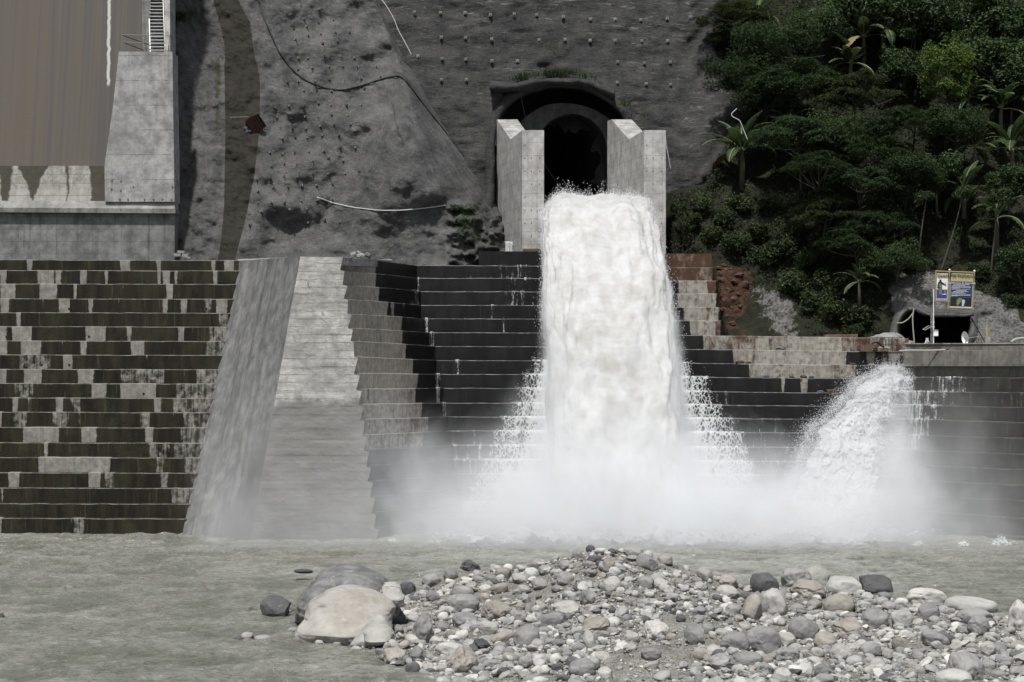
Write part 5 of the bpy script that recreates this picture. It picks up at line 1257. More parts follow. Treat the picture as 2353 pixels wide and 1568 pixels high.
BIG = [  # u, v, w, h, kind, material, tilt, label
 (1757, 1344, 68, 48, 'angular', 'rockD', 0, 'dark charcoal angular boulder on the crest of the gravel bar'),
 (1827, 1331, 72, 52, 'rough', 'rockM', -25, 'brown-grey slab boulder leaning behind the dark charcoal one on the crest'),
 (1877, 1324, 66, 40, 'angular', 'rockP', 0, 'pale broken boulder with a pointed top beside the brown-grey slab on the crest'),
 (1855, 1357, 84, 42, 'rough', 'rockT', 5, 'tan banded boulder with pale crusts below the pale pointed boulder'),
 (1941, 1350, 84, 46, 'angular', 'rockV', 0, 'white-streaked bulky boulder at the water side of the crest'),
 (2013, 1345, 86, 46, 'angular', 'rockD', 22, 'dark brown wedge boulder behind the white-streaked one by the water'),
 (2127, 1377, 94, 46, 'round', 'rockV', 8, 'large white boulder half sunk at the river edge'),
 (2235, 1394, 124, 38, 'flat', 'rockV', 6, 'long low striped boulder lying along the river edge'),
 (1779, 1390, 58, 64, 'round', 'rockP', -20, 'big smooth egg-shaped pale stone below the dark charcoal boulder'),
 (1931, 1390, 78, 44, 'angular', 'rockT', 0, 'brown blocky boulder beneath the white-streaked one'),
 (2010, 1425, 64, 46, 'round', 'rockM', 0, 'smooth slate-grey boulder with a flat top, in the middle of the bank stones'),
 (2070, 1426, 50, 42, 'round', 'rockV', 0, 'pale veined stone next to the smooth slate-grey boulder'),
 (1950, 1449, 78, 48, 'rough', 'rockT', 10, 'cracked tan boulder below the smooth slate-grey one'),
 (1843, 1450, 62, 60, 'round', 'rockM', -50, 'leaning smooth grey stone with a narrow foot beside the cracked tan boulder'),
 (1751, 1475, 84, 62, 'round', 'rockM', 0, 'big smooth grey boulder with two small pits in its face'),
 (1689, 1480, 68, 46, 'round', 'rockM', 0, 'rounded mid-grey boulder leaning against the pitted one'),
 (1716, 1518, 78, 36, 'round', 'rockM', 4, 'long loaf-shaped stone lying under the pitted boulder'),
 (1658, 1523, 64, 38, 'rough', 'rockM', 0, 'squat grey stone at the end of the loaf-shaped one by the bare dirt'),
 (1810, 1507, 62, 38, 'rough', 'rockM', 0, 'dull grey cut-faced stone right of the loaf-shaped one'),
 (1898, 1478, 56, 44, 'round', 'rockT', 0, 'pinkish smooth boulder below the cracked tan one'),
 (1934, 1505, 54, 42, 'round', 'rockP', 18, 'pale smooth stone tilted over below the pinkish boulder'),
 (1999, 1494, 40, 44, 'round', 'rockM', 70, 'upright egg-shaped dark grey stone among small cobbles'),
 (2219, 1538, 88, 70, 'rough', 'rockM', 0, 'big pitted angular boulder low on the bank near the corner'),
 (2347, 1424, 64, 78, 'rough', 'rockV', 0, 'huge white-crusted boulder with a dark underside at the far end of the bank'),
 (2134, 1409, 50, 44, 'round', 'rockM', 0, 'round speckled boulder below the large white one'),
 (2248, 1440, 52, 50, 'rough', 'rockM', 0, 'blunt grey-brown boulder standing below the long low striped one'),
 (2238, 1417, 84, 32, 'round', 'rockM', -4, 'long grey arched stone behind the blunt grey-brown boulder'),
 (2143, 1470, 68, 34, 'round', 'rockM', 18, 'bluish streaked stone sloping down among the cobbles'),
 (2191, 1560, 84, 34, 'flat', 'rockP', 0, 'wide pale dome stone cut off by the lower edge'),
 (2267, 1494, 44, 32, 'round', 'rockP', -30, 'pale oval stone tilted up over dark gaps'),
 (1893, 1548, 60, 38, 'rough', 'rockM', 12, 'low craggy stone in fine gravel near the bottom'),
 (1893, 1562, 46, 24, 'angular', 'rockM', -12, 'blocky grey stone cut by the lower edge under the low craggy one'),
 (1798, 1554, 42, 34, 'round', 'rockP', 10, 'pale knobbly stone at the lower edge beneath the dull cut-faced one'),
 (1730, 1402, 48, 60, 'angular', 'rockT', 30, 'rust-patched angular stone standing beside the big egg-shaped one'),
 (1745, 1392, 52, 56, 'angular', 'rockM', 20, 'split grey boulder between the rust-patched stone and the egg-shaped one'),
 (1673, 1363, 54, 30, 'round', 'rockP', 6, 'pale flattened stone on the far slope of the mound near the dark charcoal boulder'),
 (1672, 1338, 54, 30, 'rough', 'rockT', 4, 'tan broken stone just beneath the mound skyline by the water'),
 (1621, 1322, 32, 36, 'round', 'rockP', -30, 'white smooth stone standing on the falling skyline of the mound'),
 (936, 1360, 38, 40, 'round', 'rockD', 0, 'dark egg-shaped stone by the huge double boulder'),
 (992, 1336, 46, 30, 'round', 'rockM', -8, 'smooth dark-topped stone on the river side of the bar, next to a dark egg-shaped one'),
 (1081, 1302, 46, 26, 'rough', 'rockD', 8, 'blackish overhanging stone on the skyline, a white pebble on it'),
 (1036, 1323, 34, 32, 'round', 'rockM', 0, 'rounded stone under the blackish overhanging one'),
 (1062, 1362, 54, 28, 'flat', 'rockM', 4, 'long flat slate stone below the blackish overhanging one'),
 (1065, 1390, 76, 44, 'round', 'rockM', 0, 'broad smooth grey boulder under the long flat slate stone'),
 (1142, 1406, 74, 44, 'rough', 'rockT', 0, 'broad brown-grey boulder with a flat face in the heart of the heap'),
 (1071, 1427, 64, 34, 'round', 'rockM', 6, 'smooth whale-backed stone between the broad boulders'),
 (973, 1450, 48, 74, 'rough', 'rockM', 10, 'tall bulbous dark grey boulder standing at the water end of the bar'),
 (949, 1471, 40, 20, 'flat', 'rockP', 8, 'disc-shaped stone with a pale and a dark half leaning on the tall bulbous boulder'),
 (912, 1422, 46, 34, 'round', 'rockD', 0, 'dark rounded stone at the end of the pale boulder'),
 (1038, 1494, 70, 30, 'flat', 'rockP', 6, 'pale lens-shaped stone jutting out over a dark gap'),
 (1211, 1466, 62, 50, 'round', 'rockM', 0, 'large smooth round stone in the middle of the heap'),
 (1274, 1429, 56, 38, 'round', 'rockM', -10, 'plump grey stone above the large smooth round one'),
 (1306, 1402, 76, 38, 'rough', 'rockP', 6, 'pale stone with small dark pits on the slope of the mound'),
 (1354, 1375, 44, 34, 'rough', 'rockM', 0, 'blue-grey pointed stone above the pale pitted one'),
 (1404, 1346, 50, 38, 'angular', 'rockP', 0, 'pale square-cut block on the face of the mound'),
 (1484, 1342, 38, 28, 'round', 'rockM', 0, 'grey stone leaning against a pale pyramid stone on the mound'),
 (1516, 1343, 38, 22, 'angular', 'rockP', 0, 'pale pyramid-shaped stone on the mound'),
 (1508, 1452, 64, 46, 'rough', 'rockP', 0, 'pale boulder capped with dirt above the bare patch'),
 (1338, 1536, 64, 40, 'round', 'rockM', 0, 'long grey boulder at the lower edge of the heap'),
 (1493, 1504, 48, 26, 'round', 'rockM', 4, 'smooth brownish stone lying in the bare dirt patch'),
 (1487, 1294, 54, 34, 'angular', 'rockM', 10, 'blue-grey slab under the skyline of the mound'),
 (1528, 1287, 36, 26, 'round', 'rockT', 0, 'brown round stone on the skyline above the blue-grey slab'),
 (1452, 1268, 38, 24, 'angular', 'rockP', 0, 'pale pointed slab on the top of the mound'),
 (1357, 1261, 22, 16, 'angular', 'rockD', 0, 'small dark spike stone at the very top of the mound'),
 (1068, 1522, 66, 62, 'rough', 'rockT', 20, 'large brown-cornered boulder half buried by the water at the front of the bar'),
 (905, 1510, 56, 36, 'rough', 'rockT', 0, 'brown speckled stone at the water edge'),
 (958, 1507, 40, 38, 'rough', 'rockM', 0, 'blue-grey ball-like stone next to the brown speckled one'),
 (1595, 1461, 46, 50, 'angular', 'rockM', 0, 'angular grey stone poking out of the dirt slope'),
 (1398, 1299, 28, 38, 'round', 'rockT', 10, 'brown upright stone below the top of the mound'),
 (1300, 1300, 32, 22, 'round', 'rockM', 0, 'grey oval stone on the near shoulder of the mound'),
 (1255, 1311, 36, 22, 'round', 'rockM', -8, 'grey oval stone below the lower skyline of the bar'),
 (1355, 1477, 30, 50, 'round', 'rockP', -12, 'tall pale finger stone on the slope above the gravel fan'),
 (1366, 1440, 72, 36, 'rough', 'rockT', -24, 'long brown-grey stone slanting across the slope'),
 (843, 1428, 18, 14, 'angular', 'rockD', 0, None),
 (630, 1398, 68, 48, 'angular', 'rockD', 6, 'dark wet boulder standing alone in the shallows'),
 (569, 1461, 30, 15, 'angular', 'rockP', 0, 'little pale stone in the shallows beside smaller wet ones'),
 (604, 1467, 40, 11, 'flat', 'rockM', 0, 'low flat stone awash in the shallows next to the little pale one'),
 (549, 1468, 22, 8, 'flat', 'rockD', 0, 'black wet pebble awash beside the little pale stone in the shallows'),
 (697, 1313, 44, 9, 'flat', 'rockD', 0, 'dark flat rock barely above the water behind the huge boulders'),
 (4, 1417, 14, 14, 'rough', 'rockD', 0, 'dark rock in the river cut off by the picture edge'),
 (673, 1452, 28, 18, 'round', 'rockM', 0, 'rounded stone in the water beside the pale boulder'),
 (734, 1478, 22, 12, 'round', 'rockP', 0, 'small pale stone at the foot of the pale boulder, two-toned'),
 (775, 1478, 22, 13, 'round', 'rockP', 0, 'small pale pebble wedged under the pale slanted stone'),
]
big_objs = []
for b in BIG:
    if b[7]: put_stone(b[0], b[1], b[2], b[3], b[4], b[5], b[7], b[6])
# the two huge boulders
def boulder(label, outline, mat, Yc, seed, depth, chips=0):
    """rounded body swept through the outline's height: half width per level"""
    o = np.array(outline, float)           # (v, uleft, uright)
    nr, nc = 60, 72
    v = np.linspace(o[0, 0], o[-1, 0], nr); ul = np.interp(v, o[:, 0], o[:, 1]); ur = np.interp(v, o[:, 0], o[:, 2])
    for _ in range(3):
        for a in (ul, ur): a[1:-1] = (a[:-2] + 2 * a[1:-1] + a[2:]) / 4
    th = np.arange(nc) * 2 * math.pi / nc
    cu = (ul + ur) / 2; hw = (ur - ul) / 2
    k = Yc / F
    cx = (cu - U0) * k; X = cx[:, None] + (hw * k)[:, None] * (np.sign(np.cos(th)) * np.abs(np.cos(th)) ** .8)[None]
    dpt = depth * (hw / hw.max()) ** .6
    lean = np.interp(np.linspace(0, 1, nr), [0, .35, .66, .8, 1], [.95, .35, -.42, -.30, .22])[:, None] * depth * .75
    Yv = Yc + lean + dpt[:, None] * np.sin(th)[None]
    Z = (H - (v - V0) * k)[:, None] + 0 * X
    V = np.stack([X, Yv, Z], -1)
    nr_ = np.stack([np.cos(th)[None] + 0 * X, np.sin(th)[None] + 0 * X, 0 * X], -1)
    V = V + (.20 * fbm(V * .5 + seed, 3) + .05 * fbm(V * 2.2 + seed, 4))[..., None] * nr_
    if chips == 2:
        V = V - (.16 * np.abs(fbm(V * [.55, .55, .8] + 4, 4)) + .05 * np.floor(2.5 * fbm(V * [.5, .5, .9] + 8, 2)))[..., None] * nr_
    elif chips:
        q = fbm(V * [1.1, 1.1, 1.6] + seed, 2); V = V - (np.clip(np.floor(q * 3) / 3, -.6, .6) * .14)[..., None] * nr_
    Vv = np.concatenate([V.reshape(-1, 3), V[0].mean(0)[None] + [0, 0, .03], V[-1].mean(0)[None]]); n = nr * nc
    Fc = []
    for r_ in range(nr - 1):
        for c_ in range(nc):
            d = (c_ + 1) % nc; Fc.append([r_ * nc + c_, (r_ + 1) * nc + c_, (r_ + 1) * nc + d, r_ * nc + d])
    for c_ in range(nc):
        d = (c_ + 1) % nc; Fc.append([n, c_, d]); Fc.append([n + 1, (nr - 1) * nc + d, (nr - 1) * nc + c_])
    loc = V[-1].mean(0)
    return tag(obj('boulder', Vv, Fc, M[mat], None, loc, smooth=True), label, 'boulder')
boulder('huge pale smooth boulder with an overhung front, biggest stone on the bank', [(1356, 760, 830), (1362, 735, 855), (1372, 728, 872), (1385, 708, 888), (1400, 702, 902), (1420, 696, 906), (1440, 684, 904), (1455, 680, 896), (1470, 680, 885), (1492, 684, 878)], 'rockBig', 104.5, 3, 2.1, 2)
boulder('huge dark weathered boulder behind the pale smooth one', [(1308, 770, 806), (1313, 748, 836), (1322, 728, 866), (1334, 716, 884), (1350, 704, 892), (1370, 695, 906), (1390, 690, 918), (1410, 687, 922), (1432, 684, 915)], 'rockB', 109.5, 12, 2.4, 1)
boulder('pale slanted stone propped against the front of the huge pale boulder', [(1416, 858, 884), (1424, 842, 890), (1440, 830, 892), (1458, 812, 880), (1475, 800, 872), (1495, 792, 850)], 'rockP', 101.8, 27, .9)
boulder('pale humped stone with a dark hollow below, in front of the slanted one', [(1439, 868, 890), (1446, 852, 900), (1456, 842, 904), (1468, 840, 900), (1484, 842, 880)], 'rockP', 100.6, 33, .8)
boulder('pale blue cracked block at the end of the huge dark boulder', [(1341, 893, 900), (1350, 884, 908), (1362, 878, 914), (1376, 878, 920), (1392, 882, 922)], 'rockP', 108.0, 41, .6, 1)
for (u, v, w, h) in ((793, 1430, 115, 60), (805, 1365, 120, 60), (845, 1460, 60, 35), (870, 1462, 40, 25)): OCC.append((u, v, w, h))
# other stones: sized and spread like the photograph's, the largest 300 as objects
def in_bar(u, v):
    top = itp(u, [(690, 1500), (880, 1410), (905, 1372), (935, 1345), (1000, 1322), (1060, 1300), (1230, 1290), (1330, 1262), (1460, 1260), (1530, 1282), (1640, 1312), (1700, 1330), (1850, 1335), (2000, 1345), (2170, 1385), (2353, 1402)])
    bot = itp(u, [(700, 1480), (800, 1492), (870, 1520), (950, 1555), (1000, 1590), (2400, 1590)])
    return (v > top + 4) & (v < bot)
tries = 0; ZONE = []
while len(STONES) + 5 < 300 and tries < 60000:
    tries += 1
    u, v = RNG.uniform(780, 2360), RNG.uniform(1265, 1572)
    if not in_bar(u, v): continue
    dirt = (1395 < u < 1600) and (v > 1468)
    sand = (1840 < u < 2150) and v > 1520
    if dirt and RNG.random() < .85: continue
    if sand and RNG.random() < .5: continue
    left = u < 1320
    w = RNG.choice([1.0, .8, 1.25]) * (22 + 20 * RNG.random() ** 2 * (1.25 if left or u > 1850 else .8))
    if 1290 < u < 1680 and v < 1440: w *= .72
    h = w * RNG.uniform(.48, .85)
    if any(((u - a) / (c + w * .5)) ** 2 + ((v - b) / (d + h * .5)) ** 2 < .62 for a, b, c, d in OCC): continue
    kind = RNG.choice(['round', 'round', 'round', 'rough', 'flat', 'angular'])
    mat = RNG.choice(['rockM', 'rockM', 'rockP', 'rockP', 'rockT', 'rockD', 'rockV'], p=[.22, .16, .22, .12, .14, .07, .07])
    put_stone(u, v, w, h, str(kind), str(mat), None, RNG.uniform(-22, 22))
# labels for the many: tone, shape, size and what they lie next to
TONE = {'rockP': 'pale', 'rockM': 'mid-grey', 'rockD': 'dark', 'rockT': 'tan', 'rockV': 'white-veined'}
MARKS = [(793, 1420, 'the huge pale boulder')] + [(s[1], s[2], 'the ' + m_) for s, m_ in []]
short = {0: 'dark charcoal boulder', 4: 'white-streaked boulder', 6: 'large white boulder', 7: 'long striped boulder', 8: 'big egg-shaped stone', 10: 'slate-grey boulder', 12: 'cracked tan boulder', 14: 'pitted grey boulder', 16: 'loaf-shaped stone', 19: 'pinkish boulder', 21: 'upright dark egg stone', 22: 'big pitted angular boulder', 23: 'white-crusted end boulder',
         25: 'blunt grey-brown boulder', 27: 'bluish sloping stone', 30: 'low craggy stone', 38: 'dark egg-shaped stone', 40: 'blackish skyline stone', 42: 'long flat slate stone', 44: 'broad brown-grey boulder', 46: 'tall bulbous boulder', 49: 'lens-shaped stone', 50: 'large smooth round stone', 52: 'pale pitted stone', 54: 'square-cut block', 57: 'dirt-capped boulder', 58: 'long boulder at the lower edge', 59: 'smooth stone in the dirt', 60: 'blue-grey skyline slab', 62: 'pointed top slab', 64: 'brown-cornered boulder', 65: 'brown speckled stone', 67: 'angular stone in the dirt slope', 71: 'pale finger stone', 72: 'slanting brown-grey stone', 29: 'pale tilted oval stone', 34: 'split grey boulder', 35: 'pale flattened stone', 37: 'white standing stone'}
for k, nm in short.items(): MARKS.append((BIG[k][0], BIG[k][1], 'the ' + nm))
used = {}
for s in STONES:
    o, u, v, w, h, kind, mat, lab = s
    if lab:
        tag(o, lab, 'stone', 'stones of the gravel bar'); used[lab] = 1; continue
    best = sorted(MARKS, key=lambda m_: (m_[0] - u) ** 2 + (m_[1] - v) ** 2)
    tone, sh = TONE[mat], KIND[kind]; done = False
    for mk in best[:4]:
        dx, dy = u - mk[0], v - mk[1]
        rels = (['below', 'low beside'] if dy > abs(dx) * .7 else ['above', 'high beside'] if -dy > abs(dx) * .7 else ['on the jet side of', 'beside'] if (dx > 0) == (u < 1400) else ['on the outer side of', 'beside'])
        for rel in rels:
            size = 'small' if w < 30 else 'medium' if w < 38 else 'bigger'
            lab = f'{size} {sh} {tone} stone {rel} {mk[2]}'
            if lab not in used:
                done = True; break
        if done: break
    if not done:
        k = 2
        base = f'{size} {sh} {tone} stone, second one {rel} {mk[2]}'; lab = base
        while lab in used: k += 1; lab = f'{size} {sh} {tone} stone, {ORD[min(k, 13) - 1]} one {rel} {mk[2]}'
    used[lab] = 1; tag(o, lab, 'stone', 'stones of the gravel bar')
# the rest: thousands of cobbles and pebbles as one loose mass
SM = [stone_shape(100 + j, k, 2) for j, k in enumerate(['round', 'flat', 'rough', 'angular', 'angular', 'rough'])]
SL = [stone_shape(130 + j, k, 3) for j, k in enumerate(['round', 'rough', 'angular', 'flat'])]
Vs, Fs, Ts, nv_ = [], [], [], 0
TC = np.array([[.46, .455, .43], [.36, .355, .34], [.29, .29, .285], [.24, .24, .24], [.12, .12, .122], [.28, .268, .245], [.34, .33, .305], [.52, .51, .48]])
def scatter(N, smin, smax, power, shapes, filt):
    global nv_
    x = RNG.uniform(-17, 30, N * 3); y = RNG.uniform(84, 119, N * 3)
    z = gz(x, y); u = U0 + x * F / y; v = V0 + (H - z) * F / y
    Yr = np.interp(x, _rp[:, 0], _rp[:, 1])
    ok = (z > -.12) & (u > 600) & (u < 2420) & (v < 1600) & (y < Yr + 1.2)
    dens = np.clip(.75 + .9 * fbm(np.stack([x * .35, y * .35, 0 * x], -1), 3), .1, 1)
    dens = np.where((u > 1400) & (u < 1590) & (v > 1475), dens * filt, dens)
    ok &= RNG.random(N * 3) < dens
    idx = np.where(ok)[0][:N]
    s = smin * (1 + (((smax / smin) ** (1 - power) - 1)) * RNG.random(len(idx))) ** (1 / (1 - power))
    for a, i in enumerate(idx):
        V, Fc = shapes[RNG.integers(len(shapes))]
        R = rotm(RNG.uniform(-.5, .5), RNG.uniform(-.5, .5), RNG.uniform(0, 6.3))
        sc = s[a] * np.array([1, RNG.uniform(.65, 1), RNG.uniform(.42, .8)])
        Vs.append((V * sc) @ R.T + [x[i], y[i], z[i] + s[a] * .16]); Fs.append(Fc + nv_); nv_ += len(V)
        Ts.append(np.repeat(TC[RNG.choice(8, p=[.18, .19, .16, .1, .07, .1, .09, .11])][None] * RNG.uniform(.8, 1.12), len(V), 0))
scatter(1700, .36, .80, 2.3, SL, .10)
scatter(5500, .13, .36, 2.5, SM, .35)
scatter(12000, .06, .14, 2.0, SM[2:], 1.0)
tag(obj('loose_cobbles', np.concatenate(Vs), np.concatenate(Fs), M['rockS'], None, smooth=True, attrs={'tone': np.concatenate(Ts)}), 'thousands of loose grey cobbles and pebbles covering the gravel bar', 'cobbles', None, 'stuff')
# ================================================================ green hillside
def hillY(u, v):
    u = np.asarray(u, float); v = np.asarray(v, float)
    y = 178.2 + (775 - v) * .038 - (u - 1700) * .0062
    y = y + .9 * fbm(np.stack([u / 90, v / 90, 0 * u], -1), 3)
    ub = itp(v, [(-400, 1640), (0, 1615), (100, 1590), (170, 1650), (260, 1665), (330, 1640), (420, 1600), (440, 1520), (620, 1500), (800, 1480)])
    y = y + 14 * (1 - sst(u, ub - 25, ub + 35))
    # behind the pillar foot and the rusty steps the ground keeps back
    y = np.where(v > 400, np.maximum(y, itp(u, [(1500, 189), (1560, 188.5), (1640, 184), (1680, 178), (1720, 170)])), y)
    y = y + 3.0 * np.exp(-((u - 2150) / 90) ** 2) * sst(v, 690, 760) * 0
    return y
EXPO_U0, EXPO_U1 = 1490, 2620
ug = np.concatenate([np.arange(1490, 2420, 5.0), np.arange(2420, 3200, 40.0)]); vg = np.concatenate([np.arange(-900, -60, 40.0), np.arange(-60, 560, 8.0), np.arange(560, 812, 5.0)])
uu, vv = np.meshgrid(ug, vg); YY = hillY(uu, vv)
CAVE = np.array([(2064, 800), (2060, 770), (2062, 745), (2078, 718), (2098, 708), (2130, 722), (2180, 724), (2234, 720), (2232, 752), (2222, 800)], float)
rust = np.exp(-((uu - 1685) / 62) ** 2) * sst(vv, 585, 640) * .80 * (1 - .5 * sst(vv, 680, 740))
shot = np.maximum(sst(uu + .5 * (720 - vv), 1690, 1790) * (1 - sst(uu, 1800, 1890)) * .66 * sst(vv, 615 + (uu - 1710) * .25, 665 + (uu - 1710) * .25), sst(uu, 2015 + (vv - 600) * .12, 2060 + (vv - 600) * .12) * sst(vv, 588 + np.abs(uu - 2090) * .35, 625 + np.abs(uu - 2090) * .42) * (1 - sst(uu, 2330, 2352) * (1 - sst(vv, 720, 760))))
shot = np.clip(shot, 0, 1); rust = np.clip(rust, 0, 1.1)
bare = np.maximum(rust, shot)
rough = fbm(np.stack([uu / 9, vv / 7, 0 * uu], -1), 4)
YY = YY - .35 * rough * np.maximum(.3, bare * (1 - .75 * (uu > 2000))) - 1.0 * shot * (uu > 2000) * np.exp(-((vv - 690) / 60) ** 2)
Vh = P(uu, vv, YY); Fh = grid_faces(len(vg), len(ug))
cu = uu.ravel()[Fh].mean(1); cv = vv.ravel()[Fh].mean(1); Fh = Fh[~inpoly(cu, cv, CAVE)]
top = Vh[:1] + np.array([0, 60, 0])
tag(obj('hillside', Vh.reshape(-1, 3), Fh, M['hill'], None, smooth=True, attrs={'rust': rust.ravel(), 'shot': shot.ravel()}), 'steep overgrown hillside', None, None, 'structure')
# ---- leaves
def kites(pos, nrm, L, W, droop=0.0, az=None):
    n = len(pos); nrm = nrm / (np.linalg.norm(nrm, axis=1)[:, None] + 1e-9)
    r = RNG.normal(size=(n, 3)) if az is None else az
    d = r - (r * nrm).sum(1)[:, None] * nrm; d /= np.linalg.norm(d, axis=1)[:, None] + 1e-9
    b = np.cross(nrm, d)
    L = np.broadcast_to(L, n)[:, None]; W = np.broadcast_to(W, n)[:, None]
    V = np.stack([pos - d * L * .5, pos + b * W * .5 + d * L * .02, pos + d * L * .5 - nrm * L * droop, pos - b * W * .5 + d * L * .02], 1)
    return V.reshape(-1, 3), np.arange(4 * n).reshape(n, 4)
def blob_crown(seed, nb, rx, rz, br, leaves, L, W, up=.7, flat=1.0):
    r = np.random.default_rng(seed); P_, N_ = [], []
    for k in range(nb):
        th = r.uniform(0, 6.283); rr = math.sqrt(r.random()) * rx; c = np.array([rr * math.cos(th), rr * math.sin(th) * .9, r.uniform(-rz, rz) * (1 - .35 * (rr / rx))])
        b = br * r.uniform(.6, 1.25)
        d = r.normal(size=(leaves, 3)); d /= np.linalg.norm(d, axis=1)[:, None]
        rad = b * (.45 + .62 * r.random(leaves) ** .5); p = d * rad[:, None] * [1, 1, flat] * (1 + .3 * fbm(d * 2.1 + k, 2))[:, None] + c
        P_.append(p); N_.append(d * .6 + [0, 0, up] + r.normal(0, .45, (leaves, 3)))
    P_ = np.concatenate(P_); N_ = np.concatenate(N_)
    V, Fc = kites(P_, N_, L * r.uniform(.6, 1.3, len(P_)), W * r.uniform(.7, 1.2, len(P_)), .25)
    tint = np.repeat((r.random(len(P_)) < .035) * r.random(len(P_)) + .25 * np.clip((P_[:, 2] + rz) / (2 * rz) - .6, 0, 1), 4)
    return V, Fc, tint
def layer_crown(seed, nl, rx, hz, leaves):
    r = np.random.default_rng(seed); Vs, Fs, Ts, n = [], [], [], 0; cent = []
    for k in range(nl):
        th = r.uniform(0, 6.283); rr = math.sqrt(r.random()) * rx; c = np.array([rr * math.cos(th), rr * math.sin(th), hz * (1 - (rr / rx) ** 1.6) * r.uniform(.55, 1.0) - hz * .35 * r.random()])
        cent.append(c); b = r.uniform(.75, 1.5)
        a = r.uniform(0, 6.283, leaves); q = b * np.sqrt(r.random(leaves)) * (1 + .25 * np.sin(a * 5 + k))
        p = np.stack([q * np.cos(a), q * np.sin(a), .16 * (1 - (q / b) ** 2) - .22 * (q / b) ** 2 + r.normal(0, .06, leaves)], -1) + c
        az = np.stack([np.cos(a) + r.normal(0, .5, leaves), np.sin(a) + r.normal(0, .5, leaves), r.normal(-.15, .15, leaves)], -1)
        nn = np.stack([r.normal(0, .3, leaves), r.normal(0, .3, leaves) - .15, np.ones(leaves)], -1)
        V, Fc = kites(p, nn, r.uniform(.2, .46, leaves), r.uniform(.05, .11, leaves), .2, az)
        if k % 2 == 0:
            m3 = leaves // 2; pb = r.normal(0, .5, (m3, 3)) * [b, b, .5] + c - [0, 0, .35]
            V2, F2 = kites(pb, r.normal(0, .6, (m3, 3)) + [0, -.3, .8], r.uniform(.15, .34, m3), r.uniform(.07, .15, m3), .25)
            Vs.append(V2); Fs.append(F2 + n); n += len(V2); Ts.append(np.zeros(4 * m3))
        Vs.append(V); Fs.append(Fc + n); n += len(V); Ts.append(np.repeat((r.random(leaves) < .03) * r.random(leaves) + .18 * r.random(), 4))
    return np.concatenate(Vs), np.concatenate(Fs), np.concatenate(Ts), cent
CROWN = {}
for j in range(3):
    V, Fc, T, ce = layer_crown(40 + j, 30, 4.0, 2.6, 330); CROWN[('feather', j)] = (mesh('feather_crown', V, Fc, M['feather' if j else 'feather2'], attrs={'tint': T}), ce)
    V, Fc, T = blob_crown(50 + j, 22, 3.1, 2.0, 1.15, 300, .36, .22); CROWN[('broad', j)] = (mesh('broad_crown', V, Fc, M['broad'], attrs={'tint': T}), None)
    V, Fc, T = blob_crown(60 + j, 10, .95, .6, .55, 170, .26, .13); CROWN[('bush', j)] = (mesh('bush_crown', V, Fc, M['bush'], attrs={'tint': T}), None)
    V, Fc, T = blob_crown(75 + j, 9, .9, .45, .5, 110, .34, .10, .5, .8); CROWN[('papaya', j)] = (mesh('papaya_crown', V, Fc, M['bush'], attrs={'tint': T}), None)
for j in range(3):
    V, Fc, T = blob_crown(85 + j, 24, 3.6, 1.5, 1.25, 380, .30, .11, .8, .75); CROWN[('mixed', j)] = (mesh('mixed_crown', V, Fc, M['feather' if j else 'broad'], attrs={'tint': T}), None)
V, Fc, T = blob_crown(71, 26, 2.3, 3.0, 1.0, 300, .30, .13, .9); CROWN[('bright', 0)] = (mesh('bright_crown', V, Fc, M['bright'], attrs={'tint': T}), None)
def tree(name, label, kind, j, u, v, w, drop, du=0, group=None, cat='tree', rad=.13, dep=.6):
    vb = v + drop; ub_ = u + du
    Y = float(hillY(np.array([ub_]), np.array([min(vb, 770)]))[0]) + .3
    b = P(ub_, vb, Y); c = P(u, v, Y - dep)
    me, ce = CROWN[(kind, j)]
    root = thing(name, label, cat, b, group)
    o = bpy.data.objects.new('crown', me); COL.objects.link(o); o.parent = root; o.location = Vector(c - b)
    s = w * Y / F / {'feather': 8.6, 'mixed': 8.4, 'broad': 7.6, 'bush': 2.7, 'bright': 6.0, 'papaya': 2.5}[kind]
    o.scale = (s, s, s * RNG.uniform(.92, 1.1)); o.rotation_euler = (0, 0, RNG.uniform(0, 6.28))
    parts = []
    mid = b * .45 + c * .55 + RNG.normal(0, .12, 3)
    n = 14; t = np.linspace(0, 1, n)[:, None]; pth = (1 - t) ** 2 * b + 2 * t * (1 - t) * mid + t ** 2 * (c + [0, 0, .2 * s])
    parts.append(tube(pth, np.linspace(rad, rad * .45, n), 7))
    if kind in ('feather', 'mixed', 'broad', 'bright'):
        for k in range(9):
            st = pth[int(n * RNG.uniform(.45, .85))]
            if ce: e = c + np.array(ce[k * 2]) * s * [1, 1, 1]
            else: e = c + RNG.normal(0, 1, 3) * [1.6 * s, 1.6 * s, .9 * s]
            q = np.stack([st, st * .5 + e * .5 + [0, 0, -.25], e]); parts.append(tube(smooth_path(q, 7), np.linspace(rad * .5, rad * .15, 7), 5))
    Vt, Ft = join(parts); obj('trunk', Vt, Ft, M['bark'], root, smooth=True)
    return root
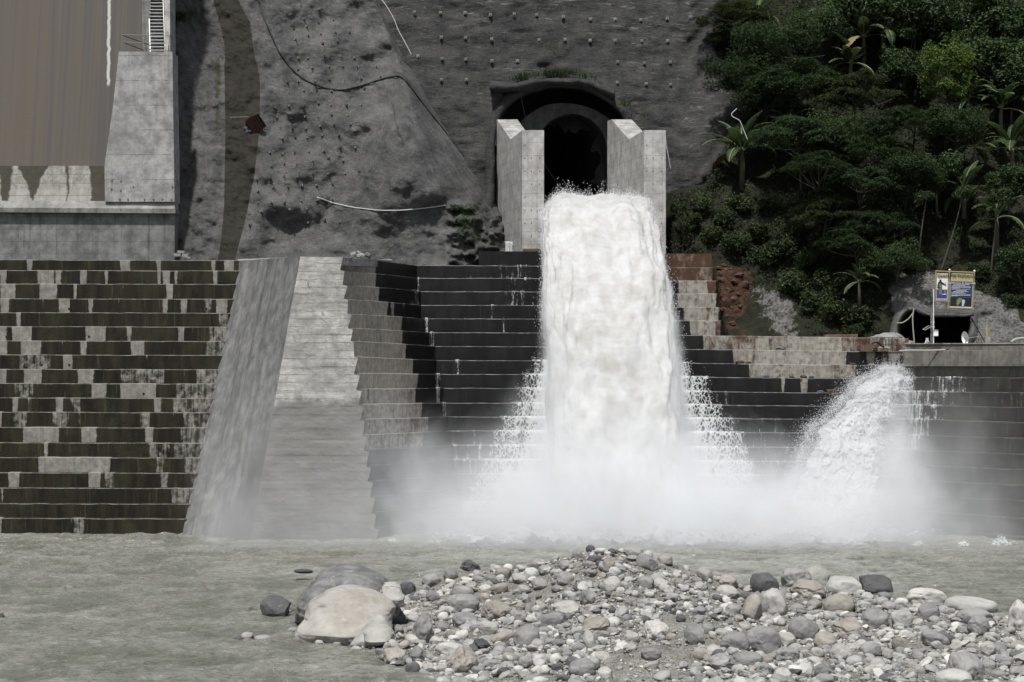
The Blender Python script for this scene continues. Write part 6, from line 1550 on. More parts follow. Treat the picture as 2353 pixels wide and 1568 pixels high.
# banana plants
def banana_leaf(az, el, L, W, seed, tear=.5):
    r = np.random.default_rng(seed); n, m_ = 22, 7
    t = np.linspace(0, 1, n); ang = el - t ** 1.3 * r.uniform(.9, 1.7)
    dx = np.cos(ang) * L / n; dz = np.sin(ang) * L / n
    xx, zz = np.cumsum(dx), np.cumsum(dz)
    sp = np.stack([xx, 0 * xx, zz], -1); wd = W * np.sin(np.clip((t - .06) / .94, 0, 1) * math.pi) ** .55 * (1 - .25 * t)
    q = np.linspace(-1, 1, m_); V = []
    for i in range(n):
        up = np.array([-math.sin(ang[i]), 0, math.cos(ang[i])])
        jag = 1 - tear * .5 * r.random(2) * (i % 2 == 0)
        for k_ in range(m_):
            s = q[k_] * (jag[0] if q[k_] < 0 else jag[1])
            V.append(sp[i] + np.array([0, s * wd[i] * .5, 0]) + up * (abs(s) * wd[i] * .16 - (abs(s) ** 3) * wd[i] * .25) - np.array([abs(s) * .10 * L * .3 * (jag[0] < .8), 0, 0]))
    V = np.array(V); R = rotm(r.uniform(-.5, .5), 0, 0); V = V @ rotm(0, 0, az).T; sp = sp @ rotm(0, 0, az).T
    return V, grid_faces(n, m_), sp
def banana_master(seed, nleaf, L, hstem, dry=()):
    r = np.random.default_rng(seed)
    root = thing('banana_plant', 'x', 'banana plant')
    Vs, Fs = tube(np.array([[0, 0, -1.2], [.03, 0, hstem * .5], [0, .02, hstem]]), [.17, .14, .10], 9); obj('stem', Vs, Fs, M['stem'], root, smooth=True)
    for k in range(nleaf):
        az = k * 2.4 + r.uniform(-.3, .3); el = [1.5, 1.35, 1.15, .95, .7, .5, .1, .3, 1.25, .8][k % 10] + r.uniform(-.12, .12)
        V, Fc, sp = banana_leaf(az, el, L * r.uniform(.8, 1.1), L * .31, seed * 31 + k, .5)
        me = M['dryleaf'] if k in dry else M['banana']
        lf = obj('leaf', V + [0, 0, hstem - .05], Fc, me, root, smooth=True, attrs={'tint': np.full(len(V), .15 * r.random())})
        Vr_, Fr_ = tube(sp + [0, 0, hstem - .03], np.linspace(.035, .01, len(sp)), 5); obj('midrib', Vr_, Fr_, M['rib'], lf)
    return root
BM = [banana_master(3, 14, 2.6, .9, (6,)), banana_master(8, 11, 2.5, 1.0), banana_master(14, 10, 2.8, .7)]
bn_used = [False] * 3
def banana(u, v, w, j, label, rz=0.0):
    Y = float(hillY(np.array([u]), np.array([min(770, v + 45)]))[0]) - 2.6
    r = BM[j] if not bn_used[j] else copy_tree(BM[j]); bn_used[j] = True
    s = w * Y / F / 3.6
    p = P(u, v, Y); r.location = Vector(p - [0, 0, [.9, 1.0, .7][j] * s + .3 * s]); r.scale = (s, s, s); r.rotation_euler = (0, 0, rz); tag(r, label, 'banana plant', 'banana plants on the hillside')
for (u, v, w, j, rz, lab) in [
    (1705, 335, 155, 0, .3, 'large sunlit banana plant with a yellowed leaf by the bare grey slope'), (1742, 30, 110, 1, 1.2, 'upright banana plant by the top edge near the dark wall'),
    (1762, 95, 95, 2, 2.0, 'banana plant with torn hanging leaves just below the upright one at the top'), (1812, 285, 80, 2, .9, 'banana plant showing one broad upright leaf above the large sunlit one'),
    (1925, 30, 120, 1, .2, 'banana plant at the top edge in the middle of the hillside'), (1985, 75, 130, 0, 1.9, 'spreading banana plant in the upper middle of the hillside'), (2030, 55, 120, 2, 3.0, 'banana plant with an orange withered leaf above the yellow-green tree'),
    (1955, 135, 120, 1, 4.1, 'low banana plant below the spreading one, in front of vine-covered growth'), (2225, 215, 110, 1, 2.6, 'banana plant with dry hanging leaves beside the yellow-green tree'), (2300, 240, 120, 0, 4.0, 'banana plant near the edge of the picture, level with the yellow-green tree'),
    (2325, 330, 130, 2, 5.0, 'banana plant with a drooping leaf at the outer edge of the hillside'), (2240, 330, 110, 1, 5.6, 'shaded banana plant with stiff upright leaves below the yellow-green tree'), (2290, 490, 140, 1, 1.1, 'dark banana plant with long hanging leaves above the notice boards'),
    (2215, 430, 120, 2, .4, 'banana plant in deep shade between the thin leaning trunks'), (1975, 640, 95, 1, 2.2, 'young banana plant beside the bare shotcrete around the small tunnel'),
    (2340, 120, 100, 1, .8, 'banana plant among vines in the upper corner of the hillside')]:
    banana(u, v, w, j, lab, rz)
FT = [(1690, 40, 170, 90, 'flat-topped feathery tree against the dark wall at the top edge'), (1790, 110, 230, 110, 'wide feathery tree below the top edge, near the dark wall'), (1660, 100, 120, 70, 'feathery branch tree reaching over the dark wall'), (1885, 55, 170, 100, 'feathery tree at the top edge beside the banana plants'),
      (1715, 180, 190, 90, 'feathery tree hanging over the bare grey slope'), (1835, 195, 240, 110, 'broad layered feathery tree in the middle of the dark slope'), (1960, 215, 210, 110, 'layered feathery tree below the spreading banana plant'), (2105, 285, 230, 100, 'dark layered tree beneath the yellow-green tree'),
      (1830, 320, 230, 130, 'lit layered tree beside the large sunlit banana plant'), (1910, 300, 170, 120, 'feathery tree just behind the lit layered one'), (2010, 350, 210, 110, 'dark layered tree in the centre of the hillside'), (1880, 385, 170, 150, 'lower layered tree with a pale forked trunk'),
      (2190, 285, 170, 110, 'dark feathery tree beside the shaded banana plant'), (1975, 420, 190, 120, 'low layered tree on a straight thin trunk'), (2090, 395, 200, 120, 'shaded layered tree between the straight thin trunk and the leaning ones'), (1905, 490, 170, 90, 'olive layered shrub-tree over the lower slope'),
      (2020, 515, 180, 90, 'olive flat-topped tree below the low layered tree'), (1960, 560, 180, 80, 'lowest layered tree, above the young banana plant'), (2060, 590, 170, 80, 'dark layered tree right above the small tunnel'), (1760, 240, 170, 80, 'feathery tree in shade above the large sunlit banana plant')]
for k, (u, v, w, d, lab) in enumerate(FT):
    tree('feathery_tree', lab, 'mixed' if k in (1, 3, 4, 9, 12, 14, 18, 19) else 'feather', k % 3, u, v, w, d, RNG.uniform(-15, 15), 'feathery trees on the hillside', 'tree', .12, 1.0 + .02 * d)
BT = [(2000, 15, 210, 90, 'leafy broad tree at the top edge over the banana plants'), (2105, 45, 210, 110, 'vine-draped broad tree at the top, above the yellow-green tree'), (2210, 25, 200, 100, 'vine-draped broad tree at the top edge, second from the picture corner'), (2310, 50, 190, 100, 'vine-draped broad tree in the top corner of the picture'),
      (2285, 150, 190, 110, 'vine-covered tree beside the yellow-green tree at the outer edge'), (2080, 150, 150, 90, 'dark broad tree between the banana plants and the yellow-green tree'), (2250, 110, 150, 90, 'dense round-leaved tree behind the yellow-green one'), (2330, 205, 150, 90, 'round-leaved tree at the outer edge under the vine-covered one'),
      (2150, 400, 150, 100, 'shaded broad tree under the dark feathery ones'), (2320, 420, 130, 100, 'shaded broad tree at the outer edge behind the thin trunks'), (2060, 470, 150, 90, 'gloomy broad tree in the middle of the lower slope'), (2340, 600, 110, 70, 'glossy shrub-like tree beside the large notice board')]
for k, (u, v, w, d, lab) in enumerate(BT):
    tree('broadleaf_tree', lab, 'broad', k % 3, u, v, w, d, RNG.uniform(-15, 15), 'broadleaf trees on the hillside', 'tree', .14, 1.2)
tree('yellow_green_tree', 'bright yellow-green tree standing out from the dark hillside', 'bright', 0, 2172, 165, 150, 150, 10, None, 'tree', .14, 2.2)
PT = [(2130, 455, 60, 190, -25, 'slender leaning tree with a small star-leaved crown, nearest the small tunnel'), (2215, 440, 70, 190, -55, 'slender leaning tree with a drooping crown, in the middle of the three over the boards'), (2296, 450, 70, 190, -20, 'slender leaning tree with a lit crown, over the large notice board'), (2085, 440, 60, 150, -15, 'slender dark tree with a tuft crown above the bare shotcrete')]
for k, (u, v, w, d, du, lab) in enumerate(PT):
    tree('slender_tree', lab, 'papaya', k % 3, u, v, w, d, du, 'slender trees over the small tunnel', 'tree', .10, 1.6)
BS = [(1585, 505, 60, 'leafy shrub beside the pillar foot'), (1615, 470, 60, 'shrub under the large sunlit banana plant, by the bare slope'), (1630, 540, 70, 'broad-leaved shrub above the rusty steps'), (1665, 500, 75, 'dense shrub below the large sunlit banana plant'), (1700, 470, 70, 'dark shrub behind the dense one under the banana plant'), (1690, 560, 80, 'pale-leaved shrub over the rusty stones'),
      (1740, 530, 70, 'shrub in the middle of the lower slope, beside the pale-leaved one'), (1755, 590, 90, 'weedy shrub above the crusted rock patch'), (1800, 570, 80, 'glossy light shrub with layered leaves beside the thin pale trunk'), (1815, 530, 80, 'glossy light shrub higher up beside the thin pale trunk'), (1830, 650, 90, 'green shrub hanging over the crusted rock patch'),
      (1875, 690, 90, 'green shrub low beside the crusted rock patch'), (1915, 650, 90, 'dense shrub in front of the young banana plant'), (1925, 720, 90, 'lowest shrub over the concrete ledge'), (1985, 720, 80, 'shrub at the edge of the bare shotcrete by the small tunnel'), (2000, 620, 80, 'shrub over the young banana plant at the top of the shotcrete'), (2045, 640, 60, 'thin twiggy shrub hanging over the shotcrete'), (2330, 690, 60, 'shrub beside the big board, low at the outer edge'),
      (1770, 470, 70, 'dark shrub under the lit layered tree'), (1850, 600, 80, 'dusky shrub under the lower layered tree'), (1560, 480, 50, 'small shrub in the dark hollow beside the pillar'), (2100, 610, 60, 'shrub over the top of the pale shotcrete'), (1960, 760, 50, 'small plant on the concrete ledge by the small tunnel'), (2250, 620, 60, 'shrub behind the large notice board')]
for k, (u, v, w, lab) in enumerate(BS):
    tree('shrub', lab, 'bush', k % 3, u, v, w, 22, RNG.uniform(-5, 5), 'shrubs on the lower slope', 'shrub', .035, .5)
# undergrowth carpet
N = 60000
u = RNG.uniform(1500, 2420, N); v = RNG.uniform(-60, 790, N)
ub = itp(v, [(-60, 1620), (100, 1600), (170, 1655), (260, 1680), (330, 1668), (420, 1610), (440, 1535), (800, 1535)])
br_ = np.maximum(np.clip(np.exp(-((u - 1690) / 42) ** 2) * sst(v, 585, 612) * 1.3, 0, 1), np.maximum(sst(u, 1700, 1735) * (1 - sst(u, 1835, 1885)) * sst(v, 625 + (u - 1710) * .25, 660 + (u - 1710) * .25), sst(u, 2010, 2050) * sst(v, 592 + np.abs(u - 2090) * .35, 625 + np.abs(u - 2090) * .42)))
cl = fbm(np.stack([u / 38, v / 30, 0 * u], -1), 3)
ok = (u > ub) & (RNG.random(N) > br_ * 1.15) & (RNG.random(N) < .55 + .6 * cl) & ~((v > 765) & (u > 2000))
u, v, cl = u[ok], v[ok], cl[ok]
p = P(u, v, hillY(u, v) - .05 - np.abs(RNG.normal(0, .35, len(u))) - .5 * np.clip(cl, 0, 1))
nn = np.stack([RNG.normal(0, .6, len(u)), -.5 + RNG.normal(0, .5, len(u)), .9 + RNG.normal(0, .4, len(u))], -1)
V, Fc = kites(p, nn, RNG.uniform(.12, .42, len(u)), RNG.uniform(.06, .2, len(u)), .25)
tag(obj('undergrowth', V, Fc, M['cover'], None, attrs={'tint': np.repeat((RNG.random(len(u)) < .06) * RNG.random(len(u)), 4)}), 'weeds and creepers covering the hillside', 'undergrowth', None, 'stuff')
# grass on the tunnel brow and weeds on the spur
def grass(name, pts, L, label, lean=.5):
    n = len(pts); a = RNG.uniform(0, 6.28, n); d = np.stack([np.cos(a) * lean, np.sin(a) * lean - .3, np.ones(n)], -1) * L[:, None]
    s = np.stack([-np.sin(a), np.cos(a), 0 * a], -1) * .035
    V = np.stack([pts - s, pts + s, pts + d * .6 + s * .7 , pts + d, pts + d * .6 - s * .7], 1).reshape(-1, 3)
    tag(obj(name, V, np.arange(5 * n).reshape(n, 5), M['bright2' if 'bright2' in M else 'bush'], None, attrs={'tint': np.repeat(RNG.random(n) * .6, 5)}), label, 'grass', None, 'stuff')
u = np.concatenate([RNG.normal(1275, 20, 500), RNG.normal(1200, 12, 220), RNG.normal(1330, 25, 120), RNG.normal(1437, 8, 60)])
v = itp(u, [(1126, 186), (1175, 187), (1240, 175), (1310, 172), (1365, 182), (1412, 240), (1450, 245)]) + RNG.normal(0, 2, len(u))
grass('grass', P(u, v, wallY(u, v) - 1.0 - RNG.random(len(u)) * .9), RNG.uniform(.25, .8, len(u)), 'tufts of grass growing along the brow over the tunnel')
def weeds(name, n, f, label, size=.3):
    u, v = f(n); Y = np.array(cliffY(u, v)) - np.abs(RNG.normal(0, .2, len(u)))
    pts = P(u, v, Y); nn = np.stack([RNG.normal(0, .6, len(u)), -.5 + RNG.normal(0, .4, len(u)), 1 + 0 * u], -1)
    V, Fc = kites(pts, nn, RNG.uniform(.1, size, len(u)), RNG.uniform(.05, size * .5, len(u)), .2)
    tag(obj(name, V, Fc, M['bush'], None, attrs={'tint': np.repeat((RNG.random(len(u)) < .2) * RNG.random(len(u)), 4)}), label, 'weeds', None, 'stuff')
weeds('weeds', 1300, lambda n: (lambda a, b: (1035 + np.abs(a) * 38 + .2 * (b - 470), b))(RNG.normal(0, 1, n), 470 + np.abs(RNG.normal(0, 42, n))), 'weeds on the stony earth at the foot of the grey spur')
weeds('weeds', 420, lambda n: (RNG.normal(410, 14, n), RNG.normal(37, 6, n)), 'clump of weeds on the pale rock column near the metal stair', .3)
weeds('weeds', 160, lambda n: (RNG.normal(934, 8, n), RNG.normal(138, 10, n)), 'dry tuft on the edge of the grey spur', .25)
# stones on the rusty slope and along the ledges
sp = [(1652, 616, 22, 10), (1664, 611, 18, 11), (1668, 621, 17, 13), (1653, 630, 15, 16), (1658, 645, 22, 18), (1680, 619, 12, 8), (1700, 632, 34, 14), (1688, 648, 26, 12), (1712, 655, 26, 22), (1672, 668, 20, 14), (1686, 689, 22, 18), (1664, 692, 16, 14), (1716, 677, 18, 14), (1670, 727, 13, 11), (1697, 676, 14, 9), (1681, 708, 14, 10), (1661, 712, 16, 12), (1701, 704, 15, 9), (1655, 745, 18, 12), (1682, 744, 20, 13), (1640, 640, 12, 9)]
for k, (u, v, w, h) in enumerate(sp):
    o = bpy.data.objects.new('rust_stone', proto_mesh('round' if k % 3 else 'rough', k % 4, 'rockR')); COL.objects.link(o)
    Y = float(hillY(np.array([float(u)]), np.array([float(v)]))[0]) + .02; s = Y / F * .88
    o.location = Vector(P(u, v, Y)); o.scale = (w * s, w * s * .8, h * s); o.rotation_euler = (0, .2 * math.sin(k * 2), k)
    nth = sorted(range(len(sp)), key=lambda i: sp[i][1]).index(k)
    tag(o, f'rust-brown {"rounded" if k % 3 else "craggy"} stone, {ORD[nth % 14] if nth < 14 else LOW[6 - (nth - 14)]} {"down" if nth < 14 else "one up"} the rusty slope', 'stone', 'stones on the rusty slope')
ls = [(1384, 0, 0, 0)]
ledge = [(8, 1760, 14, 7), (8, 1820, 12, 6), (8, 1847, 22, 8), (8, 1865, 14, 7), (9, 1910, 26, 9), (9, 1925, 20, 8), (9, 1885, 18, 6), (7, 1700, 30, 8), (7, 1720, 18, 6), (6, 1792, 22, 8), (7, 1960, 14, 5), (10, 1865, 16, 4)]
for k, (i, u, w, h) in enumerate(ledge):
    L = LC[i]; v = float(itp(u, [(a, b) for a, b, c in L])); Y = float(itp(u, [(a, c) for a, b, c in L])); s = Y / F
    o = bpy.data.objects.new('ledge_stone', proto_mesh('rough' if k % 2 else 'round', k % 4, 'rockR' if k % 3 else 'rockD')); COL.objects.link(o)
    o.location = Vector(P(u, v - h * .35, Y + .35)); o.scale = (w * s, .5, h * s * 1.1); o.rotation_euler = (0, 0, k)
    tag(o, f'{"rusty" if k % 3 else "dark"} stone on a step ledge between both falls, {ORD[k]} counted along', 'stone', 'stones on the ledges')
# ================================================================ small tunnel, boards and instruments on the right bank
cv_ = thing('small_tunnel', 'low shotcrete tunnel mouth above the wing wall, black inside', 'tunnel', P(2150, 790, 173))
hp = smooth_path(CAVE, 69); hp = np.concatenate([hp, hp[:1]])
rings = []
for off, dY in ((16, .3), (9, -.6), (2, -1.0), (-2, -.3), (-5, 3), (-12, 12)):
    c = np.array([2148, 765.0]); d = hp - c; d /= np.linalg.norm(d, axis=1)[:, None]; q = hp + d * off
    pp = P(q[:, 0], q[:, 1], hillY(q[:, 0], np.minimum(q[:, 1], 770)) - 1.0 + dY); pp += .10 * fbm(pp * 1.1, 3)[:, None]; rings.append(pp)
rings.append(np.repeat(rings[-1].mean(0)[None], 70, 0))
obj('lining', np.stack(rings).reshape(-1, 3), grid_faces(7, 70), M['hillshot' if 'hillshot' in M else 'shot'], cv_, smooth=True, attrs={'stain': np.zeros(490), 'moss': np.zeros(490)})
L = smooth_path([(2088, 712), (2100, 708), (2118, 718), (2140, 725), (2180, 724), (2215, 726), (2236, 722)], 40)
Vl, Fl = tube(P(L[:, 0], L[:, 1], hillY(L[:, 0], L[:, 1]) - 2.6), .16 + .06 * fbm(np.stack([L[:, 0] * .08, 0 * L[:, 0], 0 * L[:, 0]], -1), 2), 10); obj('drip_lip', Vl, Fl, M['shot'], cv_, smooth=True, attrs={'stain': np.zeros(len(Vl)), 'moss': np.zeros(len(Vl))})
def lay2(name, pts, r, mat, label, cat, Y=171.5):
    q = smooth_path(pts, 40); V, Fc = tube(P(q[:, 0], q[:, 1], Y), r, 6); return tag(obj(name, V, Fc, mat, None, P(q[0, 0], q[0, 1], Y), smooth=True), label, cat)
lay2('hose', [(2100, 709), (2097, 730), (2098, 755), (2100, 775), (2101, 792)], .06, M['rope'], 'grey hose hanging down over the small tunnel mouth', 'hose', 171.8)
lay2('hose', [(2061, 743), (2075, 742), (2088, 733), (2098, 720)], .055, M['rope'], 'grey hose curving across the upper corner of the small tunnel', 'hose', 171.9)
lay2('brace_pole', [(2231, 731), (2245, 755), (2262, 784)], .05, M['iron'], 'dark pole propped against the end of the tunnel lip', 'pole', 170.6)
# notice boards
def board(name, label, corners, poles, panels, texts, bars):
    """corners = (ul,vt,ur,vb) of the frame"""
    (ul, vt, ur, vb), Y = corners, 169.6
    root = thing(name, label, 'notice board', P((ul + ur) / 2, vb, Y))
    def q(u, v, d=0): return P(u, v, Y - d)
    for (a, b) in (((ul, vt), (ur, vt + 2.2)), ((ul - 1.5, vb), (ur - 1.5, vb + 2.0))):
        bar('frame_rail', q(*a), q(*b), .055, M['goldframe'], root, 8)
    for (a, b) in poles: bar('frame_post', q(*a), q(*b), .06, M['goldframe'], root, 8)
    d = .03
    for nm, pts, mt in panels:
        d += .006
        V, Fc = prism(np.array([q(a, b, d) for a, b in pts]), (0, .012, 0)); obj(nm, V, Fc, M[mt], root)
    for s, u, v, size, mt in texts:
        cu = bpy.data.curves.new('lettering', 'FONT'); cu.body = s; cu.size = size; cu.align_x = 'CENTER'; cu.extrude = .004; cu.resolution_u = 2
        to = bpy.data.objects.new('lettering', cu); COL.objects.link(to); bpy.context.view_layer.update()
        me = bpy.data.meshes.new_from_object(to.evaluated_get(bpy.context.evaluated_depsgraph_get())); bpy.data.objects.remove(to)
        me.materials.clear(); me.materials.append(M[mt])
        o = bpy.data.objects.new('lettering', me); COL.objects.link(o); o.parent = root; o.location = Vector(q(u, v, .10)) - root.location; o.rotation_euler = (math.pi / 2, math.radians(1.4), 0)
    parts = []
    for (u0, u1, v, hh) in bars:
        x = u0
        while x < u1:
            w_ = RNG.uniform(.7, 3.0); w_ = min(w_, u1 - x)
            parts.append(prism(np.array([q(x, v + hh, .085), q(x + w_, v + hh + .02, .085), q(x + w_, v, .085), q(x, v, .085)]), (0, .01, 0))); x += w_ + .55
    if parts: Vb, Fb = join(parts); obj('fine_print', Vb, Fb, M['pale'], root)
    return root
# pixel helper inside the boards: crop (x, y) -> survey coordinates
def bq(x, y): return (3720 + x * .11481) / 1.7407, (1070 + y * .1148) / 1.7407
def rect(x0, y0, x1, y1, sk=18, lean=-40):
    s = lambda x, y: bq(x + lean * (y - 200) / 1150, y + sk * (x - x0) / 800)
    return [s(x0, y1), s(x1, y1), s(x1, y0), s(x0, y0)]
fl, fr_ = bq(195, 125), bq(660, 140)
lb = board('notice_board', 'smaller narrow notice board with a picture of a worker and a blue foot', (fl[0], fl[1], fr_[0], bq(0, 1160)[1]), [(bq(205, 120), bq(165, 1165))],
    [('backing', rect(240, 205, 625, 1115, 12, -30), 'pale'), ('header', rect(245, 210, 622, 372, 12, -30), 'pink'), ('header_band', rect(246, 315, 620, 345, 12, -30), 'tan'), ('blue_foot', rect(248, 770, 612, 1085, 12, -30), 'violet'),
     ('footer', rect(262, 1092, 560, 1112, 12, -30), 'pale'),
     ('figure_trousers', [bq(x, y) for x, y in ((325, 950), (410, 950), (425, 720), (300, 720))], 'khaki'), ('figure_jacket', [bq(x, y) for x, y in ((275, 740), (300, 730), (415, 725), (420, 560), (560, 610), (575, 640), (440, 590), (400, 500), (300, 505), (265, 590), (250, 690))], 'black'),
     ('figure_vest', [bq(x, y) for x, y in ((305, 700), (405, 700), (400, 560), (320, 560))], 'greenpr'), ('figure_head', [bq(x, y) for x, y in ((335, 500), (390, 500), (395, 440), (328, 440))], 'black'), ('figure_hat', [bq(x, y) for x, y in ((318, 445), (408, 445), (385, 422), (340, 422))], 'black'),
     ('bird', [bq(x, y) for x, y in ((525, 550), (548, 545), (558, 512), (530, 520))], 'black'), ('second_figure', [bq(x, y) for x, y in ((490, 940), (545, 940), (540, 770), (500, 770))], 'greenpr'), ('white_ground', [bq(x, y) for x, y in ((430, 955), (570, 955), (570, 930), (430, 930))], 'pale')],
    [], [(bq(265, 230)[0], bq(600, 230)[0], bq(0, 238)[1], .35), (bq(265, 230)[0], bq(600, 230)[0], bq(0, 276)[1], .45)])
fl, fr_ = bq(680, 150), bq(1545, 165)
rb = board('notice_board', 'larger notice board with a tan heading, blue text panel and dark photograph', (fl[0], fl[1], fr_[0], bq(0, 1410)[1]), [(bq(680, 90), bq(630, 1440)), (bq(1548, 125), bq(1485, 1490))],
    [('backing', rect(735, 205, 1500, 1385, 25), 'pale'), ('heading', rect(742, 210, 1496, 480, 25), 'tan'), ('blue_panel', rect(740, 482, 1492, 1035, 25), 'navy'), ('dark_photo', rect(738, 1037, 1488, 1350, 25), 'black'),
     ('photo_glow', [bq(x, y) for x, y in ((920, 1280), (960, 1350), (1090, 1180), (1120, 1080), (1010, 1060), (930, 1130))], 'greenpr'), ('photo_light', [bq(x, y) for x, y in ((1110, 1360), (1165, 1360), (1225, 1170), (1170, 1110), (1110, 1150))], 'cyan')],
    [('Bienvenido a la', bq(1100, 0)[0], bq(0, 300)[1], .30, 'black'), ('Caverna de Transformadores', bq(1105, 0)[0], bq(0, 352)[1], .335, 'black'), ('Condiciones de Seguridad', bq(1090, 0)[0], bq(0, 572)[1], .22, 'pale')],
    [(bq(a, 0)[0], bq(b, 0)[0], bq(0, y)[1], h_) for a, b, y, h_ in ((810, 1380, 600, 1.1), (760, 1230, 632, .75), (755, 1420, 668, .75), (755, 1420, 700, .75), (760, 1040, 722, .7), (750, 1390, 755, .75), (900, 1265, 795, 1.1), (820, 1335, 840, 1.1), (750, 1180, 870, .75), (748, 1255, 905, .75), (748, 1405, 950, .75), (748, 1405, 975, .7), (748, 970, 990, .7))])
for u_, v_ in (bq(680, 92), bq(1548, 130)):
    V, Fc = ico(1); obj('post_cap', V * .09 + P(u_, v_, 169.6), Fc, M['white_paint'], rb)
# instrument mast
def hq(x, y): return (3300 + x * .3383) / 1.7407, (980 + y * .3383) / 1.7407
mast = thing('instrument_mast', 'slim lattice mast with white whip antenna, solar panel and white box', 'mast', P(*hq(1270, 1165), 170.5))
zb = 170.5
def mp(x, y, d=0): return P(*hq(x, y), zb - d)
for dx, dy in ((-13, 0), (13, 0), (0, .25)):
    bar('mast_leg', mp(1264 + dx, 1168, dy), mp(1264 + dx, 800, dy), .022, M['steel'], mast)
for k in range(13):
    y0_, y1_ = 1160 - k * 28, 1132 - k * 28
    bar('lattice_brace', mp(1251 if k % 2 else 1277, y0_), mp(1277 if k % 2 else 1251, y1_), .014, M['steel'], mast, 5)
bar('whip_antenna', mp(1283, 1165, .12), mp(1283, 522, .12), .038, M['white_paint'], mast)
V, Fc = prism(np.array([mp(1155, 1000, .5), mp(1185, 1008, .5), mp(1256, 968, .2), mp(1225, 957, .2)]), (0, .05, .03)); pan = obj('solar_panel', V, Fc, M['solar'], mast)
Vx, Fx = tube(np.array([mp(1155, 1000, .52), mp(1185, 1008, .52), mp(1256, 968, .22), mp(1225, 957, .22), mp(1155, 1000, .52)]), .025, 5); obj('panel_frame', Vx, Fx, M['steel'], pan)
V, Fc = slab(np.array([mp(1283, 1078, .25), mp(1338, 1078, .25), mp(1338, 1008, .25), mp(1283, 1008, .25)]), .3); obj('control_box', V, Fc, M['white_paint'], mast)
V, Fc = prism(np.array([mp(1278, 1010, .3), mp(1338, 1012, .3), mp(1330, 1002, .3), mp(1283, 1000, .3)]), (0, .4, 0)); obj('box_roof', V, Fc, M['steel'], mast)
bar('clamp', mp(1255, 915), mp(1295, 915), .04, M['steel'], mast); bar('clamp', mp(1255, 970), mp(1295, 970), .04, M['steel'], mast)
tp = thing('small_tripod', 'small pale tripod stand beside the instrument mast', 'tripod', P(*hq(1205, 1165), 171))
for a, b in (((1180, 1168), (1205, 1105)), ((1232, 1160), (1210, 1105)), ((1205, 1165), (1208, 1105))):
    bar('leg', P(*hq(*a), 171), P(*hq(*b), 171.1), .03, M['white_paint'], tp)
bar('head', P(*hq(1190, 1108), 171.05), P(*hq(1224, 1106), 171.05), .035, M['steel'], tp)
# dish antenna
da = thing('dish_antenna', 'white mesh dish antenna pointing sideways on the parapet', 'antenna', P(*hq(1660, 1160), 170.2))
n1, n2 = 9, 24; Vd = []
for i in range(n1):
    r_ = i / (n1 - 1)
    for j in range(n2):
        a = j * 2 * math.pi / n2; Vd.append((-.28 * (1 - r_ ** 2) * -1, .40 * r_ * math.cos(a), .56 * r_ * math.sin(a)))
Vd = np.array(Vd) @ rotm(0, -.12, .55).T + P(*hq(1655, 1102), 170.2)
Fd = []
for i in range(n1 - 1):
    for j in range(n2): Fd.append([i * n2 + j, i * n2 + (j + 1) % n2, (i + 1) * n2 + (j + 1) % n2, (i + 1) * n2 + j])
obj('reflector', Vd, Fd, M['white_paint'], da, smooth=True)
bar('feed_arm', P(*hq(1665, 1105), 170.2), P(*hq(1815, 1085), 170.4), .02, M['steel'], da); bar('mounting_pole', P(*hq(1662, 1166), 170.25), P(*hq(1664, 1095), 170.25), .04, M['steel'], da)
yp = thing('yellow_post', 'yellow post standing on a small concrete block behind the parapet', 'post', P(*hq(1916, 1155), 169.4))
bar('post', P(*hq(1914, 1110), 169.4), P(*hq(1911, 955), 169.4), .07, M['yellow'], yp, 10)
V, Fc = box(P(*hq(1917, 1132), 169.4), (.42, .4, .62)); obj('footing', V, Fc, M['ledge'], yp)
tr = thing('steel_trestle', 'low dark steel trestle between the dish antenna and the yellow post', 'trestle', P(*hq(1815, 1158), 170))
bar('rail', P(*hq(1745, 1115), 170), P(*hq(1890, 1112), 170), .03, M['iron'], tr)
for k in range(5):
    bar('leg', P(*hq(1750 + k * 30, 1115), 170), P(*hq(1765 + k * 30, 1160), 170), .022, M['iron'], tr)
# channel outlet with guard rail and headframe
gr = thing('guard_railing', 'dark iron railing beside the channel mouth above the smaller cascade', 'railing', P(*hq(730, 1200), 172.5))
for (a, b) in (((520, 1095), (920, 1098)), ((520, 1180), (900, 1186))): bar('rail', P(*hq(*a), 172.5), P(*hq(*b), 172.5), .03, M['iron'], gr)
for x, y in ((615, 1245), (680, 1200), (755, 1200), (795, 1260)): bar('post', P(*hq(x, y), 172.5), P(*hq(x, 1092), 172.5), .03, M['iron'], gr)
a = np.linspace(0, math.pi, 14); lp = np.concatenate([[(642, 1185)], np.stack([680 - 38 * np.cos(a), 1135 - 36 * np.sin(a)], -1), [(718, 1200)]])
V, Fc = tube(np.array([P(*hq(x, y), 172.4) for x, y in lp]), .028, 6); obj('hoop', V, Fc, M['iron'], gr)
gt = thing('channel_outlet', 'concrete channel mouth with a black frame, feeding the smaller cascade', 'outlet', P(*hq(800, 1450), 171))
V, Fc = slab(np.array([P(*hq(770, 1480), 171.6), P(*hq(905, 1440), 171.6), P(*hq(915, 1275), 171.6), P(*hq(765, 1268), 171.6)]), 4); obj('channel_wall', V, Fc, M['low'], gt, attrs={'along': alongx(V)})
bar('frame_beam', P(*hq(762, 1272), 171.2), P(*hq(918, 1274), 171.2), .09, M['iron'], gt); bar('frame_post', P(*hq(915, 1274), 171.2), P(*hq(820, 1460), 170.9), .09, M['iron'], gt)
V, Fc = slab(np.array([P(*hq(520, 1560), 173.2), P(*hq(752, 1500), 172.6), P(*hq(752, 1250), 172.6), P(*hq(520, 1262), 173.2)]), 3); obj('rusty_abutment', V, Fc, M['rustbar'], gt)
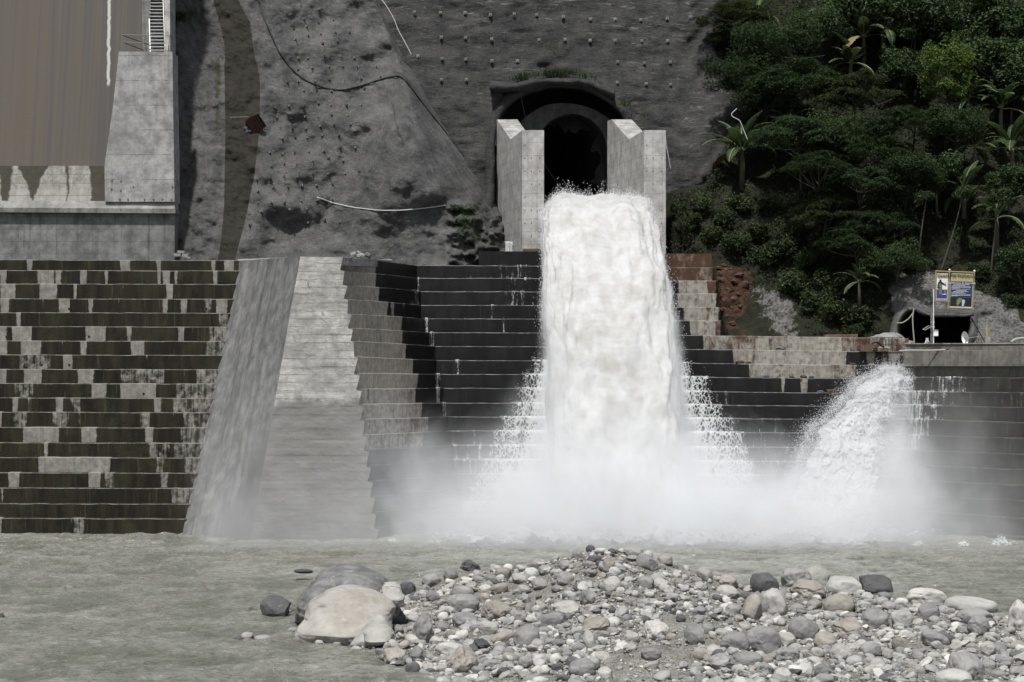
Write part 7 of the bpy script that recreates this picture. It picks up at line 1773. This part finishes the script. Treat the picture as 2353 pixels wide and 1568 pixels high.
# rusty kerbs lying on top of the wall
for nm, pts, Y, lab in (('concrete_kerb', ((0, 1098), (388, 1102), (385, 1052), (0, 1062)), 175.5, 'long rusty concrete kerb lying on the wall top, away from the channel'), ('concrete_kerb', ((420, 1262), (620, 1262), (610, 1185), (420, 1188)), 172.3, 'short rusty concrete kerb by the channel mouth, with a flat top'), ('concrete_kerb', ((622, 1262), (752, 1258), (748, 1218), (622, 1218)), 172.0, 'rusty rounded kerb end right beside the channel mouth')):
    V, Fc = slab(np.array([P(*hq(x, y), Y) for x, y in pts]), 1.2); tag(obj(nm, V, Fc, M['rustbar'], None, V[0]), lab, 'kerb', 'rusty kerbs on the wall top')
V, Fc = ico(3); V = V * [1, 1, 1] + .25 * fbm(V * 1.5, 4)[:, None] * V; V[:, 2] = np.maximum(V[:, 2], -.4)
tag(obj('rubble_mound', V * [2.3, 1.0, .85] + P(*hq(740, 1180), 174.5), Fc, M['low2'], None, P(*hq(740, 1230), 174.5), smooth=True), 'pale heap of sprayed concrete rubble behind the guard railing', 'rubble')
lay2('hose', [hq(560, 1165), hq(590, 1150), hq(625, 1152), hq(660, 1190), hq(700, 1205)], .10, M['pipe'], 'black hose looped over the wall top by the railing', 'hose', 172.0)
lay2('hose', [hq(880, 1250), hq(1000, 1245), hq(1200, 1247), hq(1380, 1243), hq(1420, 1240)], .05, M['hose'], 'pale hose lying along the ledge of the wing wall', 'hose', 169.3)
lay2('cable', [hq(1500, 1165), hq(1480, 1210), hq(1440, 1245)], .025, M['pipe'], 'black cable hanging over the parapet under the dish antenna side', 'cable', 170.4)
lay2('cable', [hq(1250, 1178), hq(1210, 1215), hq(1160, 1235)], .025, M['pipe'], 'black cable hanging over the parapet under the mast', 'cable', 170.9)
lay2('cable_drum_hose', [hq(2200, 1150), hq(2250, 1120), hq(2300, 1108), hq(2360, 1105)], .14, M['rope'], 'thick grey hose coiled behind the parapet at the outer edge', 'hose', 167.5)
# ================================================================ light and camera
EL, AZ = math.radians(64), math.radians(17)       # sun high, behind the camera and to its left
sd = Vector((-math.sin(AZ) * math.cos(EL), -math.cos(AZ) * math.cos(EL), math.sin(EL)))
sl = bpy.data.lights.new('sun', 'SUN'); sl.energy = 4.3; sl.angle = math.radians(2.5); sl.color = (1, .98, .95)
so = bpy.data.objects.new('sun', sl); COL.objects.link(so); so.rotation_euler = (-sd).to_track_quat('-Z', 'Y').to_euler(); so.location = (-60, -40, 150)
w = bpy.data.worlds.new('World'); SC.world = w; w.use_nodes = True
nt = w.node_tree; bg = nt.nodes['Background']
sky = nt.nodes.new('ShaderNodeTexSky'); sky.sky_type = 'NISHITA'; sky.sun_disc = False
sky.sun_elevation = EL; sky.sun_rotation = math.pi + AZ; sky.air_density = 1.0; sky.dust_density = 3.0; sky.altitude = 400
hs = nt.nodes.new('ShaderNodeHueSaturation'); hs.inputs['Saturation'].default_value = .40   # thin bright cloud
nt.links.new(sky.outputs[0], hs.inputs['Color']); nt.links.new(hs.outputs[0], bg.inputs[0]); bg.inputs[1].default_value = .092
cd = bpy.data.cameras.new('camera'); cam = bpy.data.objects.new('camera', cd); COL.objects.link(cam)
cam.location = (0, 0, H); cam.rotation_euler = (math.pi / 2, 0, 0)
cd.sensor_width = 36; cd.lens = 36 * F / 2353; cd.shift_y = (V0 - 784) / 2353; cd.clip_start = 1; cd.clip_end = 2500
SC.camera = cam
SC.view_settings.view_transform = 'Standard'; SC.view_settings.look = 'None'; SC.view_settings.gamma = 1; SC.view_settings.exposure = EXPO
SC.cycles.max_bounces = 12; SC.cycles.diffuse_bounces = 3; SC.cycles.glossy_bounces = 2; SC.cycles.transparent_max_bounces = 16; SC.cycles.volume_bounces = 8
SC.cycles.volume_step_rate = 1.0; SC.cycles.volume_max_steps = 128
SC.cycles.use_denoising = True
